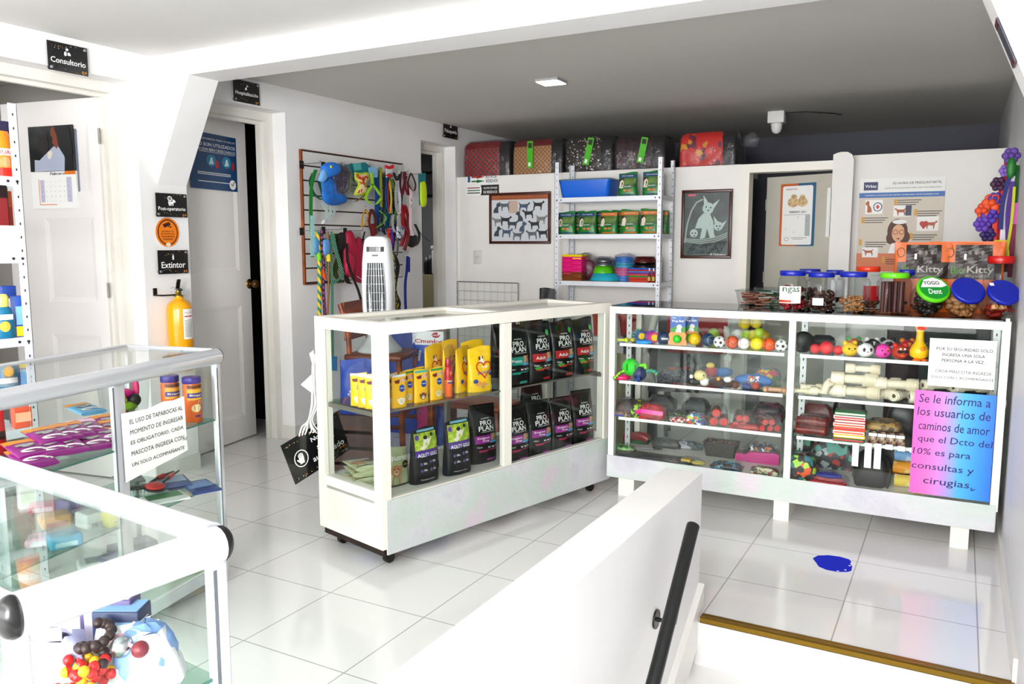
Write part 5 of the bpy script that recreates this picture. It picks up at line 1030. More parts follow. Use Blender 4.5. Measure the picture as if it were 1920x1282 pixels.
# --- behind the case: big feed bags, prohibition sign, mask hank
def sack(label, loc, rz, w, h, d, c, seed=0, tilt=0.):
    o = thing('feed_sack', label, 'pet food sack', loc, rz); b = Bag(w, h, d, seed=seed, rip=.004); b.mesh().build('sack_body', mat(c, .4, crinkle=.3), o); return o, b
q = on_y(845, 745, 4.16); TZ = q.z; tb = thing('wooden_table', 'low brown wooden table behind the case carrying a feed sack', 'table', (-2.55, 4.16, 0), 0)
MB().rbox(-.26, -.15, TZ-.03, .26, .15, TZ, .006).build('tabletop', WD, tb)
for x in (-.23, .23):
    for y in (-.12, .12): MB().rbox(x-.02, y-.02, 0, x+.02, y+.02, TZ-.03, .004).build('leg', WD, tb)
o, b = sack('tall white and blue pet food sack on the low table, seen through the case', (on_y(800, 690, 4.16).x+.02, 4.16, TZ), .28, .22, .40, .085, '2a55b8', 2)
w, h = .22, .41
p = b.pr(.003); p.rect(-w*.49, h*.78, w*.49, h*.985, 8, 3); p.build('white_top', mat('e9e9ec', .5), o); p = b.pr(.005); p.text('Chunky', .0, h*.83, w*.8, h*.075, .02); p.build('red_lettering', mat('c8203c', .5), o)
p = b.pr(.005); p.ell(.22*w, h*.93, .12*w, .04*h); p.build('red_oval', mat('b81a34', .5), o); p = b.pr(.007); p.text('Italcol', .22*w, h*.93, .17*w, .022*h, .01); p.build('oval_lettering', LET, o)
p = b.pr(.004); p.ell(.12*w, h*.58, .2*w, .12*h); p.build('dog_picture', mat('2c2320', .6), o); p = b.pr(.004); p.text('adulto', -.25*w, h*.62, .3*w, h*.05, .01, 1.45); p.build('white_lettering', LET, o)
q = on_y(752, 640, 4.52); o, b = sack('blue pet food sack with a dark top, standing behind the fan', (q.x, 4.52, .0), .2, .30, .83, .12, '2452b0', 4)
p = b.pr(.004); p.rect(-.4*.30, .76, .4*.30, .825, 6, 2); p.build('dark_top', mat('3a2f2c', .6), o); 
q = on_y(670, 700, 3.52); cr = thing('wooden_crate', 'dark brown wooden crate on the floor left of the chair', 'crate', (q.x, 3.52, 0), .3); WK = mat('4a2414', .5, kind='wood', c2='5c2e18', dir='Z', s=3.)
for k in range(4): MB().box(-.13, -.10, .01+.09*k, .13, -.088, .08+.09*k).build('slat', WK, cr); MB().box(-.13, .088, .01+.09*k, .13, .10, .08+.09*k).build('slat', WK, cr)
for x in (-.12, .12): MB().box(x-.01, -.087, 0, x+.01, .087, .345).build('end_board', WK, cr)
MB().box(-.13, -.10, .351, .13, .10, .362).build('top_board', WK, cr)
o, b = sack('crumpled blue plastic sack standing on the wooden crate', (q.x, 3.52, .3622), .5, .20, .30, .12, '1f4fae', 7)
p = b.pr(.004); p.text('DOG CHOW', 0, .16, .13, .035, .01, 1.1); p.build('lettering', LET, o)
q = on_y(803, 775, 4.16); o, b = sack('pink and blue pet food bag on the floor under the low table', (q.x+.04, 4.16, .0), .35, .22, q.z+.06, .11, '2a4fb4', 9)
p = b.pr(.004); p.rect(-.1, .12, .0, .3, 5, 2); p.build('pink_panel', mat('c02a78', .5), o)
# sign board hung on the case corner
P0 = Aw(0, AD+.045, 0); nn = Vector((math.sin(TH), -math.cos(TH), 0))
def s3(x, y): return on_pl(x, y, P0, nn)
cs = [s3(521, 838), s3(628, 774), s3(662, 842), s3(559, 904)]; ctr = sum(cs, Vector())/4
rz = math.atan2(nn.x, -nn.y); ang = math.atan2(cs[1].z-cs[0].z, (cs[1]-cs[0]).dot(Vector((math.cos(rz), math.sin(rz), 0))))
o = thing('prohibition_sign', 'tilted black sign with a white hand, hanging off the case corner', 'sign', ctr, 0); o.rotation_euler = (Matrix.Rotation(rz, 3, 'Z') @ Matrix.Rotation(-ang, 3, 'Y')).to_euler()
w, h = (cs[1]-cs[0]).length, (cs[3]-cs[0]).length
MB().box(-w/2, 0, -h/2, w/2, .003, h/2).build('board', PLATE, o)
p = Print(); p.text('No pase', .13*w, .22*h, .36*w, .14*h, .012); p.text('sin ser', .16*w, .02*h, .32*w, .12*h, .012); p.text('autorizado', .16*w, -.20*h, .56*w, .14*h, .012); p.build('lettering', LET, o)
p = Print(); p.ring(-.28*w, -.02*h, .115*w, .2*h, .014*w); p.build('white_ring', LET, o)
p = Print(); p.poly([(-.32*w, -.14*h), (-.25*w, -.14*h), (-.235*w, .02*h), (-.32*w, .0*h)]); p.poly([(-.325*w, -.1*h), (-.31*w, -.05*h), (-.345*w, .0*h), (-.355*w, -.02*h)])
for k in range(4): p.rect((-.318+.021*k)*w, -.02*h, (-.303+.021*k)*w, (.09+.02*(k in (1, 2)))*h)
p.build('hand_pictogram', LET, o)
r = random.Random(9); p = Print()
for k in range(60):
    x = -.47+.94*r.random(); z = r.choice((-1, 1))*(.44-.06*r.random()); p.cur = r.randrange(5); p.ell(x*w, z*h, .0022, .0022, 6)
p.build('confetti_print', CONF, o); p = Print(off=.0016)
for k, c in enumerate((0, 1, 0, 1)): p.cur = c; p.rect((.34+.03*k)*w, -.34*h, (.362+.03*k)*w, -.29*h)
p.build('badge', CONF, o)
# hank of white cords with paper tags on the same corner
o = thing('cord_hank', 'hank of white cords and paper tags hanging on the case corner above the sign', 'cord', s3(592, 662), 0); b0 = o.location
for k in range(7):
    pts = [s3(590+k*.8, 664), s3(586+k, 690), s3(585+1.5*k, 735), s3(584+2*k, 760), s3(578+1.2*k, 788), s3(566+6*k, 800+2*k), s3(561+6.5*k, 818-2*k)]
    MB().tube([p-b0+Vector((0, -.004*(k % 3), 0)) for p in smooth(pts, 3)], .0034, 6).build('cord', mat('f2f2f0', .5), o)
for pts in ([(568, 720), (592, 697), (592, 738)], [(584, 662), (592, 655), (592, 690)]):
    g = MB(); v = [s3(*q)-b0+Vector((0, -.014, 0)) for q in pts]; g.add(v+[a+Vector((0, .002, 0)) for a in v], [(0, 1, 2), (5, 4, 3), (0, 3, 4, 1), (1, 4, 5, 2), (2, 5, 3, 0)]); g.build('paper_tag', PAPER, o)
# ============================================================ back rack, carriers, jars on the case top
def K(px, py, z, dy=0.):
    v = on_z(px, py, z); return Vector((v.x, v.y+dy, z))
def R(px, z, dy):
    Y = RK0.y+dy; return Vector((on_y(px, 450, Y).x, Y, z+.0008))
FACE = math.radians(24)          # things turned a little towards the entrance
def treat_bag(label, top, seed=0):
    w, h, d = .148, .172, .055; o = thing('dog_treat_bag', label, 'pet food bag'); b = Bag(w, h, d, seed=seed, taper=.05, rip=.0016); b.mesh(24, 10).build('bag_body', mat('12812f', .35), o)
    p = b.pr(.002); p.rect(-w*.44, h*.78, w*.44, h*.93, 6, 2); p.build('top_band', mat(top, .4), o); p = b.pr(.0035); p.text('DOG CHOW', 0, h*.86, w*.56, h*.045, .01); p.build('band_lettering', LET, o)
    p = b.pr(.0022); p.rect(-w*.42, h*.40, w*.42, h*.76, 6, 3); p.build('picture_panel', mat('6b8a3c', .5, kind='noise', c2='3a2a1c', s=14., a=.45, b=.6), o)
    p = b.pr(.0034); p.poly([(-.42*w, h*.34), (-.2*w, h*.34), (-.18*w, h*.6), (-.26*w, h*.7), (-.38*w, h*.62)]); p.build('person_picture', mat('e4d8cc', .5), o)
    p = b.pr(.004); p.ell(.02*w, h*.40, .24*w, .1*h, 16); p.build('green_badge', mat('0f6f3a', .4), o); p = b.pr(.006); p.text('DOG CHOW', .02*w, h*.405, .36*w, h*.05, .012); p.build('lettering', LET, o)
    p = b.pr(.004); p.ell(-.1*w, h*.24, .1*w, .05*h, 10); p.ell(.12*w, h*.24, .1*w, .05*h, 10); p.build('biscuit_picture', mat('c98a3c', .5), o)
    p = b.pr(.002); p.rect(-w*.3, h*.04, w*.38, h*.09, 5, 1); p.build('foot_band', mat(top, .4), o); return o
tb1 = treat_bag('green dog food bag with blue band, on the top rack shelf beside the blue bin', '1f4f7c'); tb1['group'] = 'green bags on the steel rack'; tb1.location = R(1176, RKS[0], .07); tb1.rotation_euler.z = .12
dup(tb1, R(1221, RKS[0], .075), .1, 'green dog food bag at the right end of the top rack shelf', s=(1, 1, 1.03))
for k, px in enumerate((1062, 1102)): dup(tb1, R(px, RKS[1], .075), .1-.1*k, 'green dog food bag with blue band, %s on the second rack shelf' % ('leftmost', 'second from left')[k], s=(1.02, 1, 1))
tb2 = treat_bag('green dog food bag with orange band, in the middle of the second rack shelf', 'd07a1c', 3); tb2['group'] = 'green bags on the steel rack'; tb2.location = R(1142, RKS[1], .075); tb2.rotation_euler.z = -.08
dup(tb2, R(1181, RKS[1], .075), .14, 'green dog food bag with orange band, second from right on the second rack shelf', s=(.98, 1, 1.03)); dup(tb2, R(1218, RKS[1], .075), .05, 'green dog food bag with orange band, rightmost on the second rack shelf', s=(1, 1, 1.04))
for k, px in enumerate((1080, 1122, 1163, 1235)): dup(tb1 if k < 2 else tb2, R(px, RKS[1], .19), .1, 'green bag in the back row of the second rack shelf, %s from the left' % ('first', 'second', 'third', 'last')[k], s=(1, .8, 1.03))
# bin
o = thing('storage_bin', 'bright blue plastic bin with a grey lid on the top rack shelf', 'bin', R(1104, RKS[0], .148), .02)
def rrect(w, d, r, z, n=6):
    out = []
    for cx, cy, a0 in ((w/2-r, d/2-r, 0), (-w/2+r, d/2-r, PI/2), (-w/2+r, -d/2+r, PI), (w/2-r, -d/2+r, 1.5*PI)):
        for k in range(n+1): a = a0+PI/2*k/n; out.append((cx+r*math.cos(a), cy+r*math.sin(a), z))
    return out
MB().loft([rrect(.375, .20, .03, 0), rrect(.385, .21, .03, .01), rrect(.42, .235, .03, .118), rrect(.425, .235, .03, .12), rrect(.425, .235, .03, .128)]).build('tub', mat('1c74d8', .35), o); MB().loft([rrect(.43, .24, .03, .1285), rrect(.43, .24, .03, .137), rrect(.40, .21, .03, .141)]).build('lid', mat('6f8796', .35), o)
# stacked trays and bowls
def tray(name, label, w, d, h, m, r=.015, sx=.82, dots=None):
    o = thing(name, label, 'pet bowl'); rs = [rrect(w*.95, d*.95, r, 0), rrect(w*.955, d*.955, r, h*.72), rrect(w, d, r, h*.76), rrect(w, d, r, h*.97), rrect(w*.97, d*.97, r, h), rrect(w*.88, d*.88, r, h), rrect(w*.82, d*.82, r, h*.5)]; MB().loft(rs).build('tray', m, o); return o
z = RKS[2]+.001; pr_ = 'feeding tray in the square stack at the left of the third rack shelf'; T0 = R(1079, RKS[2], .095)
stack = [('8a4a16', 'orange-brown')]*3+[('e01484', 'pink')]*7+[('f0dc14', 'yellow')]; cnt = {}
bases = {}
for k, (c, n_) in enumerate(stack):
    cnt[n_] = cnt.get(n_, 0)+1; tot = sum(1 for q_ in stack if q_[1] == n_)
    lab = 'yellow feeding tray on top of the square pink stack on the rack' if n_ == 'yellow' else '%s feeding tray, number %d up of the %d %s ones in the square rack stack' % (n_, cnt[n_], tot, n_)
    hh = .034 if n_ == 'yellow' else .0165
    if n_ not in bases: bases[n_] = tray('feeding_tray', lab, .175, .15, .034, mat(c, .35)); o = bases[n_]; o['group'] = 'square feeding trays on the rack'
    else: o = dup(bases[n_], label=lab)
    o.location = (T0.x, T0.y, z); o.rotation_euler.z = .03*(k % 2); z += .0165
def bowl(name, label, r, h, c, m2=None, n=28, flare=.78):
    o = thing(name, label, 'pet bowl'); MB().lathe([(r, 0), (r, .004), (r*flare, h), (r*flare*.94, h), (r*flare*.8, h*.3), (.001, h*.28)], n).build('bowl', mat(c, .3) if isinstance(c, str) else c, o); return o
b1 = bowl('pet_bowl', 'large cyan pet bowl with black rim base on the third rack shelf', .125, .058, '2fb8cc'); b1.location = R(1137, RKS[2], .14); MB().lathe([(.1275, 0), (.1275, .003)], 28).build('base_ring', INK, b1)
p = Print(lambda x, z: -math.sqrt(.122**2-x*x)+z*.45); p.rect(-.035, .008, -.015, .02); p.build('price_sticker', PAPER, b1)
b2 = bowl('pet_bowl', 'lime green pet bowl stacked on the cyan bowl', .082, .058, '66c81e'); b2.location = b1.location+Vector((-.02, 0, .0585))
b3 = bowl('pet_bowl', 'steel pet bowl in plastic film, upside down on the lime bowl', .078, .03, STEEL, flare=.7); b3.location = b2.location+Vector((.005, 0, .0585)); b4 = dup(b3, b3.location+Vector((0, 0, .0305)), label='steel pet bowl in film, topmost on the lime bowl', s=.92)
MB().lathe([(.09, -.002), (.095, .02), (.08, .05), (.05, .066)], 18).jitter(.006, 3).build('film_wrap', mat('f2f2f6', .07, kind='film', s=30.), b3)
z = RKS[2]+.001; q = R(1172, RKS[2], .185)
for k, (c, n_) in enumerate((('3a8fd0', 'blue'), ('3a8fd0', 'blue'), ('d86a9c', 'pink'), ('d86a9c', 'pink'), ('d05a94', 'pink'), ('3fb4c4', 'turquoise'), ('35a8c8', 'turquoise'), ('2a86d0', 'blue'), ('2a86d0', 'blue'))):
    o = bowl('pet_bowl', '%s plastic bowl in the film-wrapped round stack, counted %s from the bottom' % (n_, ('first', 'second', 'third', 'fourth', 'fifth', 'sixth', 'seventh', 'eighth', 'ninth')[k]), .068, .02, c, n=20, flare=1.12); o['group'] = 'film-wrapped bowls on the rack'; o.location = (q.x, q.y, z); z += .0203
MB().lathe([(.082, -.16), (.084, -.1), (.084, -.02), (.075, .03), (.03, .045)], 18).jitter(.006, 8).build('film_wrap', mat('f2f2f8', .07, kind='film', s=30.), o)
z = RKS[2]+.001; q = R(1208, RKS[2], .10)
for k, (c, n_) in enumerate((('d0503c', 'red'), ('2f9a58', 'green'), ('d8603c', 'orange'), ('8a3a9c', 'purple'), ('5a8ac8', 'sky blue'), ('c02a3a', 'dark red'), ('1f6ad0', 'bright blue'))):
    o = tray('feeding_tray', '%s tray in the multicoloured stack at the right of the rack shelf' % n_, .20, .15, .036, mat(c, .35)); o['group'] = 'multicoloured trays on the rack'; o.location = (q.x, q.y, z); z += .0115
z += .026
b5 = bowl('pet_bowl', 'black pet bowl on the multicoloured tray stack', .095, .036, '121114'); b5.location = (q.x+.01, q.y, z)
b6 = bowl('pet_bowl', 'brownish red pet bowl with a white bone mark, topmost on the tray stack', .088, .044, '5c1a14'); b6.location = (q.x+.01, q.y, z+.0365)
p = Print(lambda x, z: -math.sqrt(.083**2-x*x)+z*.44, .003); p.rect(-.016, .019, .016, .027)
for x in (-.017, .017): p.ell(x, .027, .006, .006, 10); p.ell(x, .019, .006, .006, 10)
p.build('bone_mark', LET, b6)
def vial(label, px, py, c='8a1a1c'):
    o = thing('small_bottle', label, 'bottle', R(px, RKS[2], .02)); MB().lathe([(.011, 0), (.0125, .003), (.0125, .05), (.006, .068), (.005, .085)], 14).build('bottle', mat(c, .2), o); MB().lathe([(.0062, .084), (.0062, .105)], 12).build('cap', mat('d8d8d8', .3), o)
    p = Print(lambda x, z: -math.sqrt(max(0, .0126**2-x*x))); p.rect(-.011, .012, .011, .042, 5, 1); p.build('paper_label', mat('c8b45a', .5), o); return o
vial('small dark red bottle with yellow label beside the multicoloured trays', 1219, 535); vial('small red bottle with pale cap right at the rack post', 1227, 535, 'a01a1c')
o = thing('film_bag', 'crumpled clear bag holding purple things behind the pink trays', 'plastic bag', R(1098, RKS[2], .165)); MB().sphere((0, 0, .085), .085, 14, 10, (1.15, .55, 1)).jitter(.006, 2).build('contents', mat('7a1644', .4), o); MB().sphere((0, 0, .105), .1, 16, 12, (1.2, .75, 1.05)).jitter(.009, 5).build('film_wrap', mat('f4f4f6', .06, kind='film', s=24.), o)
# --- pet carriers along the top of the partition
def carrier(label, x0, x1, ptop, pbot, m, top, tagx=None, tilt=0, side=1, sw=.09):
    ym = YB-.02; a = on_y(x0, pbot, ym); b_ = on_y(x1, pbot, ym); h = on_y(x0, ptop, ym).z-1.868; w = (b_-a).length
    o = thing('pet_carrier', label, 'pet carrier', ((a.x+b_.x)/2, ym+.14, 1.870)); ws = w*(1-sw/w if side else 1)
    def prof(w_, d_, k): return [(-w_/2+.008, -d_/2, 0), (-w_/2, -d_/2, h*.3), (-w_/2+.006, -d_/2+.006, h*.82), (-w_/2+.04, -d_/2+.03, h)]
    rs = []
    for t, (sx, sd) in enumerate(((.98, .98), (1, 1), (1, 1), (.99, .97), (.93, .85), (.80, .66))):
        zz = (0, .02, .55, .78, .93, 1.)[t]*h; rs.append(rrect(ws*sx, .27*sd, .03, zz))
    g = MB().loft(rs).build('fabric_body', m, o, (-sw/2 if side else 0, 0, 0))
    if side:
        rs = [rrect(sw*1.5*sx, .27*sd, .03, zz*h) for sx, sd, zz in ((.98, .97, 0), (1, .99, .3), (.98, .96, .8), (.8, .7, .985))]; MB().loft(rs).build('black_side', mat('101011', .5), o, (w/2-sw*.75, .004, 0))
    if top: MB().loft([rrect(ws*.995, .265, .03, h*.80), rrect(ws*.94, .236, .03, h*.937), rrect(ws*.815, .185, .03, h*1.006)], True, True).build('top_panel', mat(top, .5), o, (-sw/2 if side else 0, -.002, 0))
    if tagx is not None:
        g = MB(); g.box(-.026, -.003, -h*.38, .026, 0, h*.40); tg = g.build('cardboard_tag', mat('58b81e', .5), o, (tagx*w, -.150, h*.54)); tg.rotation_euler = (0, tilt, 0)
        MB().box(-.017, -.0045, h*.2, .017, -.003, h*.35).build('tag_picture', mat('3c3428', .6), tg); MB().box(-.014, -.0045, -h*.33, .006, -.003, -h*.22).build('tag_sticker', PAPER, tg)
    return o, w, h
CARR = ((868, 955, 268, 328, mat('b8283c', .6, kind='check', c2='5c4a3e', s=46.), '8e1420', None, 0), (960, 1054, 264, 322, mat('a07448', .6, kind='check', c2='c49a68', s=56.), '7c1418', -.12, 0), (1058, 1148, 258, 316, mat('2a1a14', .6, kind='voro', c2='d8cdb8', s=42., a=.22, b=.27), None, .02, .22), (1150, 1246, 258, 312, mat('1c0e12', .6, kind='noise', c2='4a1624', s=24.), None, .08, .2), (1272, 1380, 250, 306, mat('d42418', .5, kind='cells', s=26., cs='d8281a d8281a d8281a 7a2a4a d8281a e0a020 d8281a'), None, None, 0))
CL = ('red and grey chevron patterned pet carrier, leftmost on the partition', 'tan checked pet carrier with a red top and green tag on the partition', 'dark brown spotted pet carrier with a slanted green tag', 'black and maroon pet carrier with green tag, above the rack right side', 'red paw print pet carrier in a knotted clear bag, rightmost on the partition')
for c, l in zip(CARR, CL):
    o, w, h = carrier(l, *c[:4], c[4], c[5], c[6], c[7])
    MB().loft([rrect(w*1.02, .29, .04, .0), rrect(w*1.03, .30, .04, h*.4), rrect(w*1.01, .29, .05, h*.9), rrect(w*.85, .2, .05, h*1.04)]).jitter(.004, len(l)).build('film_wrap', mat('f4f4f6', .05, kind='film', s=12., milk=.015), o)
MB().lathe([(.01, 0), (.045, .03), (.06, .09), (.04, .12)], 12, Matrix.Translation((w/2+.01, -.02, h*.62)) @ Matrix.Rotation(1.2, 4, 'Y')).jitter(.01, 4).build('film_knot', mat('e8e8ec', .06, kind='film', s=20., milk=.05), o)
# --- jars on the wide case
def jar(label, px, py, wpx, hpx, lidc, cont, fill, dy=0., sq=False, tilt=0., lidw=.86, lab=None, group='treat jars on the case top'):
    Y = BY+.11; r = wpx/2*(on_y(px, py, Y)-_C).dot(_F)/FPX; Y = BY+BD-r-.015 if dy else BY+.035+r
    v = on_y(px, py-hpx, Y); h = v.z-BTOP; v.z = BTOP
    o = thing('treat_jar', label, 'jar', v, FACE, group)
    if tilt:      # body kept upright, shoulder and lid leaning to the front
        M = Matrix.Translation((0, -r*.15, h*.42)) @ Matrix.Rotation(tilt, 4, 'X'); lr = r*lidw
        MB().sphere((0, 0, r*.98), r, 22, 14, (1, .95, .98)).build('jar_body', mat('f0f2f2', .04, kind='glass'), o)
        MB().lathe([(lr*.98, r*.62), (lr*.98, r*.72)], 24, M).build('jar_neck', mat('f0f2f2', .04, kind='glass'), o)
        ld = MB(); ld.lathe([(lr, r*.70), (lr*1.02, r*.73), (lr*1.02, r*.90), (lr*.97, r*.95), (lr*.92, r*.955)], 28, M); ld = ld.build('lid', mat(lidc, .3), o); ld['M'] = 1
    else:
        body = [(.93, 0), (1, .03), (1, .70), (.92, .80), (.8, .86), (.8, .9)]
        if sq: MB().loft([rrect(2*r*a, 2*r*a*.95, r*.35, h*z_) for a, z_ in ((.95, 0), (1, .03), (1, .76), (.93, .82), (.8, .87))]).build('jar_body', mat('f2f4f4', .04, kind='glass'), o)
        else: MB().lathe([(r*a, h*z_) for a, z_ in body], 24).build('jar_body', mat('f2f4f4', .04, kind='glass'), o)
        MB().lathe([(r*lidw, h*.875), (r*lidw*1.02, h*.88), (r*lidw*1.02, h*.985), (r*lidw*.97, h)], 28).build('lid', mat(lidc, .3), o)
    if cont:
        c1, c2, kind, n = cont; g = MB(); rr = random.Random(px); R2 = r*.86
        for k in range(n):
            a = rr.uniform(0, 2*PI); q_ = R2*math.sqrt(rr.random())*.92; zz = .012+(fill*h-.012)*rr.random(); s_ = r*.2
            if tilt: q_ *= min(1, math.sqrt(max(.1, 1-((zz-r)/r)**2)))*.97
            M = Matrix.Translation((q_*math.cos(a), q_*math.sin(a), max(zz, s_*.6))) @ Matrix.Rotation(rr.uniform(0, 6), 4, 'Z') @ Matrix.Rotation(rr.uniform(-.6, .6), 4, 'Y'); g.cur = k % 2
            if kind == 'bone': g.tube([M @ Vector((-s_, 0, 0)), M @ Vector((s_, 0, 0))], s_*.3, 6); g.sphere((-s_, 0, 0), s_*.45, 6, 5, M=M); g.sphere((s_, 0, 0), s_*.45, 6, 5, M=M)
            elif kind == 'nut': g.sphere((0, 0, 0), s_, 8, 6, (1.3, .8, .8), M)
            elif kind == 'roll': g.tube([M @ Vector((-s_*1.6, 0, 0)), M @ Vector((s_*1.6, 0, 0))], s_*.75, 9)
            elif kind == 'stick': g.tube([(q_*math.cos(a), q_*math.sin(a), .01), (q_*math.cos(a+.1), q_*math.sin(a+.1), fill*h)], s_*.8, 6)
            else: g.sphere((0, 0, 0), s_*.9, 7, 5, (1.1, 1, .9), M)
        g = g.build('contents', [mat(c1, .5), mat(c2, .5)], o); g['kind'] = 'stuff'
    if lab and not tilt:
        c, t, tc, (a0, a1, z0, z1) = lab; sf = (lambda x, z: -r*.952) if sq else (lambda x, z: -math.sqrt(max(0, r*r-x*x))); p = Print(sf, .0015); p.rect(r*a0, h*z0, r*a1, h*z1, 8, 1); lb = p.build('paper_label', mat(c, .5), o)
        if t: p = Print(sf, .003); p.text(t, r*(a0+a1)/2, h*(z0+(z1-z0)*.75), r*(a1-a0)*.8, None, .008); p.build('lettering', mat(tc, .5), lb); p = Print(sf, .0025); p.rect(r*a0, h*(z0+.02), r*(a0+.5*(a1-a0)), h*(z0+.08), 5, 1); p.build('label_print', mat('c8502c', .5), lb)
    return o, r, h
PB = '1a2fae'
jar('round jar of red treats with a printed white label and blue lid', 1487, 573, 53, 66, PB, ('8c1420', 'a01c28', 'cube', 60), .62, lab=('f4ece4', 'ngas', '2a6a5a', (-.95, .35, .2, .62)))
jar('blue-lidded jar half hidden behind the red treat jar', 1519, 566, 46, 62, PB, ('4a1c18', '5a2a20', 'cube', 30), .5, .10)
jar('round jar of dark brown pieces with a plain white sticker and blue lid', 1541, 576, 53, 66, PB, ('4a2c20', '5c382a', 'nut', 46), .5, lab=('f4f4f4', None, None, (-.75, -.1, .18, .36)))
jar('blue-lidded jar with a white label behind the dark brown pieces', 1566, 568, 38, 62, PB, ('3a1a18', '4a2420', 'cube', 20), .3, .10, lab=('eeeeee', None, None, (-.6, .8, .3, .75)))
jar('square jar of small tan bone biscuits with blue lid', 1601, 579, 52, 70, PB, ('b07c4c', 'c49260', 'bone', 50), .40, sq=True, lidw=.9)
jar('jar with an orange-red lid and red printed label behind the biscuits', 1629, 573, 50, 74, 'e0481c', ('7c4a2c', '8c5a34', 'nut', 20), .2, .10, lab=('b8141c', None, 'f0c81e', (-.6, .6, .22, .56)))
jar('square jar of wrapped brown meat sticks with a lime green lid', 1678, 585, 52, 74, '78d81e', ('5c2a26', '6c342c', 'stick', 16), .78, sq=True, lidw=.95)
jar('blue-lidded jar peeking out behind the lime green lidded one', 1702, 575, 40, 70, PB, ('3c2a2a', '4a3434', 'nut', 10), .2, .11)
o, r, h = jar('rounded jar of dark treats with a tilted green and white Dent lid', 1741, 588, 62, 76, '6cd41e', ('2a2420', '38302a', 'nut', 50), .5, tilt=.85, lidw=.92)
lid = [c for c in o.children if c.name.startswith('lid')][0]
def lidprint(o, r, h, lidw, fn, nm, m, off=.0015, tilt=.85):
    p = Print(off=0); fn(p); M = Matrix.Translation((0, -r*.15, h*.42)) @ Matrix.Rotation(tilt, 4, 'X')
    p.v = [tuple(M @ Vector((x, z, r*.955+off-y*1.0))) for x, y, z in p.v]; return p.build(nm, m, o)
lr = r*.92
lidprint(o, r, h, .92, lambda p: p.ell(0, 0, lr*.88, lr*.88, 28), 'green_disc', mat('14a03c', .4), .001)
lidprint(o, r, h, .92, lambda p: p.poly([(-.80*lr, .05*lr), (.5*lr, .05*lr), (.84*lr, .2*lr), (.6*lr, .6*lr), (.1*lr, .85*lr), (-.5*lr, .68*lr)]), 'white_field', PAPER, .002)
lidprint(o, r, h, .92, lambda p: p.text('Dent', -.0*lr, -.3*lr, .8*lr, .42*lr, .015), 'white_lettering', LET, .003); lidprint(o, r, h, .92, lambda p: p.text('YOGO', -.1*lr, .38*lr, 1.0*lr, .3*lr, .01), 'black_lettering', INK, .004)
jar('rounded jar of peanut shaped biscuits with a tilted royal blue lid', 1806, 590, 62, 76, PB, ('a8794c', 'b98c5c', 'nut', 70), .52, tilt=.85, lidw=.92)
o, r, h = jar('rounded jar of red sausages with a tilted blue lid, nearest the right wall', 1872, 593, 60, 76, PB, ('8e1c14', 'a02a1c', 'roll', 16), .3, tilt=.85, lidw=.92)
lidprint(o, r, h, .92, lambda p: p.rect(-.75*r, .4*r, -.5*r, .62*r), 'price_sticker', PAPER, .002)
g = MB()
for x in (-.45, .05): M = Matrix.Translation((x*r, -r*.66, r*.75)) @ Matrix.Rotation(1.2, 4, 'X') @ Matrix.Rotation(.4, 4, 'Y'); g.lathe([(r*.14, -.02), (r*.17, .0), (r*.17, .012), (r*.09, .012), (r*.07, .004)], 12, M)
g.build('rolled_treats', mat('d8a878', .5), o)
jar('tall clear jar with a red lid standing at the back by the right wall', 1878, 578, 60, 98, 'cf1c1c', ('b8b07a', 'd8c840', 'nut', 8), .25, .10, lidw=.78)
# shallow clear tubs
def tub(label, px, py, w, d, h, c1, c2, dy):
    yt = min(K(px, py, BTOP, dy+d/2).y, BY+BD-d/2-.012); o = thing('plastic_tub', label, 'food tub', (on_y(px, py, yt).x, yt, BTOP), .03); MB().loft([rrect(w*.86, d*.84, .02, 0), rrect(w, d, .02, h)], True, False).build('tub', mat('eef0f0', .05, kind='glass'), o); MB().loft([rrect(w*1.05, d*1.05, .02, h), rrect(w*1.05, d*1.05, .02, h+.006), rrect(w*.9, d*.9, .02, h+.010)]).build('lid', mat('e4eaea', .08, kind='glass'), o)
    g = MB(); rr = random.Random(px)
    for k in range(60):
        a = rr.uniform(-.5, .5); x, y, z_ = rr.uniform(-.38, .38)*w, rr.uniform(-.34, .34)*d, .008+rr.random()*(h*.8); g.cur = k % 2; g.tube([(x-.025*math.cos(a), y-.02*math.sin(a), z_), (x+.025*math.cos(a), y+.02*math.sin(a), z_+rr.uniform(-.004, .006))], .004, 5)
    g = g.build('contents', [mat(c1, .5), mat(c2, .5)], o); g['kind'] = 'stuff'; return o
tub('low clear tub of shredded brown treats at the left of the jars', 1420, 574, .20, .13, .072, '8a5044', 'b0806a', 0); tub('low clear tub with green and white packets behind the shredded treats', 1441, 562, .13, .10, .085, '2c6a34', 'e6e8e2', .155)
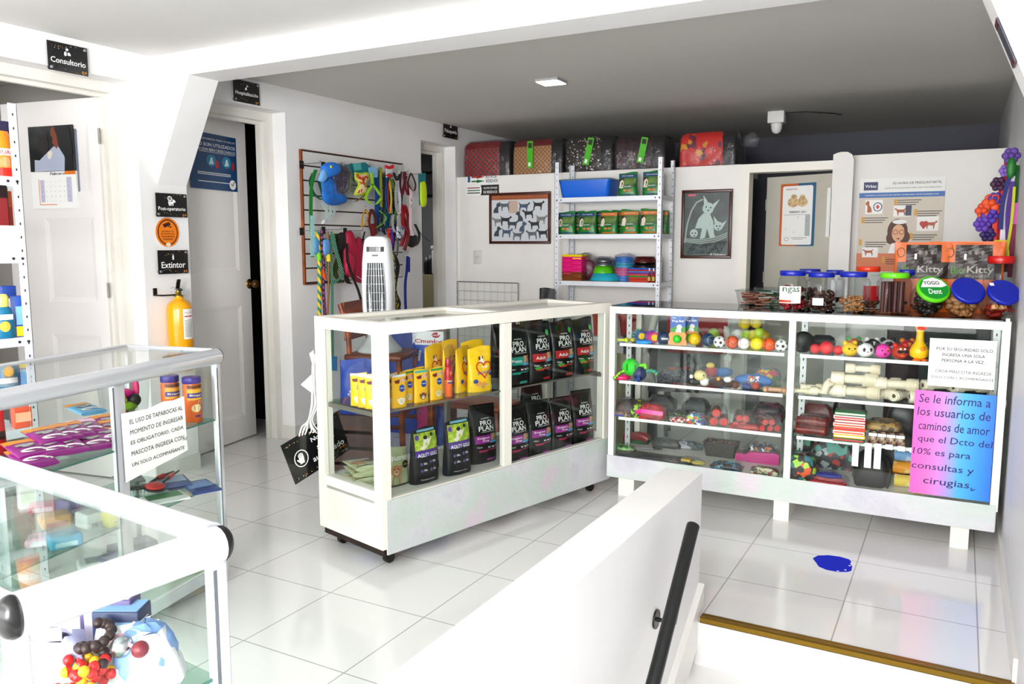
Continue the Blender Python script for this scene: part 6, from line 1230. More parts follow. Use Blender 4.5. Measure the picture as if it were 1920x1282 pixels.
# litter bags
def litter(label, px, py, dy, rz, seed=0):
    w, h, d = .25, .315, .06; o = thing('litter_bag', label, 'cat litter bag', K(px, py, BTOP, dy), rz); b = Bag(w, h, d, seed=seed, rip=.003, taper=.02); b.mesh().build('bag_body', mat('d8701c', .4, crinkle=.2), o)
    p = b.pr(.004); p.rect(-.29*w, .70*h, .29*w, .97*h, 8, 6); p.build('brown_top', mat('2c1c14', .4), o)
    p = b.pr(.003); p.rect(-.44*w, h*.48, .44*w, h*.72, 8, 3); p.build('brown_band', mat('33221a', .4), o)
    p = b.pr(.0055); p.text('Bio', -.24*w, h*.61, .22*w, .11*h, .014); p.build('green_lettering', mat('5c8a3a', .5), o); p = b.pr(.0055); p.text('Kitty', .12*w, h*.605, .42*w, .125*h, .014); p.text('ARENA SANITARIA', .08*w, h*.525, .4*w, .025*h); p.build('lettering', mat('b8b4ac', .5), o)
    p = b.pr(.0055); p.ring(-.38*w, h*.86, .07*w, .07*h, .012*w); p.build('recycling_mark', mat('2c5a2c', .5), o); p = b.pr(.0055); p.rect(-.15*w, h*.76, -.11*w, h*.84); p.build('barcode_sticker', PAPER, o)
    p = b.pr(.0062)
    for x in (-.06, .04, .14): p.ell(x*w, .86*h, .03*w, .035*h, 8)
    p.build('pebble_print', mat('8a8078', .5), o); return o
litter('orange and brown cat litter bag, left one behind the jars', 1732, 572, .16, .08).location.y = BY+.36; lt = litter('orange and brown cat litter bag, right one behind the blue-lidded jars', 1818, 578, .16, -.05, 5); lt.location.y = BY+.365
# ============================================================ toys, chews and packets in the wide case
def Bp(px, py, lv, dy=0., clr=.035):
    y = min(max(on_z(px, py, BS[lv]).y+dy, BY+clr), BY+BD-max(.05, clr)); return Vector((min(max(on_y(px, py, y).x, BX0+.04), BX1-.05), y, BS[lv]+.0005))
def pxm(px, v): return px*(v-_C).dot(_F)/FPX          # picture pixels -> metres at that place
def put(o, v, rz=0.): o.location = v; o.rotation_euler = (0, 0, rz); return o
def ball(label, px, py, d, lv, dy, c, kind=None, c2='111111'):
    v = Bp(px, py, lv, dy); r = pxm(d, v)/2; v.y = min(v.y+r*.3, BY+BD-.02-r); o = thing('toy_ball', label, 'ball', v, FACE, 'balls in the wide case')
    MB().sphere((0, 0, r), r, 22, 14).build('ball', mat(c, .4), o)
    S_ = lambda x, z: -math.sqrt(max(0, r*r-x*x-(z-r)**2))
    if kind == 'soccer':
        p = Print(S_, .001)
        for a, q_, s_ in ((0, 0, .3), (.6, .78, .24), (1.85, .78, .24), (3.1, .8, .24), (4.35, .78, .24), (5.6, .78, .24)): p.poly([(r*(q_*math.cos(a)+s_*math.cos(t)*.9), r+r*(q_*math.sin(a)+s_*math.sin(t)*.9)) for t in [2*PI*k/5+a for k in range(5)]])
        p.build('black_patches', INK, o)
    elif kind == 'lines':
        p = Print(S_, .0012)
        for k in (-.5, .35): p.line([(r*(k+.25*math.sin(t)*(1 if k > 0 else -1)), r+r*.8*math.cos(t)) for t in [PI*i/8 for i in range(9)]], r*.07)
        p.line([(r*(-.85+.17*i), r*(1+.2*math.sin(i))) for i in range(11)], r*.07); p.build('seam_lines', mat(c2, .5), o)
    elif kind == 'half': p = Print(S_, .001); p.ell(.3*r, r, r*.62, r*.7); p.build('coloured_patch', mat(c2, .5), o)
    return o
# -- left bay, upper shelf
for a in ((1301, 648, 24, 0, .0, 'f2cc10', 'lines', 'd8b00c', 'plain yellow toy ball right of the ball card'), (1327, 650, 25, 0, .0, '1f4470', 'half', 'c8e03a', 'navy ball with a lime patch beside the first football'), (1348, 653, 23, 0, .0, 'f2f2f2', 'soccer', '', 'black and white toy football in the middle of the ball row'), (1372, 655, 25, 0, 0, 'e07048', 'lines', '5a2a1c', 'orange toy basketball left of the white baseball'), (1394, 656, 23, 0, .0, 'f3efea', 'lines', 'd8a8a8', 'white toy baseball in the front row of balls'), (1418, 659, 25, 0, .0, 'f0e01e', 'lines', 'd8c818', 'bright yellow ball in the front row, right of the baseball'), (1441, 660, 25, 0, 0, 'f06a14', 'lines', '6a2a10', 'vivid orange basketball beside the last football'), (1464, 661, 24, 0, 0, 'f4f4f4', 'soccer', '', 'black and white toy football at the right end of the row'),
          (1338, 642, 22, 0, .11, 'b8d84a', None, '', 'pale lime ball half hidden behind the navy ball'), (1382, 644, 23, 0, .12, 'ececec', 'lines', 'c0c0c0', 'white ball behind the orange basketball'), (1411, 646, 23, 0, .12, 'e8d82a', 'lines', 'c8b81e', 'yellow ball in the back row under the ball stack'), (1433, 648, 22, 0, .12, 'c8b040', None, '', 'mustard ball in the back row behind the vivid orange one')): ball(a[8], a[0], a[1], a[2], a[3], a[4], a[5], a[6], a[7] or '111111')
bs = ball('lime tennis ball at the foot of the bagged ball stack', 1400, 646, 22, 0, .19, 'b8d82a'); bl = bs.location; rb = .030
for dx, dz, c, k, lab in ((.062, .012, 'c4e02e', None, 'lime tennis ball, right one low in the bagged stack'), (-.015, .064, 'e6cc18', 'lines', 'yellow ball, left middle of the bagged ball stack'), (.045, .072, 'e8d020', 'lines', 'yellow ball, right middle of the bagged ball stack'), (.005, .122, 'f0e4d6', 'lines', 'baseball on top of the bagged ball stack')):
    o = ball(lab, 1400, 646, 23, 0, .19, c, k, 'b89a1c' if k and 'yellow' in lab else 'c05a4a'); o.location = bl+Vector((dx, -.0, dz))
def stick_toy(label, px, py, lv, L, c, rz, ends=.011, dy=.02, body=.006):
    o = thing('bone_toy', label, 'dog toy', Bp(px, py, lv, dy), rz); g = MB(); g.tube([(-L/2, 0, ends), (L/2, 0, ends)], body, 8)
    for s in (-1, 1):
        for t in (-1, 1): g.sphere((s*L/2, t*ends*.7, ends), ends, 10, 7)
    g.build('bone', mat(c, .4), o); return o
stick_toy('lime yellow rubber bone lying at the left end of the upper shelf', 1158, 642, 0, .07, 'd8e02a', .2); stick_toy('small yellow rubber bone with blue ball end on the upper shelf', 1180, 641, 0, .04, 'e8d838', -.1, .009); stick_toy('bright green rubber bone stacked on the lime yellow one', 1168, 636, 0, .05, '2cc83c', -.2, dy=.09)
o = thing('spiky_toy', 'hot pink knobbly rubber bone behind the yellow bones', 'dog toy', Bp(1176, 634, 0, .10), .1); g = MB(); r = random.Random(4)
for k in range(9): g.sphere((-.045+.011*k, .006*math.sin(k*2), .014+.004*(k % 2)), .014, 9, 7)
g.build('bone', mat('ee2a82', .4), o)
def roller(label, px, py, c, fc, sc):
    o = thing('roller_toy', label, 'dog toy', Bp(px, py, 0, .03), FACE+.3); MB().tube([(0, -.02, .026), (0, .035, .026)], .026, 18).build('drum', mat(c, .4), o); MB().tube([(0, -.024, .026), (0, -.018, .026)], .017, 16).build('face_disc', mat(fc, .4), o)
    g = MB()
    for k in range(12):
        a = 2*PI*k/12
        for y in (.012, .034): g.lathe([(.006, .024), (.001, .036)], 6, Matrix.Translation((0, y, .026)) @ Matrix.Rotation(a, 4, 'Y'))
    g.build('spikes', mat(sc, .4), o); return o
roller('blue rubber roller with yellow face and teal spikes', 1200, 640, '1f5aa8', 'f4d414', '2a9a80'); roller('pink rubber roller with yellow face and purple spikes', 1224, 643, 'ee3c96', 'f4dc1c', '6a2ac0')
o = thing('ring_toy', 'flat sky blue rubber ring in front of the two rollers', 'dog toy', Bp(1207, 647, 0, -.01)); MB().tube([(.034*math.cos(t), .02*math.sin(t), .009) for t in [2*PI*i/20 for i in range(21)]], .009, 8).build('ring', mat('2a9ae0', .35), o)
o = ball('dark blue toy ball with white teeth print beside the ball card', 1243, 649, 25, 0, .01, '1c3c66'); r0 = .033; p = Print(lambda x, z: -math.sqrt(max(0, .0325**2-x*x-(z-.0325)**2)), .002)
for k in range(6): p.poly([((-.016+.006*k), .037), ((-.010+.006*k), .037), ((-.013+.006*k), .026)])
p.build('teeth_print', LET, o)
def ballcard(label, px, py, dy, s=1.):
    v = Bp(px, py, 0, dy); o = thing('carded_ball', label, 'carded toy', v, .12, s=s); w, h = .085, .165
    def arch(z0, z1, ww): return [(-ww/2, z0), (ww/2, z0)]+[(ww/2*math.cos(t), z1-ww/2*.7+ww/2*.7*math.sin(t)) for t in [PI*k/10 for k in range(11)]]
    MB().prism(arch(.055, h, w*.88), 0, .002, 'y').build('blue_card', mat('1f5eb0', .4), o)
    p = Print(); p.poly([(-w*.43, .06), (w*.43, .06), (w*.43, .09), (.1*w, .105), (-w*.43, .085)]); p.build('green_field', mat('4a9a2c', .5), o)
    p = Print(off=.002); p.text('Dog Ball', 0, .122, w*.66, .012, .015); p.text('Mini', -.018, .138, .016, .006); p.build('lettering', LET, o)
    p = Print(off=.003); p.ell(.008, .094, .013, .012); p.ell(.004, .072, .014, .016); p.build('dog_picture', mat('e8e8e4', .5), o)
    MB().prism([(-.043, .004), (.043, .004), (.046, .02), (.038, .035), (.044, .055), (.035, .068), (-.035, .068), (-.044, .055), (-.038, .035), (-.046, .02)], -.006, .001, 'y').build('orange_backing', mat('f0a05a', .5), o)
    MB().sphere((0, -.012, .035), .021, 16, 12).build('green_ball', mat('3cc828', .4), o); return o
ballcard('carded green dog ball on an orange and blue card, front of two', 1270, 650, .012); ballcard('second blue ball card standing behind the first one', 1294, 650, .09, .98)
o = thing('mesh_toy', 'small multicoloured cord toy between the ball card and yellow ball', 'dog toy', Bp(1312, 640, 0, .13)); MB().sphere((0, 0, .022), .022, 14, 10).jitter(.003, 6).build('cord_ball', mat('d8482c', .6, kind='cells', s=90., cs='d8362c 2c8a4a e8c22a 2a5ab0 f0f0f0'), o)
# -- plush maker and the other shelves
def plush(name, label, cat, px, py, lv, dy, parts, rz=None):
    """parts: (name, colour, [(x, y, z, r, sx, sy, sz), ...]) in metres"""
    o = thing(name, label, cat, Bp(px, py, lv, dy, .05), FACE if rz is None else rz)
    for pn, c, ss in parts:
        g = MB()
        for x, y, z, r, *sc in ss: g.sphere((x, y, z), r, 14, 10, sc or (1, 1, 1))
        g.build(pn, mat(c, .6) if isinstance(c, str) else c, o)
    return o
def rope(label, px, py, lv, pts, c, r=.006, dy=.02, nm='rope_toy'):
    o = thing(nm, label, 'dog toy', Bp(px, py, lv, dy), FACE); MB().tube(smooth([Vector(p) for p in pts]), r, 8).build('rope', mat(c, .6) if isinstance(c, str) else c, o); return o
o = plush('rope_ball', 'lime green caged ball with a lime rope through it', 'dog toy', 1182, 716, 1, .06, [('ball', '2fd82a', [(0, 0, .066, .045)]), ('groove', '1a8a20', [(-.02, -.036, .07, .012, .5, .5, 1.6), (.02, -.036, .066, .012, .5, .5, 1.6)])]); MB().tube(smooth([Vector(p) for p in ((.04, 0, .07), (.07, -.01, .08), (.075, -.02, .06))]), .009, 8).build('rope_end', mat('8ae62a', .6), o); MB().tube(smooth([Vector(p) for p in ((-.03, -.02, .05), (-.055, -.03, .04), (-.075, -.03, .018), (-.09, -.03, .008))]), .008, 8).build('rope', mat('a8e83a', .6, kind='check', c2='3a7a1c', s=90.), o)
o = thing('ring_toy', 'deep pink rubber ring lying at the left of the second shelf', 'dog toy', Bp(1163, 714, 1, .0), 0); MB().tube([(.042*math.cos(t), .028*math.sin(t), .014) for t in [2*PI*i/20 for i in range(21)]], .013, 10).build('ring', mat('d81a70', .35), o)
o = plush('rope_ball', 'navy blue rubber ball with green and blue rope ends', 'dog toy', 1199, 719, 1, .015, [('ball', '16266c', [(0, 0, .036, .036)])]); MB().tube(smooth([Vector(p) for p in ((.03, 0, .045), (.07, .01, .05), (.10, .01, .02))]), .009, 8).build('rope_end', mat('2a7ab8', .6, kind='check', c2='5cd82a', s=80.), o); MB().tube(smooth([Vector(p) for p in ((-.01, -.036, .03), (-.006, -.048, .01), (-.01, -.03, .006), (-.03, -.02, .005))]), .008, 8).build('rope', mat('2a5ab0', .6, kind='check', c2='101830', s=80.), o)
FUR = mat('34363a', .9, kind='noise', c2='5a5d62', s=90., bump=.8); 
plush('plush_toy', 'shaggy grey plush toy lying in front of the white chair', 'plush toy', 1262, 726, 1, .07, [('body', FUR, [(-.03, 0, .035, .045, 1.2, .8, .8), (.035, .0, .04, .045, 1.1, .8, .85), (.08, 0, .028, .03)]), ('brown_cap', '7a3a1c', [(-.005, -.01, .077, .016, 1.6, .8, .5)]), ('red_patch', '7a1c24', [(.06, .01, .077, .016, 1.5, .8, .5)])])
plush('plush_toy', 'plush duck with beige head, white breast and black body', 'plush toy', 1312, 726, 1, .015, [('head', 'e2d49a', [(0, -.01, .052, .028, 1.15, .9, .9)]), ('crown', 'b8925a', [(-.004, .0, .066, .022, 1., .8, .6)]), ('breast', 'f0eee8', [(.022, -.008, .022, .022, 1.1, .9, 1.), (-.042, 0, .045, .01)]), ('body', '15130f', [(-.02, .006, .02, .024, 1.6, .9, .8)]), ('eye', '111111', [(.012, -.034, .056, .004)])])
plush('plush_toy', 'dark brown and white floppy plush dog on the second shelf', 'plush toy', 1356, 730, 1, .02, [('body', mat('3a1710', .9, kind='noise', c2='4e2418', s=60.), [(-.03, 0, .024, .028, 1.5, .9, .8), (.03, .0, .02, .026, 1.4, .9, .75)]), ('white_face', 'ece8e6', [(.018, -.012, .042, .018, 1.1, .8, .8)]), ('rust_paw', '7a3a22', [(.056, -.01, .016, .018)]), ('yellow_beak', 'e8a82a', [(-.028, -.018, .046, .009)])])
plush('plush_toy', 'small parrot plush in red, yellow and blue behind the duck', 'plush toy', 1333, 714, 1, .12, [('red_body', 'c02a3c', [(0, 0, .03, .028, 1.2, .8, 1.)]), ('yellow_head', 'ecd25a', [(-.006, -.006, .062, .017, 1.3, 1, .9)]), ('blue_wing', '3a5ab8', [(.03, 0, .026, .02, 1.2, .7, 1.)])])
plush('foam_football', 'small blue foam ball lying behind the brown plush dog', 'dog toy', 1358, 716, 1, .15, [('ball', '2a80c0', [(0, 0, .026, .026, 1.7, 1, .95)])])
o = plush('foam_football', 'long blue foam football with a flower print band', 'dog toy', 1412, 729, 1, .05, [('ball', '1f74bc', [(0, 0, .032, .032, 2.9, 1, 1)])], .06); p = Print(lambda x, z: -math.sqrt(max(0, .032**2-(z-.032)**2))*math.sqrt(max(0, 1-(x/.093)**2)), .002); p.rect(-.022, .008, .03, .058, 5, 5); p.build('flower_print', mat('c83a5c', .6, kind='cells', s=120., cs='d83a5c f2f0f4 7a9a3c e86a9c 2a6ab8'), o)
plush('wrapped_ball', 'small red and blue balls in clear film before the football', 'dog toy', 1408, 738, 1, -.01, [('red_ball', 'd8381c', [(.022, 0, .019, .018)]), ('blue_ball', '22409a', [(-.022, 0, .017, .016, 1.3, 1, 1)]), ('film_wrap', mat('f2f4f6', .08, kind='film', s=30.), [(0, 0, .022, .028, 2., .9, .85)])])
stick_toy('beige chew stick with white knotted end at the right of the second shelf', 1453, 738, 1, .085, 'c9a184', .1, .014, .005, .012)
# third shelf
def packet(label, px, py, lv, dy, w, d, h, m, nm='wrapped_packet', cat='pet product', rz=.05, film=True, seed=0, jit=.004, body='contents'):
    o = thing(nm, label, cat, Bp(px, py, lv, dy, d*.55+.018), rz); rs = []
    for k, z in enumerate((0, .15, .5, .8, 1.)): q_ = (.92, 1, .98, .85, .55)[k]; rs.append(rrect(w*q_, d*q_, min(w, d)*.3*q_, h*z, 3))
    MB().loft(rs).jitter(jit, seed+px).build(body, m, o)
    if film: MB().loft([[(x*1.05, y*1.05, z*1.06) for x, y, z in r_] for r_ in rs]).jitter(jit, seed+px+9).build('film_wrap', mat('f6f6f8', .07, kind='film', s=34., milk=.008), o)
    return o
MC = lambda cs, s=60.: mat('888888', .45, kind='cells', s=s, cs=cs)
packet('dark brown bag of collars at the far left of the third shelf', 1172, 785, 2, .10, .13, .10, .085, MC('2a1410 3a1c14 1c1210 5a2a1c'))
packet('heap of tiny bells and charms at the left of the third shelf', 1166, 789, 2, .0, .12, .06, .032, MC('5a2a14 1f4aa8 b8922c 14161c 8a4a22', 110.), film=False, jit=.006, nm='charm_heap', cat='collar charms')
packet('lime and black printed tags beside the red collars', 1195, 791, 2, .03, .055, .06, .065, MC('a8d82a 1c201c d8e82c 2a3a1c', 90.), jit=.006)
o = packet('bundle of red collars topped with a hot pink one', 1222, 793, 2, .04, .145, .09, .07, MC('c81428 d81c34 8a1020 c01424', 50.), nm='collar_bundle', cat='pet collars', body='red_collars'); MB().ribbon(smooth([Vector(p) for p in ((-.07, -.048, .03), (-.04, -.058, .042), (.02, -.06, .04), (.07, -.05, .036))]), .02, (0, .2, 1), .004).build('pink_collar', mat('f0389a', .4), o)
o = thing('collar_bundle', 'coils of black collars in the middle of the third shelf', 'pet collars', Bp(1266, 790, 2, .09), .1)
for k in range(6): MB().tube([((.03+.004*k)*math.cos(t)+(k-2.5)*.022, .025*math.sin(t), .012+.009*k*(1 if k < 3 else .5)+.004*math.sin(2*t)) for t in [2*PI*i/18 for i in range(19)]], .008, 6, flat=.5).build('collar', mat('16171a', .5) if k % 3 else mat('2a2e30', .4, kind='check', c2='8ab02a', s=70.), o)
o = thing('collar_bundle', 'red and white printed collar coil at the shelf front', 'pet collars', Bp(1272, 797, 2, .0), .1); MB().tube([(.036*math.cos(t), .02*math.sin(t), .012) for t in [2*PI*i/18 for i in range(19)]], .011, 6).build('collar', mat('d8d0cc', .5, kind='check', c2='b0281e', s=70.), o)
packet('bright neon and blue printed collars left of the red sausages', 1306, 800, 2, .02, .10, .07, .05, MC('c8e02a 3a8ad0 e8ece8 2a3a7a 1c8a4a d8482c', 80.), nm='collar_bundle', cat='pet collars')
packet('navy spotted bandana pack in front of the neon collars', 1312, 803, 2, -.01, .06, .03, .028, MC('2a3a7c e4e4ee 38489a', 120.))
SAUS = mat('7c1c14', .3, kind='noise', c2='9a3a24', s=18.)
def saus(label, px, py, lv, n, L, r, dy, film=True, rz=.3, m=None):
    o = thing('sausage_pack', label, 'dog chew pack', Bp(px, py, lv, dy, L*.55+.02), rz); rr = random.Random(px)
    for k in range(n):
        row = 0 if k < (n+1)//2 else 1; x = (k-(n-1)/4 if row == 0 else k-(n+1)//2-(n-1)/4+.3)*r*2.05; z = r+row*r*1.75; g = MB(); a = rr.uniform(-.1, .1)
        g.tube([(x-L/2*math.sin(a), -L/2, z), (x, 0, z+.002), (x+L/2*math.sin(a), L/2, z)], [r*.92, r, r*.92], 14); g = g.build('sausage', m or SAUS, o)
        MB().tube([(x-L/2*math.sin(a), -L/2-.001, z), (x-L/2*math.sin(a), -L/2, z)], r*.75, 12).build('cut_face', mat('d23c34', .5), g)
    if film: MB().loft([rrect(n*r*1.15*q_, L*1.08*q_, .03, z_*r*4) for q_, z_ in ((.95, .0), (1.02, .2), (1., .7), (.8, 1.02))]).jitter(.003, px).build('film_wrap', mat('f6f4f6', .06, kind='film', s=26., milk=.006), o)
    return o
saus('pack of thick red sausages with cut ends showing, mid third shelf', 1346, 806, 2, 3, .10, .024, .05); saus('film pack of red sausages in the middle of the third shelf right part', 1392, 808, 2, 4, .11, .019, .04, rz=.15); saus('film pack of red sausages at the right end of the third shelf', 1438, 814, 2, 5, .10, .017, .02, rz=.5)
packet('long red vacuum pack lying in front of the sausages', 1395, 812, 2, -.01, .15, .04, .026, mat('8e1a18', .25, kind='noise', c2='b8322a', s=30.))
# bottom shelf
o = thing('chilli_toy', 'dark red rubber toy lying at the back of the bottom shelf left', 'dog toy', Bp(1178, 846, 3, .16)); g = MB(); g.tube(smooth([Vector(p) for p in ((-.07, 0, .03), (-.02, 0, .045), (.04, 0, .05), (.07, 0, .035))]), .024, 10); g.build('toy', mat('8e0e20', .35), o)
packet('two green bagged toys at the left corner of the bottom shelf', 1166, 852, 3, .05, .13, .07, .035, MC('4ab83a 2a8a2c c8e0a8', 50.)); packet('long flat pack of black lead straps along the bottom shelf front', 1226, 864, 3, .01, .42, .09, .022, mat('16171a', .3, kind='noise', c2='3a3c40', s=40.), rz=-.04)
o = thing('grooming_scissors', 'steel grooming scissors in a pack on the black straps', 'scissors', Bp(1216, 856, 3, .06)+Vector((0, 0, .026)), .5); MB().prism([(-.08, -.006), (.02, -.012), (.02, .0)], 0, .003, 'z').build('blade', STEEL, o); MB().prism([(-.08, .002), (.02, .0), (.02, .012)], .0032, .006, 'z').build('blade', STEEL, o)
for y in (-.016, .016): MB().tube([(.045+.02*math.cos(t), y+.014*math.sin(t), .004) for t in [2*PI*i/14 for i in range(15)]], .004, 6).build('finger_ring', mat('1c1c1e', .4), o)
packet('dark coiled steel comb pack behind the scissors', 1250, 850, 3, .14, .16, .07, .04, MC('3a3b3f 55585c 1f2023 4a3a34', 45.)); o = thing('slicker_brush', 'blue handled brush lying at the back of the bottom shelf', 'brush', Bp(1290, 852, 3, .17), .05); MB().rbox(-.06, -.02, .0, .02, .02, .035, .006).build('handle', mat('2280cc', .4), o); MB().rbox(.0205, -.022, .0, .08, .022, .03, .005).build('head', mat('3f6a66', .5), o)
o = thing('toy_basket', 'dark translucent basket of small brown treats on the bottom shelf', 'basket', Bp(1352, 868, 3, .15)); MB().loft([rrect(.15, .09, .02, 0), rrect(.175, .11, .02, .07), rrect(.185, .12, .02, .075), rrect(.165, .10, .02, .075)], True, False).build('basket', mat('4a3c36', .4, kind='check', c2='2c2420', s=80.), o); g = MB(); r = random.Random(8)
for k in range(40): g.sphere((r.uniform(-.07, .07), r.uniform(-.04, .04), .06+r.uniform(0, .02)), .009, 6, 5, (1.3, .8, .8))
g = g.build('treats', mat('6a4430', .5), o); g['kind'] = 'stuff'
o = thing('slicker_brush', 'yellow handled brush with a ring in a clear pack', 'brush', Bp(1290, 870, 3, .0), .1); MB().rbox(-.035, -.02, .0, .015, .02, .028, .006).build('handle', mat('e6c416', .4), o); MB().tube([(.05+.03*math.cos(t), .016*math.sin(t), .012) for t in [2*PI*i/18 for i in range(19)]], .006, 7).build('ring', mat('d8c84a', .4), o); MB().sphere((.01, 0, .018), .03, 14, 8, (2.6, 1.1, .75)).build('film_wrap', mat('f6f6f8', .07, kind='film', s=34.), o)
o = thing('price_tag', 'small white price card standing among the bottom shelf toys', 'price tag', Bp(1304, 850, 3, .09)+Vector((0, 0, .0)), .2); MB().prism([(-.02, 0), (.024, 0), (.026, .03), (-.018, .03)], 0, .001, 'y').build('card', PAPER, o)
packet('brown and turquoise charm packets in front of the basket', 1362, 880, 3, .01, .15, .08, .03, MC('4a2618 2a9ac0 6a3a22 1f6a9a 3a1c14 7ac0d8', 70.), jit=.007)
o = thing('flask_toy', 'magenta flat bottle shaped toy on the bottom shelf', 'dog toy', Bp(1424, 872, 3, .05), .04); MB().prism([(-.12, .006), (-.11, .0), (-.075, .004), (-.05, -.004), (.075, -.006), (.095, .0), (.095, .05), (.07, .056), (-.045, .052), (-.075, .036), (-.11, .04), (-.12, .034)], -.012, .012, 'y').build('flask', mat('c8188c', .4), o)
packet('clear pack of navy beads with orange parts at the right end', 1428, 868, 3, .17, .16, .09, .075, MC('141c44 202c5c e07a2c e8ecf2 141830', 70.)); packet('striped cream and green packet before the magenta flask', 1433, 889, 3, -.005, .13, .05, .034, MC('d8d4b8 3a5a34 b0a884 8a3a2c', 70.))
# right bay, upper shelf
o = thing('disc_toy', 'black rubber disc with a green centre standing on edge', 'dog toy', Bp(1505, 663, 0, .03), FACE-.1); MB().lathe([(.004, -.012), (.045, -.010), (.05, 0), (.045, .010), (.004, .012)], 24, Matrix.Translation((0, 0, .0505)) @ Matrix.Rotation(PI/2, 4, 'X')).build('disc', mat('0c0e0d', .5), o); MB().lathe([(.012, -.0105), (.006, -.016)], 10, Matrix.Translation((0, 0, .05)) @ Matrix.Rotation(-PI/2-PI, 4, 'X') @ Matrix.Scale(.6, 4, (1, 0, 0))).build('green_centre', mat('1ca058', .4), o)
plush('triple_ball', 'red rubber toy of three joined balls', 'dog toy', 1549, 668, 0, .01, [('toy', 'e0323c', [(-.048, 0, .024, .023), (0, -.004, .031, .031), (.05, 0, .022, .022)])], .1)
packet('dark grey box behind the red triple ball', 1542, 652, 0, .17, .12, .06, .055, mat('2c2d31', .5), film=False, jit=.0, nm='toy_box', cat='box', body='box')
def head(label, px, py, dy, c, ears, extra, sc=1.):
    r = .034*sc; ps = [('head', c, [(0, 0, r*.9, r, 1.05, .9, .92)]), ('ear', ears[0], [(-r*.62, .004, r*1.72, r*.34), (r*.62, .004, r*1.72, r*.34)])]
    for nm, cc, ss in extra: ps.append((nm, cc, [(x*r, y*r, z*r, q_*r, *s_) for x, y, z, q_, *s_ in ss]))
    return plush('vinyl_toy', label, 'vinyl toy', px, py, 0, dy, ps)
EYES = [(-.36, -.80, 1.05, .13), (.36, -.80, 1.05, .13)]
head('yellow cat head vinyl toy with whiskers', 1593, 672, .02, 'f4c81c', ('f0c418',), [('eye', '161410', EYES), ('nose', '8a5a14', [(0, -.9, .85, .07)]), ('whisker', '5a4a14', [(-.5, -.76, .7, .04), (.5, -.76, .7, .04)])])
head('black and white panda head vinyl toy', 1622, 674, .02, 'f2f2f0', ('141414',), [('eye_patch', '161616', [(-.4, -.76, 1.0, .2, 1, .6, 1.3), (.4, -.76, 1.0, .2, 1, .6, 1.3)]), ('nose', '161616', [(0, -.92, .75, .08)])], 1.02)
head('pink dog head vinyl toy with an orange eye patch', 1654, 677, .02, 'ee4cb4', ('3a2230',), [('floppy_ear', '2c1a24', [(-.85, -.1, .95, .34, .6, .8, 1.4), (.85, -.1, .95, .34, .6, .8, 1.4)]), ('eye_patch', 'e8783a', [(.36, -.74, 1.1, .24, 1, .5, 1.2)]), ('eye', '161410', [(-.36, -.82, 1.05, .1), (.36, -.9, 1.05, .1)]), ('mouth', '7a1c4a', [(0, -.86, .6, .14)])], 1.02)
head('red toy head with a thick black moustache', 1687, 679, .02, 'c2401c', ('d8302c',), [('moustache', '141210', [(-.3, -.78, 1.0, .3, 1.3, .6, .7), (.3, -.78, 1.0, .3, 1.3, .6, .7)]), ('eye', 'f4f0ea', [(-.25, -.76, 1.35, .15), (.25, -.76, 1.35, .15)]), ('mouth', 'e87a44', [(0, -.82, .5, .26, 1.2, .5, .5)])], 1.02)
for k, (px, c, e, n_) in enumerate(((1600, 'e86a3a', '3aa84a', 'orange and green'), (1634, '2c2a2c', 'f0eeee', 'black and white'), (1664, 'e4e4e6', '22201f', 'white and grey'), (1700, 'd83a5a', 'e8903a', 'red and orange'))): head('%s vinyl head half hidden in the back row of toy heads' % n_, px, 668+k, .15, c, (e,), [('patch', e, [(0, -.7, 1.3, .3)])], 1.05)
o = thing('rubber_chicken', 'tall yellow rubber duck toy with a long neck and red bill', 'vinyl toy', Bp(1722, 682, 0, .02), FACE); g = MB(); g.lathe([(.018, .008), (.037, .02), (.039, .045), (.030, .065), (.017, .085), (.0145, .12), (.017, .137)], 18); g.sphere((0, 0, .15), .021, 14, 10); g.build('body', mat('f2c416', .35), o)
g = MB(); g.sphere((0, -.018, .143), .015, 12, 8, (1.5, 1, .6)); g.build('bill', mat('e0481c', .4), o); g = MB(); g.sphere((-.009, -.018, .158), .008, 10, 7); g.sphere((.009, -.018, .158), .008, 10, 7); g.build('eyes', mat('f6f6f2', .4), o); g = MB(); g.sphere((-.009, -.026, .158), .003, 8, 6); g.sphere((.009, -.026, .158), .003, 8, 6); g.build('pupils', INK, o)
g = MB(); g.sphere((-.016, -.016, .005), .016, 12, 8, (1, 1.2, .35)); g.sphere((.016, -.016, .005), .016, 12, 8, (1, 1.2, .35)); g.build('feet', mat('f07a1c', .4), o); MB().sphere((0, -.036, .055), .010, 10, 7, (1, .4, 1)).build('chest_mark', mat('ee8a1c', .4), o); MB().sphere((0, 0, .172), .007, 8, 6, (.6, 1, 1.3)).build('crest', mat('e8b414', .4), o)
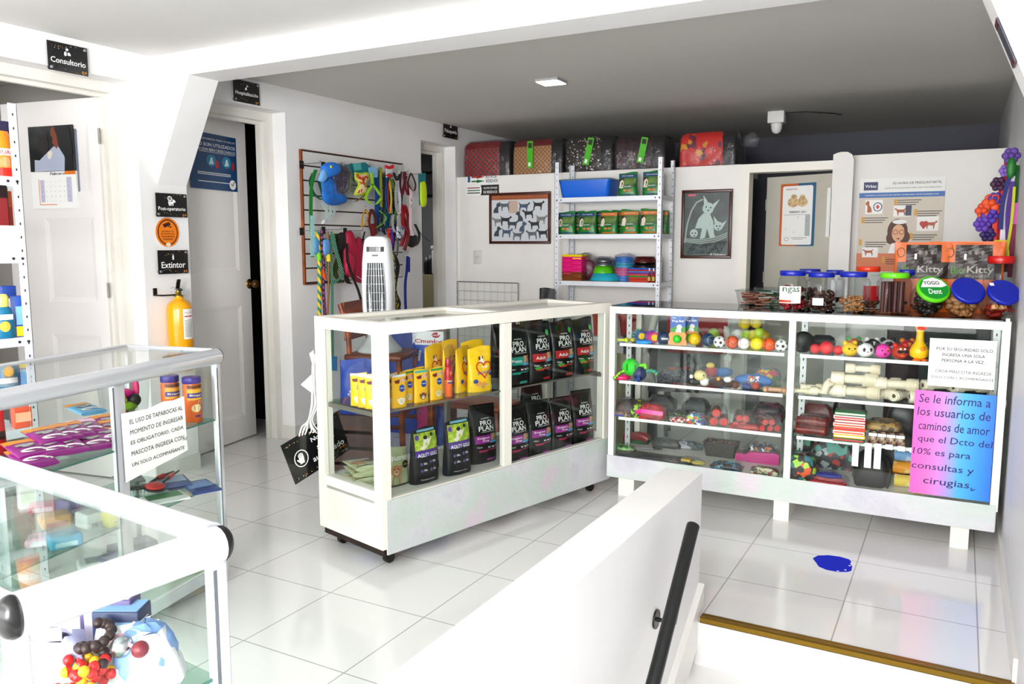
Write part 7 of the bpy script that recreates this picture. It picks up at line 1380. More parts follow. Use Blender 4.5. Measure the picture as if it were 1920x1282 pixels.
# rawhide bones
RAW = mat('e9e2d0', .6, kind='noise', c2='ddd2ba', s=16., bump=.25)
def rawhide(L=.13, r=.0225):
    o = thing('rawhide_bone', '', 'dog chew'); MB().tube([(-L*.3, 0, r), (0, 0, r), (L*.3, 0, r)], r*.62, 12).build('shaft', RAW, o)
    for s in (-1, 1):
        g = MB(); x0, x1 = s*L*.22, s*L*.5; g.tube([(x0, 0, r), ((x0+x1)/2, 0, r), (x1, 0, r)], [r*.9, r*1.02, r*.95], 14, True, .95); g.tube([(x0+s*.01, -.004, r*1.1), (x1-s*.004, -.006, r*1.05)], r*.86, 12); g = g.build('knot', RAW, o); MB().tube([(x1-s*.0005, -.004, r*1.05), (x1+s*.0012, -.004, r*1.05)], r*.35, 8).build('rolled_end', mat('6a5842', .7), g)
    return o
rw = rawhide(); n0 = 0
spots = ((1500, 751, 0, .05, 0, .75, 'small rawhide bone at the left end of the bone shelf'), (1519, 753, 0, .35, .02, .75, 'small rawhide bone, second from the left on the bone shelf'), (1517, 746, .08, .0, .0, .75, 'small rawhide bone lying behind the leftmost ones'), (1546, 758, 0, .1, 0, 1., 'medium rawhide bone at the front, under the upright roll'), (1604, 765, 0, .05, 0, 1.5, 'large rawhide bone at the front in the middle of the heap'), (1662, 768, .045, .9, 0, 1.2, 'rawhide bone end-on beside the large front bone'), (1693, 772, .045, 1., 0, 1.15, 'rawhide bone end-on at the left edge of the gradient notice'), (1600, 765, .02, .03, .057, 1.5, 'large rawhide bone resting on the large front bone'), (1678, 768, .03, .04, .052, 1.35, 'rawhide bone upper right in the heap beside the notice'), (1614, 765, .02, .08, .115, 1.1, 'rolled rawhide bone on the very top of the heap'), (1640, 760, .13, .0, .0, 1.3, 'rawhide bone at the back right of the heap'), (1590, 758, .14, .1, 0, 1.2, 'rawhide bone at the back of the heap, left'), (1690, 764, .14, .1, .04, 1.1, 'rawhide bone high at the back near the notice'), (1650, 762, .12, .1, .055, 1.2, 'rawhide bone lying across the back of the heap'), (1760, 770, .07, .5, .058, 1.2, 'rawhide bone showing between the two notices, left'), (1815, 774, .07, .6, .058, 1.2, 'rawhide bone showing between the two notices, right'), (1840, 778, .07, .3, 0, 1.3, 'rawhide bone at the far right end of the shelf'), (1745, 772, .07, .2, 0, 1.35, 'rawhide bone mostly hidden by the gradient notice, left one'), (1800, 776, .07, .2, 0, 1.35, 'rawhide bone mostly hidden by the gradient notice, right one'))
for k, (px, py, dy, rz, dz, s, lab) in enumerate(spots):
    o = rw if k == 0 else dup(rw); v = Bp(px, py, 1, dy+.03, .04+.075*s*abs(math.sin(rz))); o.location = v+Vector((0, 0, dz)); o.rotation_euler = (0, 0, rz); o.scale = (s, s, s); o['label'] = lab; o['group'] = 'rawhide bones in the wide case'
o = thing('rawhide_roll', 'rawhide roll leaning upright behind the medium bone', 'dog chew', Bp(1549, 752, 1, .09), .3); MB().tube([(-.01, 0, .02), (0, -.01, .06), (.01, -.03, .075)], .019, 12).build('roll', RAW, o); MB().tube([(.01, -.03, .075), (.0103, -.0308, .0754)], .010, 10).build('rolled_end', mat('cfc2a4', .6), o)
# third shelf right
saus('clear pack of glossy brown-red knotted chews, left of the striped packs', 1523, 824, 2, 4, .13, .022, .04, rz=1.45); packet('dark red chews pack behind the glossy brown-red ones', 1530, 815, 2, .20, .16, .08, .11, mat('6a0f12', .3, kind='noise', c2='8a1c1c', s=30.))
z = BS[2]+.001; v = Bp(1591, 832, 2, .04)
for k, (c, n_) in enumerate((('2a6a3c', 'dark green'), ('e8c42a', 'yellow and white'), ('f0ece6', 'white'), ('e0641c', 'orange'), ('f0eae6', 'white and red'), ('b8321c', 'brick red'), ('f2eeea', 'white topmost'), ('2c7a44', 'green topmost'))):
    o = thing('treat_stick_pack', '%s flat treat pack in the stack beside the rawhide shelf post, level %s' % (n_, ('one', 'two', 'three', 'four', 'five', 'six', 'seven', 'eight')[k]), 'treat pack', (v.x+.003*(k % 2), v.y, z), .05, 'stacked treat packs'); h = .0165
    MB().rbox(-.066, -.045, 0, .066, .045, h, .003).build('pack', mat(c, .4), o); MB().box(-.062, -.0462, h*.3, .062, -.0452, h*.7).build('label_strip', mat('c83a3c' if k % 3 == 0 else 'f4ecd8' if k % 2 else 'd86a2c', .5), o); z += h+.0006
packet('clear bag of tan knotted snacks beside the striped stack', 1655, 832, 2, .05, .16, .10, .04, mat('7c5a34', .4, kind='cells', s=50., cs='8a6a3c a8844c 5c4424 b8985c'), jit=.006).location.z += .058
for k in range(4):
    px = 1636+17*k; o = packet('maroon snack sachet with white label, %s in the row below the snack bag' % ('first', 'second', 'third', 'fourth')[k], px, 834+2*k, 2, .03, .046, .07, .052, mat('6a1c1e', .35, kind='noise', c2='b8a48a', s=60.), film=False, jit=.001, nm='snack_sachet', cat='treat pack', body='sachet'); MB().box(-.017, -.0375, .034, .017, -.0362, .048).build('paper_label', PAPER, o)
packet('black mottled pack hidden at the back by the gradient notice', 1690, 824, 2, .2, .13, .08, .14, mat('1c1214', .35, kind='cells', s=60., cs='1c1012 2c1418 141012 3a1a20'))
# bottom right
packet('clear bag of lime and orange capsule toys at the bay left corner', 1500, 900, 3, .02, .15, .09, .12, MC('2a2c30 b8e83a 2a8a90 1c1e22 e0642c 3a3c40', 45.), jit=.008); packet('bag of teal and red cord toys at the back of the bottom shelf', 1562, 880, 3, .18, .22, .10, .13, MC('16201f 5ab8a4 101214 c8d0d0 c8281c 101214', 38.), jit=.008); o = thing('rope_coil', 'red and blue rope coils in a film bag on the bottom shelf', 'dog lead', Bp(1552, 908, 3, .01))
for k, c in enumerate(('c81c2c', 'b81828', '2a3aa8')): MB().tube([((.075-.012*k)*math.cos(t), (.03-.004*k)*math.sin(t)+.01*k, .008+.014*k) for t in [2*PI*i/22 for i in range(23)]], .008, 7).build('coil', mat(c, .5), o)
MB().sphere((0, 0, .03), .045, 16, 8, (2.1, 1., .75)).jitter(.003, 2).build('film_wrap', mat('f4f4f8', .06, kind='film', s=22., milk=.006), o); packet('large black plastic bag of goods in the middle of the bottom shelf', 1633, 912, 3, .04, .16, .12, .15, mat('050506', .4, crinkle=.4, spec=.2), jit=.008, film=False, body='bag')
for k, (px, py, c, n_, dz) in enumerate(((1696, 917, 'e2c81a', 'yellow rolled cloth at the bottom beside the notice', 0), (1693, 915, 'eaa41c', 'orange rolled cloth lying on the yellow one', .058), (1694, 915, '8ab4dc', 'pale blue rolled cloth topmost on the orange one', .116))): o = thing('rolled_cloth', n_, 'cloth', Bp(px, py, 3, .04)+Vector((0, 0, dz)), .1); MB().tube([(-.045, 0, .029), (0, -.004, .0285), (.045, 0, .029)], .028, 14).jitter(.0015, k).build('roll', mat(c, .6, kind='noise', c2='f4e8b0' if k < 2 else 'e8eef6', s=22., a=.5, b=.7), o); MB().tube([(-.0455, 0, .03), (-.046, 0, .03)], .014, 10).build('rolled_end', mat('c8901c', .6), o)
packet('yellow folded pack peeking out under the gradient notice', 1722, 925, 3, .02, .07, .06, .02, mat('e0c82a', .4))
# notices and paper strips taped on the outside
def notice(name, label, tl, tr, bl, y=BY-.0105):
    return hang(name, label, 'notice', (0, y, 0), NY, tl, tr, bl, 0)
o, w, h = notice('paper_notice', 'white printed notice about one person at a time, upper right of the wide case', (1744, 633), (1870, 640), (1740, 722)); MB().box(-w/2, 0, -h/2, w/2, .0012, h/2).build('sheet', PAPER, o); p = Print(off=.0006)
for t, z, ww, x in (('POR SU SEGURIDAD SOLO', .29, .84, .03), ('INGRESA UNA SOLA', .17, .64, .02), ('PERSONA A LA VEZ.', .05, .64, .02), ('CADA MASCOTA INGRESA', -.18, .84, .03), ('SOLO CON 1 ACOMPAÑANTE', -.30, .94, .02)): p.text(t, x*w, z*h, ww*w, .066*h, .014)
p.build('lettering', mat('1c1c20', .6), o)
o, w, h = notice('gradient_notice', 'handwritten notice on a pink to blue gradient sheet, lower right of the wide case', (1716, 731), (1869, 741), (1706, 922)); MB().box(-w/2, 0, -h/2, w/2, .0012, h/2).build('sheet', mat('ffffff', .5, kind='gradx', w=w, cs='f66cc4 f67ec8 c898e0 5cb8f6 3ca2f8 2c80ee'), o); p = Print(off=.0006)
for t, z, x, ww in (('Se le informa a', .425, 0, .88), ('los usuarios de', .30, 0, .90), ('caminos de amor', .165, .01, .88), ('que el Dcto del', .03, .03, .92), ('10% es para', -.095, -.12, .72), ('consultas y', -.235, -.1, .78), ('cirugias.', -.375, -.02, .62)): p.text(t, x*w, z*h, ww*w, .082*h, .004, 0., .08)
p.build('handwriting', mat('24266c', .6), o); p = Print(off=.0007); p.poly([(.25*w, -.40*h), (.285*w, -.415*h), (.34*w, -.39*h), (.29*w, -.40*h)]); p.build('heart_doodle', mat('24266c', .6), o)
for k, (a, b_, c, n_) in enumerate((((1599, 828), (1611, 829), (1597, 873), 'left'), ((1622, 830), (1635, 831), (1619, 876), 'middle'), ((1640, 831), (1653, 832), (1637, 878), 'right'))): o, w, h = notice('paper_strip', 'blank white paper strip on the case glass, %s of three' % n_, a, b_, c, BY-.003); MB().box(-w/2, 0, -h/2, w/2, .001, h/2).build('strip', PAPER, o)
for k in range(3): o, w, h = notice('shelf_price_tag', 'small white price tag on the shelf lip, %s beside the paper strips' % ('first', 'second', 'third')[k], (1660+23*k, 833+3*k), (1674+23*k, 834+3*k), (1659+23*k, 842+3*k), BY-.003); MB().box(-w/2, 0, -h/2, w/2, .001, h/2).build('tag', PAPER, o)

for lab, px, py, lv, dy, w, d, h, cs, sc in (('black pouch behind the neon collars on the third shelf', 1305, 790, 2, .20, .14, .08, .075, '141517 1f2124 2a3038 101113', 40.),
    ('grey film pack of black straps behind the red collars', 1240, 784, 2, .22, .16, .08, .07, '1a1b1e 2c2e33 3a3c40 141416', 44.), ('clear pack of dark purple toys behind the right-hand sausages', 1440, 806, 2, .24, .15, .08, .085, '3a1c34 5a2a44 241420 7a3a4c', 40.),
    ('yellow and black printed pack between the charms and red collars', 1200, 786, 2, .18, .09, .07, .06, 'c8c02a 1c1c14 8a8a1e 2a2a1a', 70.), ('dark green bagged toy behind the green bagged pair', 1190, 846, 3, .20, .12, .07, .045, '1c5a2a 2a7a34 143a1c', 40.),
    ('crumpled silver pack behind the black straps', 1290, 850, 3, .26, .14, .06, .035, '8a8c90 b4b6ba 5c5e62', 50.), ('maroon and black charm pack in front of the brush packs', 1262, 872, 3, .0, .10, .05, .022, '3a1216 16121a 5a1c20', 70.),
    ('brown twisted chews pack under the navy bead pack', 1384, 866, 3, .10, .11, .07, .04, '4a2a1c 6a3e26 2e1a12', 50.), ('bag of mint and black leads in the right bay back corner', 1500, 868, 3, .30, .14, .06, .16, '121615 4a9a80 1c2422 0e1110', 36.),
    ('black bag of straps behind the yellow rolled cloth', 1672, 890, 3, .28, .16, .07, .15, '0e0e10 16171a 1e2024', 30.), ('dark wrapped chews behind the striped packs', 1590, 812, 2, .24, .15, .07, .13, '2c1412 3c1c18 1c0e0e', 34.), ('multicoloured rope toys in film behind the blue football', 1440, 712, 1, .26, .12, .06, .06, 'c83a5c 2a6ab8 e8c83a 3a8a4c', 50.)):
    packet(lab, px, py, lv, dy, w, d, h, MC(cs, sc), jit=.006)
# ============================================================ the two aluminium showcases, the left rack, the rest of the back room
def Dp(px, py, z, dy=0.):
    x, y = D_on(px, py, z); return Dw(min(max(x, .08), DLEN-.08), min(max(y+dy, .05), DDEP-.05), z+.0008)
DZ = (.652, .402, .106)
# mask notice on the front of the left showcase
nD = Vector((math.sin(DT), -math.cos(DT), 0)); o, w, h = hang('paper_notice', 'white notice about wearing a face mask, torn at its lower right edge', 'notice', DO, nD, (226, 776), (345, 744), (234, 905), .003)
g = MB(); pts = [(-.5, .5), (-.1, .47), (.15, .52), (.3, .5), (.49, .52), (.5, -.12), (.42, -.16), (.5, -.18), (.51, -.34), (.3, -.38), (-.49, -.5)]; g.prism([(x*w, z*h) for x, z in pts], 0, .001, 'y'); g.build('sheet', PAPER, o)
p = Print(off=.0006)
for k, t in enumerate(('EL USO DE TAPABOCAS AL', 'MOMENTO DE INGRESAR', 'ES OBLIGATORIO, CADA', 'MASCOTA INGRESA CON', 'UN SOLO ACOMPAÑANTE')): p.text(t, .03*w, (.35-.155*k)*h, .84*w, .068*h, .004)
p.build('lettering', mat('1c1c20', .6), o)
# treat jars with purple lids
def tjar(label, px, py):
    o = thing('treat_canister', label, 'treat jar', Dp(px, py, DZ[0], .03), DT-.35); r, h = .032, .165
    MB().lathe([(r*.95, 0), (r, .005), (r, h*.80), (r*.9, h*.86), (r*.9, h*.87)], 24).build('canister', mat('e0701c', .3), o); MB().lathe([(r*.99, h*.86), (r*1.02, h*.87), (r*1.02, h*.985), (r*.97, h)], 24).build('lid', mat('3a2496', .35), o)
    S_ = lambda x, z: -math.sqrt(max(0, r*r-x*x)); p = Print(S_); p.rect(-r*.9, h*.5, r*.9, h*.74, 8, 1); p.build('yellow_band', mat('f0b83a', .4), o); p = Print(S_, .002); p.rect(-r*.9, h*.55, r*.9, h*.66, 8, 1); p.build('purple_band', mat('4a3a9c', .4), o)
    p = Print(S_, .003); p.text('Beggin', 0, h*.605, r*1.5, h*.055, .01); p.build('lettering', mat('f4e8c0', .5), o); p = Print(S_, .002); p.rect(-r*.9, h*.76, r*.9, h*.83, 8, 1); p.build('kibble_window', mat('8a4a24', .5, kind='noise', c2='5c2c14', s=90.), o)
    p = Print(S_, .002); p.ell(-.1*r, h*.32, r*.55, h*.09, 14); p.build('biscuit_picture', mat('f0dcb0', .5), o); p = Print(S_, .002); p.ring(.3*r, h*.43, r*.25, h*.05, r*.08, 14); p.build('ring_picture', mat('e8c890', .5), o); p = Print(S_, .002); p.rect(-r*.3, h*.12, r*.3, h*.16, 4, 1); p.build('purple_mark', mat('3a2496', .4), o)
    return o
tjar('purple-lidded orange treat canister, right one at the end of the showcase shelf', 380, 789); tjar('purple-lidded orange treat canister, left one beside the clear toy tub', 352, 782)
o = thing('toy_tub', 'clear square tub of pink and yellow rubber toys in the showcase', 'toy tub', Dp(296, 772, DZ[0], .07), DT-.2); MB().loft([rrect(.13, .12, .02, .001), rrect(.15, .14, .02, .16)], True, False).build('tub', mat('f0f2f2', .05, kind='glass'), o)
for c, x, y, z, s_, nm in (('e8209a', .0, .0, .085, (1.1, 1, .6), 'pink_toy'), ('c83a28', -.03, -.02, .03, (1., 1, .7), 'red_toy'), ('8ab82a', -.01, -.035, .04, (1.2, .7, .6), 'green_toy'), ('e0d82a', -.035, -.03, .07, (.6, .6, 1.1), 'yellow_toy'), ('2c1c24', .02, -.03, .06, (.8, .8, .8), 'dark_toy'), ('ec3a8c', .045, -.01, .1, (.35, .5, 1.3), 'pink_toy')): MB().sphere((x, y, z), .032, 12, 8, s_).build(nm, mat(c, .4), o)
# cat food sachets lying in overlapping rows
def sachet(label, top):
    o = thing('cat_food_sachet', label, 'cat food sachet'); b = Bag(.095, .14, .014, top=.004, taper=0, rip=.0006); b.mesh(18, 8).build('sachet', mat('a0208e', .35), o)
    p = b.pr(.001); p.rect(-.046, .105, .046, .139, 4, 1); p.build('top_band', mat(top, .4), o); p = b.pr(.0014); p.ell(.0, .078, .028, .018, 14); p.build('cat_picture', mat('5a5660', .5, kind='noise', c2='b8b4b4', s=70.), o); p = b.pr(.0014); p.ell(.005, .03, .036, .016, 16); p.build('white_oval', PAPER, o); p = b.pr(.002); p.text('Whiskas', .005, .03, .05, .012, .012); p.build('lettering', mat('a0208e', .5), o); return o
s0 = sachet('purple cat food sachet lying frontmost in the showcase pile', 'e8a03a'); k = 0
for row, (px, py, n, dpx, dpy) in enumerate(((118, 884, 2, -42, -2), (150, 862, 3, -40, 6), (176, 832, 4, -22, 8), (226, 850, 2, -4, -14), (228, 826, 2, -4, -10))):
    for j in range(n):
        x, y = px+dpx*j, py+dpy*j; o = s0 if k == 0 else dup(s0, label='purple cat food sachet in the showcase, %s, %s' % (('row nearest the front', 'second row from the front', 'third row from the front', 'right of the middle upright', 'behind those right of the upright')[row], ('first from right', 'second from right', 'third from right', 'last')[j]))
        o['group'] = 'purple cat food sachets in the showcase'; o.location = Dp(x, y, DZ[0])+Vector((0, 0, .012+.011*(row % 3)+.004*j)); o.rotation_euler = (Matrix.Rotation(DT-.45+.05*j, 3, 'Z') @ Matrix.Rotation(-PI/2+.16, 3, 'X')).to_euler(); k += 1
        if row in (1, 2) and j == 0: recolor(o, 'top_band', mat('f0c8dc', .4))
o = dup(s0, label='yellow and blue topped sachet at the back, above the pile near the middle upright'); o['group'] = 'purple cat food sachets in the showcase'; o.location = Dp(212, 797, DZ[0], .1)+Vector((0, 0, .04)); o.rotation_euler = (Matrix.Rotation(DT-.3, 3, 'Z') @ Matrix.Rotation(-PI/2+.1, 3, 'X')).to_euler(); recolor(o, 'sachet', mat('7ab4d8', .4))
o = thing('red_pouch', 'bright red pouch standing at the left edge of the showcase', 'pet food pouch', Dp(4, 858, DZ[0], .05), DT-.3); b = Bag(.10, .155, .05); b.mesh().build('pouch', mat('d41a20', .35, crinkle=.3), o); p = b.pr(); p.rect(-.02, .05, .04, .075, 3, 1); p.build('dark_print', mat('3a1414', .5), o)
# grooming things on the lower glass shelf
def Dput(name, label, cat, px, py, lv, rz, dy=0., dz=0.): return thing(name, label, cat, Dp(px, py, DZ[lv], dy)+Vector((0, 0, dz)), rz)
def flatpack(label, px, py, rz, w, d, c, dz=0., lv=1, c2=None, h=.006, dy=0.):
    o = Dput('carded_pack', label, 'carded product', px, py, lv, rz, dy, dz); MB().rbox(-w/2, -d/2, 0, w/2, d/2, h, .002).build('card', mat(c, .4), o); MB().box(-w*.42, -d*.1, h+.0002, w*.42, d*.42, h+.0012).build('printed_panel', mat(c2 or 'e8e8ea', .5), o); return o
flatpack('blue carded pack at the right end of the lower showcase shelf', 388, 912, 1.2, .10, .17, '2c4a8a', c2='7a9cd0'); flatpack('navy carded pack under the scissors near the end post', 408, 895, 1.3, .09, .16, '24366a', .0, c2='3a4a7a', dy=.1); flatpack('mid blue carded pack in the middle of the lower shelf', 345, 900, 1.1, .11, .15, '3c5c9c', .008, c2='a8c0e0'); flatpack('white and green carded pack below the red brush pad', 310, 935, 1.2, .14, .12, 'e8ecea', .0, c2='3c8a5c'); flatpack('grey blister card behind the mask notice', 300, 885, 1.1, .10, .13, '8a8f92', .0, c2='5a6064', dy=.12)
o = Dput('brush_pad', 'oval red bristle brush on the lower showcase shelf', 'brush', 300, 925, 1, 1.3, .02, .0135); MB().sphere((0, 0, .012), .032, 18, 8, (1, 1.5, .35)).build('pad', mat('d42a1c', .5), o); MB().sphere((0, 0, .001), .034, 18, 8, (1, 1.5, .2)).build('backing', mat('2a2c2e', .5), o)
o = Dput('pet_brush', 'black bristle brush lying by the torn notice corner', 'brush', 262, 925, 1, .9, .02, .002); MB().rbox(-.06, -.022, .012, .06, .022, .024, .005).build('back', mat('1c1c1e', .4), o); g = MB()
for i in range(10):
    for j in range(4): g.box(-.054+.012*i, -.018+.012*j, 0, -.052+.012*i, -.016+.012*j, .012)
g.build('bristles', mat('4a4a4c', .6), o)
for k, (px, py, n_) in enumerate(((385, 880, 'upper'), (352, 902, 'lower'))):
    o = Dput('grooming_tool', '%s black grooming tool with a red grip on the blue cards' % n_, 'grooming tool', px, py, 1, 1.9+.2*k, .03, .018+.006*k); MB().tube([(-.07, 0, .006), (.0, .004, .007), (.08, 0, .006)], [.004, .007, .003], 8).build('shaft', mat('1a1b1e', .3), o); MB().tube([(-.02, .003, .007), (.02, .003, .007)], .009, 10).build('grip', mat('c4282c', .35), o)
# packets on the bottom board, seen through the nearest case
for k, (px, py, c, c2, n_, wd) in enumerate(((330, 1075, '8fb85a', 'd8e0b8', 'green', .16), (280, 1068, 'd8c84a', 'f0ecc8', 'yellow', .14), (225, 1060, '6a5a9c', 'c8c0e0', 'violet', .16), (165, 1062, 'e8e8ea', '9a9ca8', 'white', .16), (120, 1050, 'c0307a', 'f0b8d0', 'deep pink', .12), (215, 1100, '58b0dc', 'c0e0f0', 'sky blue', .12), (150, 1095, 'e8a03a', 'c84a2a', 'orange', .10), (250, 1035, '3a3a5c', '8a8ab0', 'dark blue', .16))):
    packet_ = Dput('flat_packet', '%s packet on the bottom board of the left showcase, seen through the nearest case' % n_, 'packet', px, py, 2, 1.1+.25*(k % 3), .0, .006*(k % 3)+.001); MB().rbox(-wd/2, -.05, 0, wd/2, .05, .03+.01*(k % 2), .008).build('packet', mat(c, .4), packet_); MB().box(-wd*.35, -.035, .0302+.01*(k % 2), wd*.35, .03, .0312+.01*(k % 2)).build('label_panel', mat(c2, .5), packet_)
for k, (px, py, c, c2, n_) in enumerate(((66, 955, 'd83a7a', 'f4c8d8', 'deep pink'), (104, 985, 'e8a84a', 'b84a2a', 'amber'), (140, 960, '7a5aa8', 'd8d0e8', 'violet'), (82, 1020, 'e8b8cc', 'f4e8ee', 'pale pink'), (138, 1025, '58b8dc', 'd0ecf6', 'sky blue'), (178, 985, 'f0f0f2', 'a8acb8', 'white'), (150, 930, '8ac85a', 'e0f0c8', 'lime'), (215, 975, 'c8b8d8', '6a5a8a', 'lilac'), (250, 985, 'e8dc5a', '8ab84a', 'yellow'))):
    o = Dput('small_packet', '%s small packet on the lower glass shelf, seen through the nearest case' % n_, 'packet', px, py, 1, .9+.3*(k % 3)); MB().rbox(-.045, -.035, 0, .045, .035, .028+.012*(k % 3), .008).jitter(.002, k).build('packet', mat(c, .4), o); MB().box(-.03, -.0365, .006, .03, -.0352, .02).build('label_panel', mat(c2, .5), o)
# nearest showcase: pile of white zip bags and small goods on its shelf
EZ = .5655
def Ep(px, py, z=EZ, h=.0):
    v = on_z(px, py, z+h); a = ET+PI/2; q = v-EO2; x, y = q.x*math.cos(a)+q.y*math.sin(a), -q.x*math.sin(a)+q.y*math.cos(a); return Ew(min(max(x, .10), EDEP-.10), min(max(y, .09), ELEN-.09), z)
def zipbag(label, px, py, s_, seed, zip_c=None, rz=.3, h=.08, c='f2f1f4'):
    o = thing('zip_bag', label, 'zip bag', Ep(px, py, EZ, h*.5), rz, 'white zip bags in the nearest showcase'); rs = [rrect(.11*s_*q_, .08*s_*q_, .02*s_, h*z_, 3) for q_, z_ in ((.85, 0), (1.05, .15), (1.0, .5), (.8, .85), (.55, 1.))]; MB().loft(rs).jitter(.006, seed).build('bag', mat(c, .35, crinkle=.5), o)
    if zip_c: MB().ribbon(smooth([Vector((-.035*s_, -.046*s_, h*.82)), Vector((0, -.040*s_, h*.92)), Vector((.04*s_, -.034*s_, h*.9))]), .006, (0, .3, 1), .002).build('zip_strip', mat(zip_c, .4), o)
    return o
zipbag('large white zip bag with a pink seal in the middle of the nearest case', 245, 1215, 1.0, 1, 'e8a8b4', .5, .10); zipbag('white zip bag leaning to the right in the nearest case', 330, 1235, 1.0, 2, 'f0c0cc', -.2, .10); zipbag('white zip bag at the right corner post of the nearest case', 395, 1262, .9, 3, None, .2, .08, 'eeeef0'); zipbag('lilac tinted bag of soft things at the left of the nearest case', 90, 1245, 1.1, 4, None, .8, .10, 'cfcdf0'); zipbag('small white bag at the front left, below the beads', 110, 1280, .8, 5, None, .1, .05); zipbag('pale pink tinted bag at the right, lying against the end pane', 415, 1225, .8, 7, 'f0b8c8', .6, .09, 'f4e6ec'); zipbag('white folded bag behind the pink-sealed one', 175, 1195, .8, 6, None, .4, .085)
o = thing('bead_pack', 'pack of red and yellow beads among the white bags', 'bead pack', Ep(160, 1262, EZ, .05)+Vector((0, 0, .02)), .3); g = MB(); r = random.Random(5)
for k in range(36): g.cur = k % 3 == 0; g.sphere((r.uniform(-.03, .03), r.uniform(-.03, .03), .008+r.uniform(0, .045)), .009, 8, 6)
g = g.build('beads', [mat('d81a1c', .3), mat('f2c81c', .3)], o); g['kind'] = 'stuff'
o = thing('brown_chain', 'dark brown bead chain lying above the red and yellow beads', 'chain', Ep(165, 1225, EZ, .08)+Vector((0, 0, .055)), .2); g = MB()
for k in range(16): t = k*.6; g.sphere((.028*math.cos(t)*(1-.03*k), .02*math.sin(t)+.002*k, .012+.003*k), .009, 8, 6)
g.build('chain', mat('3a1712', .4), o)
for nm, lab, px, py, c, c2, w_, d_, h_ in (('carton', 'small carton with a pale printed lid and pink side', 135, 1150, 'd8487c', 'e8ece8', .10, .06, .12), ('carton', 'blue and navy medicine carton behind the white bags', 262, 1160, '2a3a66', '8fb4d8', .08, .05, .12), ('carton', 'low pink carton at the left of the nearest showcase', 80, 1190, 'e08aa8', 'f0e4e8', .09, .06, .07), ('carton', 'violet carton at the back of the nearest showcase', 300, 1120, '6a5a8c', 'd8d0e0', .09, .04, .13)):
    o = thing(nm, lab, 'box', Ep(px, py, EZ, h_*.7), .5); MB().rbox(-w_/2, -d_/2, 0, w_/2, d_/2, h_, .003).build('box', mat(c, .4), o); MB().box(-w_*.46, -d_*.46, h_+.0002, w_*.46, d_*.46, h_+.001).build('printed_lid', mat(c2, .5), o); MB().box(-w_*.4, -d_/2-.001, h_*.4, w_*.4, -d_/2-.0002, h_*.85).build('printed_front', mat(c2, .5), o)
o = thing('wrapped_toy', 'blue film-wrapped toy with a metal bell near the corner post', 'toy', Ep(388, 1170, EZ, .09), .3); MB().sphere((0, 0, .055), .05, 14, 10, (1, 1, 1.05)).jitter(.005, 3).build('blue_wrap', mat('8fb0e0', .3), o); MB().sphere((-.015, -.04, .085), .018, 12, 8).build('bell', STEEL, o); MB().sphere((.02, -.042, .085), .014, 12, 8).build('red_part', mat('8a2a3c', .4), o)
# left rack contents, facing the room
def Lp(px, py, lv, dy=.05):
    v = on_x(px, py, -3.105-dy); return Vector((v.x, v.y, R2S[lv]+.0005))
o = thing('pet_food_can', 'tall orange and white container with a beagle picture on the left rack', 'container', Lp(2, 318, 0), PI/2-.4); MB().lathe([(.046, 0), (.048, .01), (.046, .10), (.036, .15), (.03, .165)], 22).build('container', mat('f0941c', .4), o); S_ = lambda x, z: -math.sqrt(max(0, .0485**2-x*x)); p = Print(S_, .001); p.rect(-.044, .0, .044, .03, 8, 1); p.build('red_foot', mat('d8301c', .4), o); p = Print(S_, .001); p.rect(-.044, .075, .044, .10, 8, 1); p.build('white_band', PAPER, o); p = Print(S_, .002); p.text('DUAL', .012, .087, .05, .016, .01); p.build('lettering', mat('c81c24', .5), o); p = Print(S_, .002); p.ell(.01, .05, .018, .02, 14); p.build('dog_picture', mat('c8a070', .5), o)
def carton(label, px, py, lv, w_, d_, h_, c, c2, dy=.06, cat='box', top=None):
    o = thing('medicine_carton', label, cat, Lp(px, py, lv, dy), PI/2-.25); MB().rbox(-w_/2, -d_/2, 0, w_/2, d_/2, h_, .002).build('carton', mat(c, .4), o); MB().box(-w_*.44, -d_/2-.0012, h_*.30, w_*.44, -d_/2-.0002, h_*.75).build('printed_panel', mat(c2, .5), o)
    if top: MB().box(-w_*.48, -d_/2-.0012, h_*.02, w_*.48, -d_/2-.0002, h_*.26).build('foot_panel', mat(top, .5), o)
    return o
carton('white carton with green swirl on the left rack', 18, 482, 1, .062, .04, .105, 'f0f0f0', 'd8e8d0', .03); carton('orange carton at the back of the left rack', 14, 482, 1, .05, .04, .24, 'e0701c', 'c84818', .16); carton('dark red and black carton behind the white one', 3, 482, 1, .06, .05, .28, '2a1014', '8a1420', .12)
carton('blue and yellow spray carton beside the shampoo bottle', 43, 638, 2, .055, .05, .155, '2a5cb0', '8fc0e8', .04, top='f0d82a'); carton('tall blue carton behind the shampoo bottle', 20, 638, 2, .05, .05, .19, '1c4a9c', 'e4ecf4', .14)
o = thing('shampoo_bottle', 'teal and yellow pet shampoo bottle on the left rack', 'bottle', Lp(9, 640, 2, .03), PI/2-.3); MB().lathe([(.03, 0), (.034, .01), (.034, .08), (.026, .11), (.014, .125)], 20, sx=1.1, sy=.7).build('bottle', mat('1c7a9c', .3), o); MB().lathe([(.02, .118), (.022, .125), (.022, .155), (.016, .165)], 16).build('cap', mat('f0e27a', .35), o); p = Print(lambda x, z: -.7*math.sqrt(max(0, .0345**2-(x/1.1)**2))); p.rect(-.03, .07, .03, .09, 6, 1); p.build('white_label', PAPER, o); p = Print(lambda x, z: -.7*math.sqrt(max(0, .0345**2-(x/1.1)**2)), .002); p.ell(0, .045, .018, .02, 14); p.build('dog_picture', mat('e8b84a', .5), o)
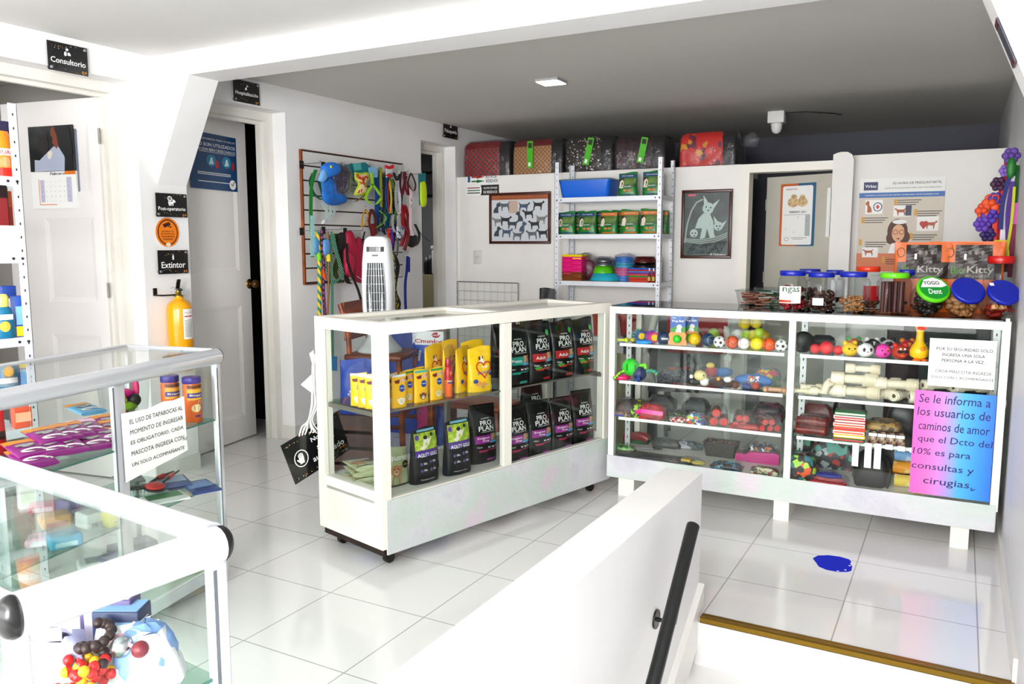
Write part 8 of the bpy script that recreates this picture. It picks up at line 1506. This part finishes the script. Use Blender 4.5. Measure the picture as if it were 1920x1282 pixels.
carton('black and white carton on the lowest visible shelf of the left rack', 32, 712, 3, .06, .05, .20, '141416', 'e8e8ea', .10); carton('orange carton low on the left rack behind the showcase glass', 36, 725, 3, .06, .05, .08, 'e0603a', 'f0b89a', .03)
carton('white carton with dark lettering at the top of the left rack', 4, 235, 0, .08, .06, .22, '2c2450', 'e0e0e4', .18)
# ---- grooming room seen through the far doorway
cab = thing('beige_cabinet', 'beige cabinet inside the far dark doorway', 'cabinet', (-5.05, 7.0, 0), 0); MB().box(-.45, 0, 0, .75, .5, .98).build('body', mat('b0a688', .5), cab); MB().box(-.44, -.004, .05, .14, 0, .97).build('door', mat('aba183', .5), cab); MB().box(.16, -.004, .05, .74, 0, .97).build('door', mat('aba183', .5), cab)
q = on_y(826, 440, 7.05); o = thing('white_container', 'white plastic container with a brown stain on the beige cabinet', 'container', (q.x, 7.15, .981), 0); MB().rbox(-.13, -.09, 0, .13, .09, .26, .02).build('tub', mat('e0dfda', .5), o); MB().rbox(-.135, -.095, .2602, .135, .095, .30, .012).build('lid', mat('e6e5e0', .5), o); Print(lambda x, z: -.09).ell(-.02, .14, .055, .05, 9).build('stain', mat('8a7250', .7), o)
q = on_y(800, 440, 7.1)
for k in range(4): o = thing('spray_bottle', '%s dark bottle beside the white container in the far doorway' % ('first', 'second', 'third', 'fourth')[k], 'bottle', (q.x+.07*(k-1.6), 7.12+.03*(k % 2), .981), 0); MB().lathe([(.025, 0), (.026, .1+.02*k), (.01, .13+.02*k)], 12).build('bottle', mat('1a1a1e', .3), o); MB().lathe([(.011, .1302+.02*k), (.011, .16+.02*k)], 10).build('cap', mat('c8c8cc', .3), o)
q = on_y(817, 345, 7.58); o = thing('framed_certificate', 'black framed certificate on the wall of the dark far room', 'picture', (q.x, 7.595, q.z), 0); MB().box(-.2, -.02, -.14, .2, 0, .14).build('frame', BLACK, o); MB().box(-.17, -.022, -.11, .17, -.0202, .11).build('paper', mat('5a5a5c', .6), o)
# ---- white plastic chair and clutter behind the wide case
chx = on_y(1290, 640, 4.95); o = thing('plastic_chair', 'white plastic armchair with dark back panel behind the wide case', 'chair', (chx.x, 4.95, 0), .25); WP = mat('e6e3dc', .45)
for x in (-.25, .25):
    MB().tube([(x, -.22, 0), (x*.96, -.2, .62)], .024, 8).build('leg', WP, o); MB().tube([(x, .24, 0), (x*.9, .2, .45)], .022, 8).build('leg', WP, o); MB().tube(smooth([Vector(p_) for p_ in ((x*.96, -.22, .625), (x*1.05, -.05, .64), (x*1.0, .12, .68), (x*.86, .2, .85))]), .024, 8).build('armrest', WP, o)
MB().rbox(-.235, -.22, .41, .235, .2, .44, .01).build('seat', mat('1c1d20', .5), o); MB().rbox(-.2, .19, .445, .2, .215, .86, .01).build('backrest', mat('1f2024', .5), o); MB().rbox(-.225, .185, .862, .225, .22, .90, .012).build('top_rail', WP, o)
o2 = thing('red_garment', 'red garment draped over the back of the white plastic chair', 'cloth', (chx.x+.05, 4.95, 0), .25); g = MB(); rs = []
for k in range(13): a = -.19+.38*k/12; wv = .006*math.sin(k*1.9); rs.append([(a, .178+wv, .60), (a, .172+wv, .75), (a, .174, .88), (a, .20, .915), (a, .228, .88), (a, .232+wv, .7), (a, .236+wv, .7), (a, .234, .885), (a, .20, .92), (a, .169, .885), (a, .166+wv, .75), (a, .172+wv, .60)])
g.loft(rs).build('garment', mat('b01420', .7), o2)
for lab, px, c, r_, h_ in (('orange-red bucket on the lowest visible rack shelf', 1135, 'd8502c', .10, .20), ('dark red bucket beside the orange one on the rack', 1185, 'b03a34', .09, .16)):
    o = thing('bucket', lab, 'bucket', R(px, RKS[3]+.001, .15)); MB().lathe([(r_*.78, 0), (r_*.96, h_*.86), (r_*1.06, h_*.87), (r_*1.06, h_), (r_*.94, h_), (r_*.74, .01)], 22).build('pail', mat(c, .4), o); MB().tube([(r_*1.05*math.cos(t), -.3*r_*math.sin(t), h_*.9-r_*.6*math.sin(t)) for t in [PI*i/14 for i in range(15)]], .003, 6).build('handle', STEEL, o)
q = on_y(1222, 632, 5.3); o = thing('blue_carton', 'blue box on a stool behind the case, left of the white chair', 'box', (q.x, 5.33, .561), .2); MB().rbox(-.05, -.05, 0, .05, .05, .13, .004).build('box', mat('2a4aa0', .4), o); o = thing('stool', 'small dark stool under the blue box', 'stool', (q.x, 5.33, 0), .2); MB().rbox(-.14, -.12, .53, .14, .12, .56, .01).build('seat', mat('1b1716', .5), o)
for x in (-.11, .11):
    for y in (-.09, .09): MB().tube([(x, y, 0), (x*.9, y*.9, .529)], .014, 8).build('leg', mat('1b1716', .5), o)
def floor_bag(label, px, Y, w_, h_, d_, c, seed): v = on_y(px, 700, Y); o = thing('floor_bag', label, 'bag', (v.x, Y, 0), .1); b = Bag(w_, h_, d_, seed=seed, rip=.006); b.mesh().build('bag', mat(c, .5, crinkle=.4), o); return o
floor_bag('dark green bag standing behind the right bay of the wide case', 1770, 4.75, .42, .93, .16, '12382a', 3); floor_bag('maroon bag standing behind the rawhide bones', 1690, 4.62, .16, .86, .12, '4a1030', 5); floor_bag('black bag on the floor behind the left end of the wide case', 1200, 5.0, .24, .72, .18, '131316', 8); floor_bag('khaki sack on the floor at the left end of the wide case', 1158, 4.75, .20, .62, .14, '8a8560', 9)
q = R(1038, 0, .0); o = floor_bag('black bag with clear film at the foot of the steel rack', 1025, 5.62, .13, .96, .09, '1a1a1c', 2)
# ---- ribbon decoration hanging at the right-hand end of the board
rb = thing('ribbon_garland', 'garland of coloured ribbons and foam flowers hanging at the right wall corner', 'garland', (.165, 4.55, 1.75))
def P9(x, y, dy=0):
    v = on_y(x, y, 4.55+dy); v.x = min(v.x, .203); return v-rb.location
for px, c, w_, dy in (([(1893, 300), (1880, 370), (1870, 420), (1862, 470)], 'd41a2c', .042, 0), ([(1896, 310), (1884, 400), (1872, 470)], '2a2a9c', .045, .03), ([(1898, 330), (1886, 390), (1880, 450)], 'e8e6ee', .026, -.03), ([(1900, 310), (1905, 380), (1902, 450)], '1c7a3a', .05, .02), ([(1903, 380), (1898, 430), (1888, 480)], 'd86ac0', .032, -.04), ([(1905, 400), (1904, 460), (1897, 510)], '4a1430', .05, .01), ([(1888, 330), (1872, 390), (1850, 430)], '7a1c3a', .04, .03), ([(1876, 450), (1880, 480), (1868, 500), (1870, 540)], 'f0dc2a', .055, -.06), ([(1890, 340), (1868, 400), (1864, 450)], 'e0402a', .02, -.05), ([(1899, 340), (1890, 400), (1890, 470)], '5a2a8c', .02, -.05), ([(1902, 350), (1896, 420), (1884, 490)], 'c8c82a', .012, -.06), ([(1904, 420), (1900, 480), (1904, 520)], '8a1a4a', .02, -.05), ([(1893, 330), (1880, 380), (1876, 430)], '1c2a7a', .02, -.06), ([(1862, 480), (1856, 510), (1845, 545)], 'c85ab0', .035, -.02), ([(1850, 490), (1846, 520), (1850, 560)], '2a2438', .035, .02)): MB().ribbon(smooth([P9(x, y, dy) for x, y in px]), w_, (1, .2, 0), .002).build('ribbon', mat(c, .5), rb)
for x, y, c, s_ in ((1896, 292, '6a4a9c', .045), (1872, 345, '4a1c4a', .04), (1866, 372, '5a3a9c', .035), (1860, 380, 'e0602a', .05), (1845, 395, 'd8582a', .045), (1856, 405, '5a3aa8', .045), (1842, 420, '6a44b0', .045), (1852, 440, '3a2470', .04), (1886, 320, '8a6ab8', .035)):
    g = MB(); c0 = P9(x, y, -.05)
    for k in range(6): a = 2*PI*k/6; g.sphere(c0+Vector((s_*.5*math.cos(a), -.01*(k % 2), s_*.5*math.sin(a))), s_*.38, 8, 6, (1, .4, 1))
    g.sphere(c0+Vector((0, -.012, 0)), s_*.35, 8, 6); g.build('foam_flower', mat(c, .6), rb)
MB().sphere(P9(1896, 315, -.07), .035, 10, 8, (.6, .4, 1.4)).build('green_leaf', mat('1c7a2a', .5), rb); MB().tube([P9(1897, 283), P9(1897, 300)], .003, 6).build('hanging_cord', mat('3a2a20', .6), rb)
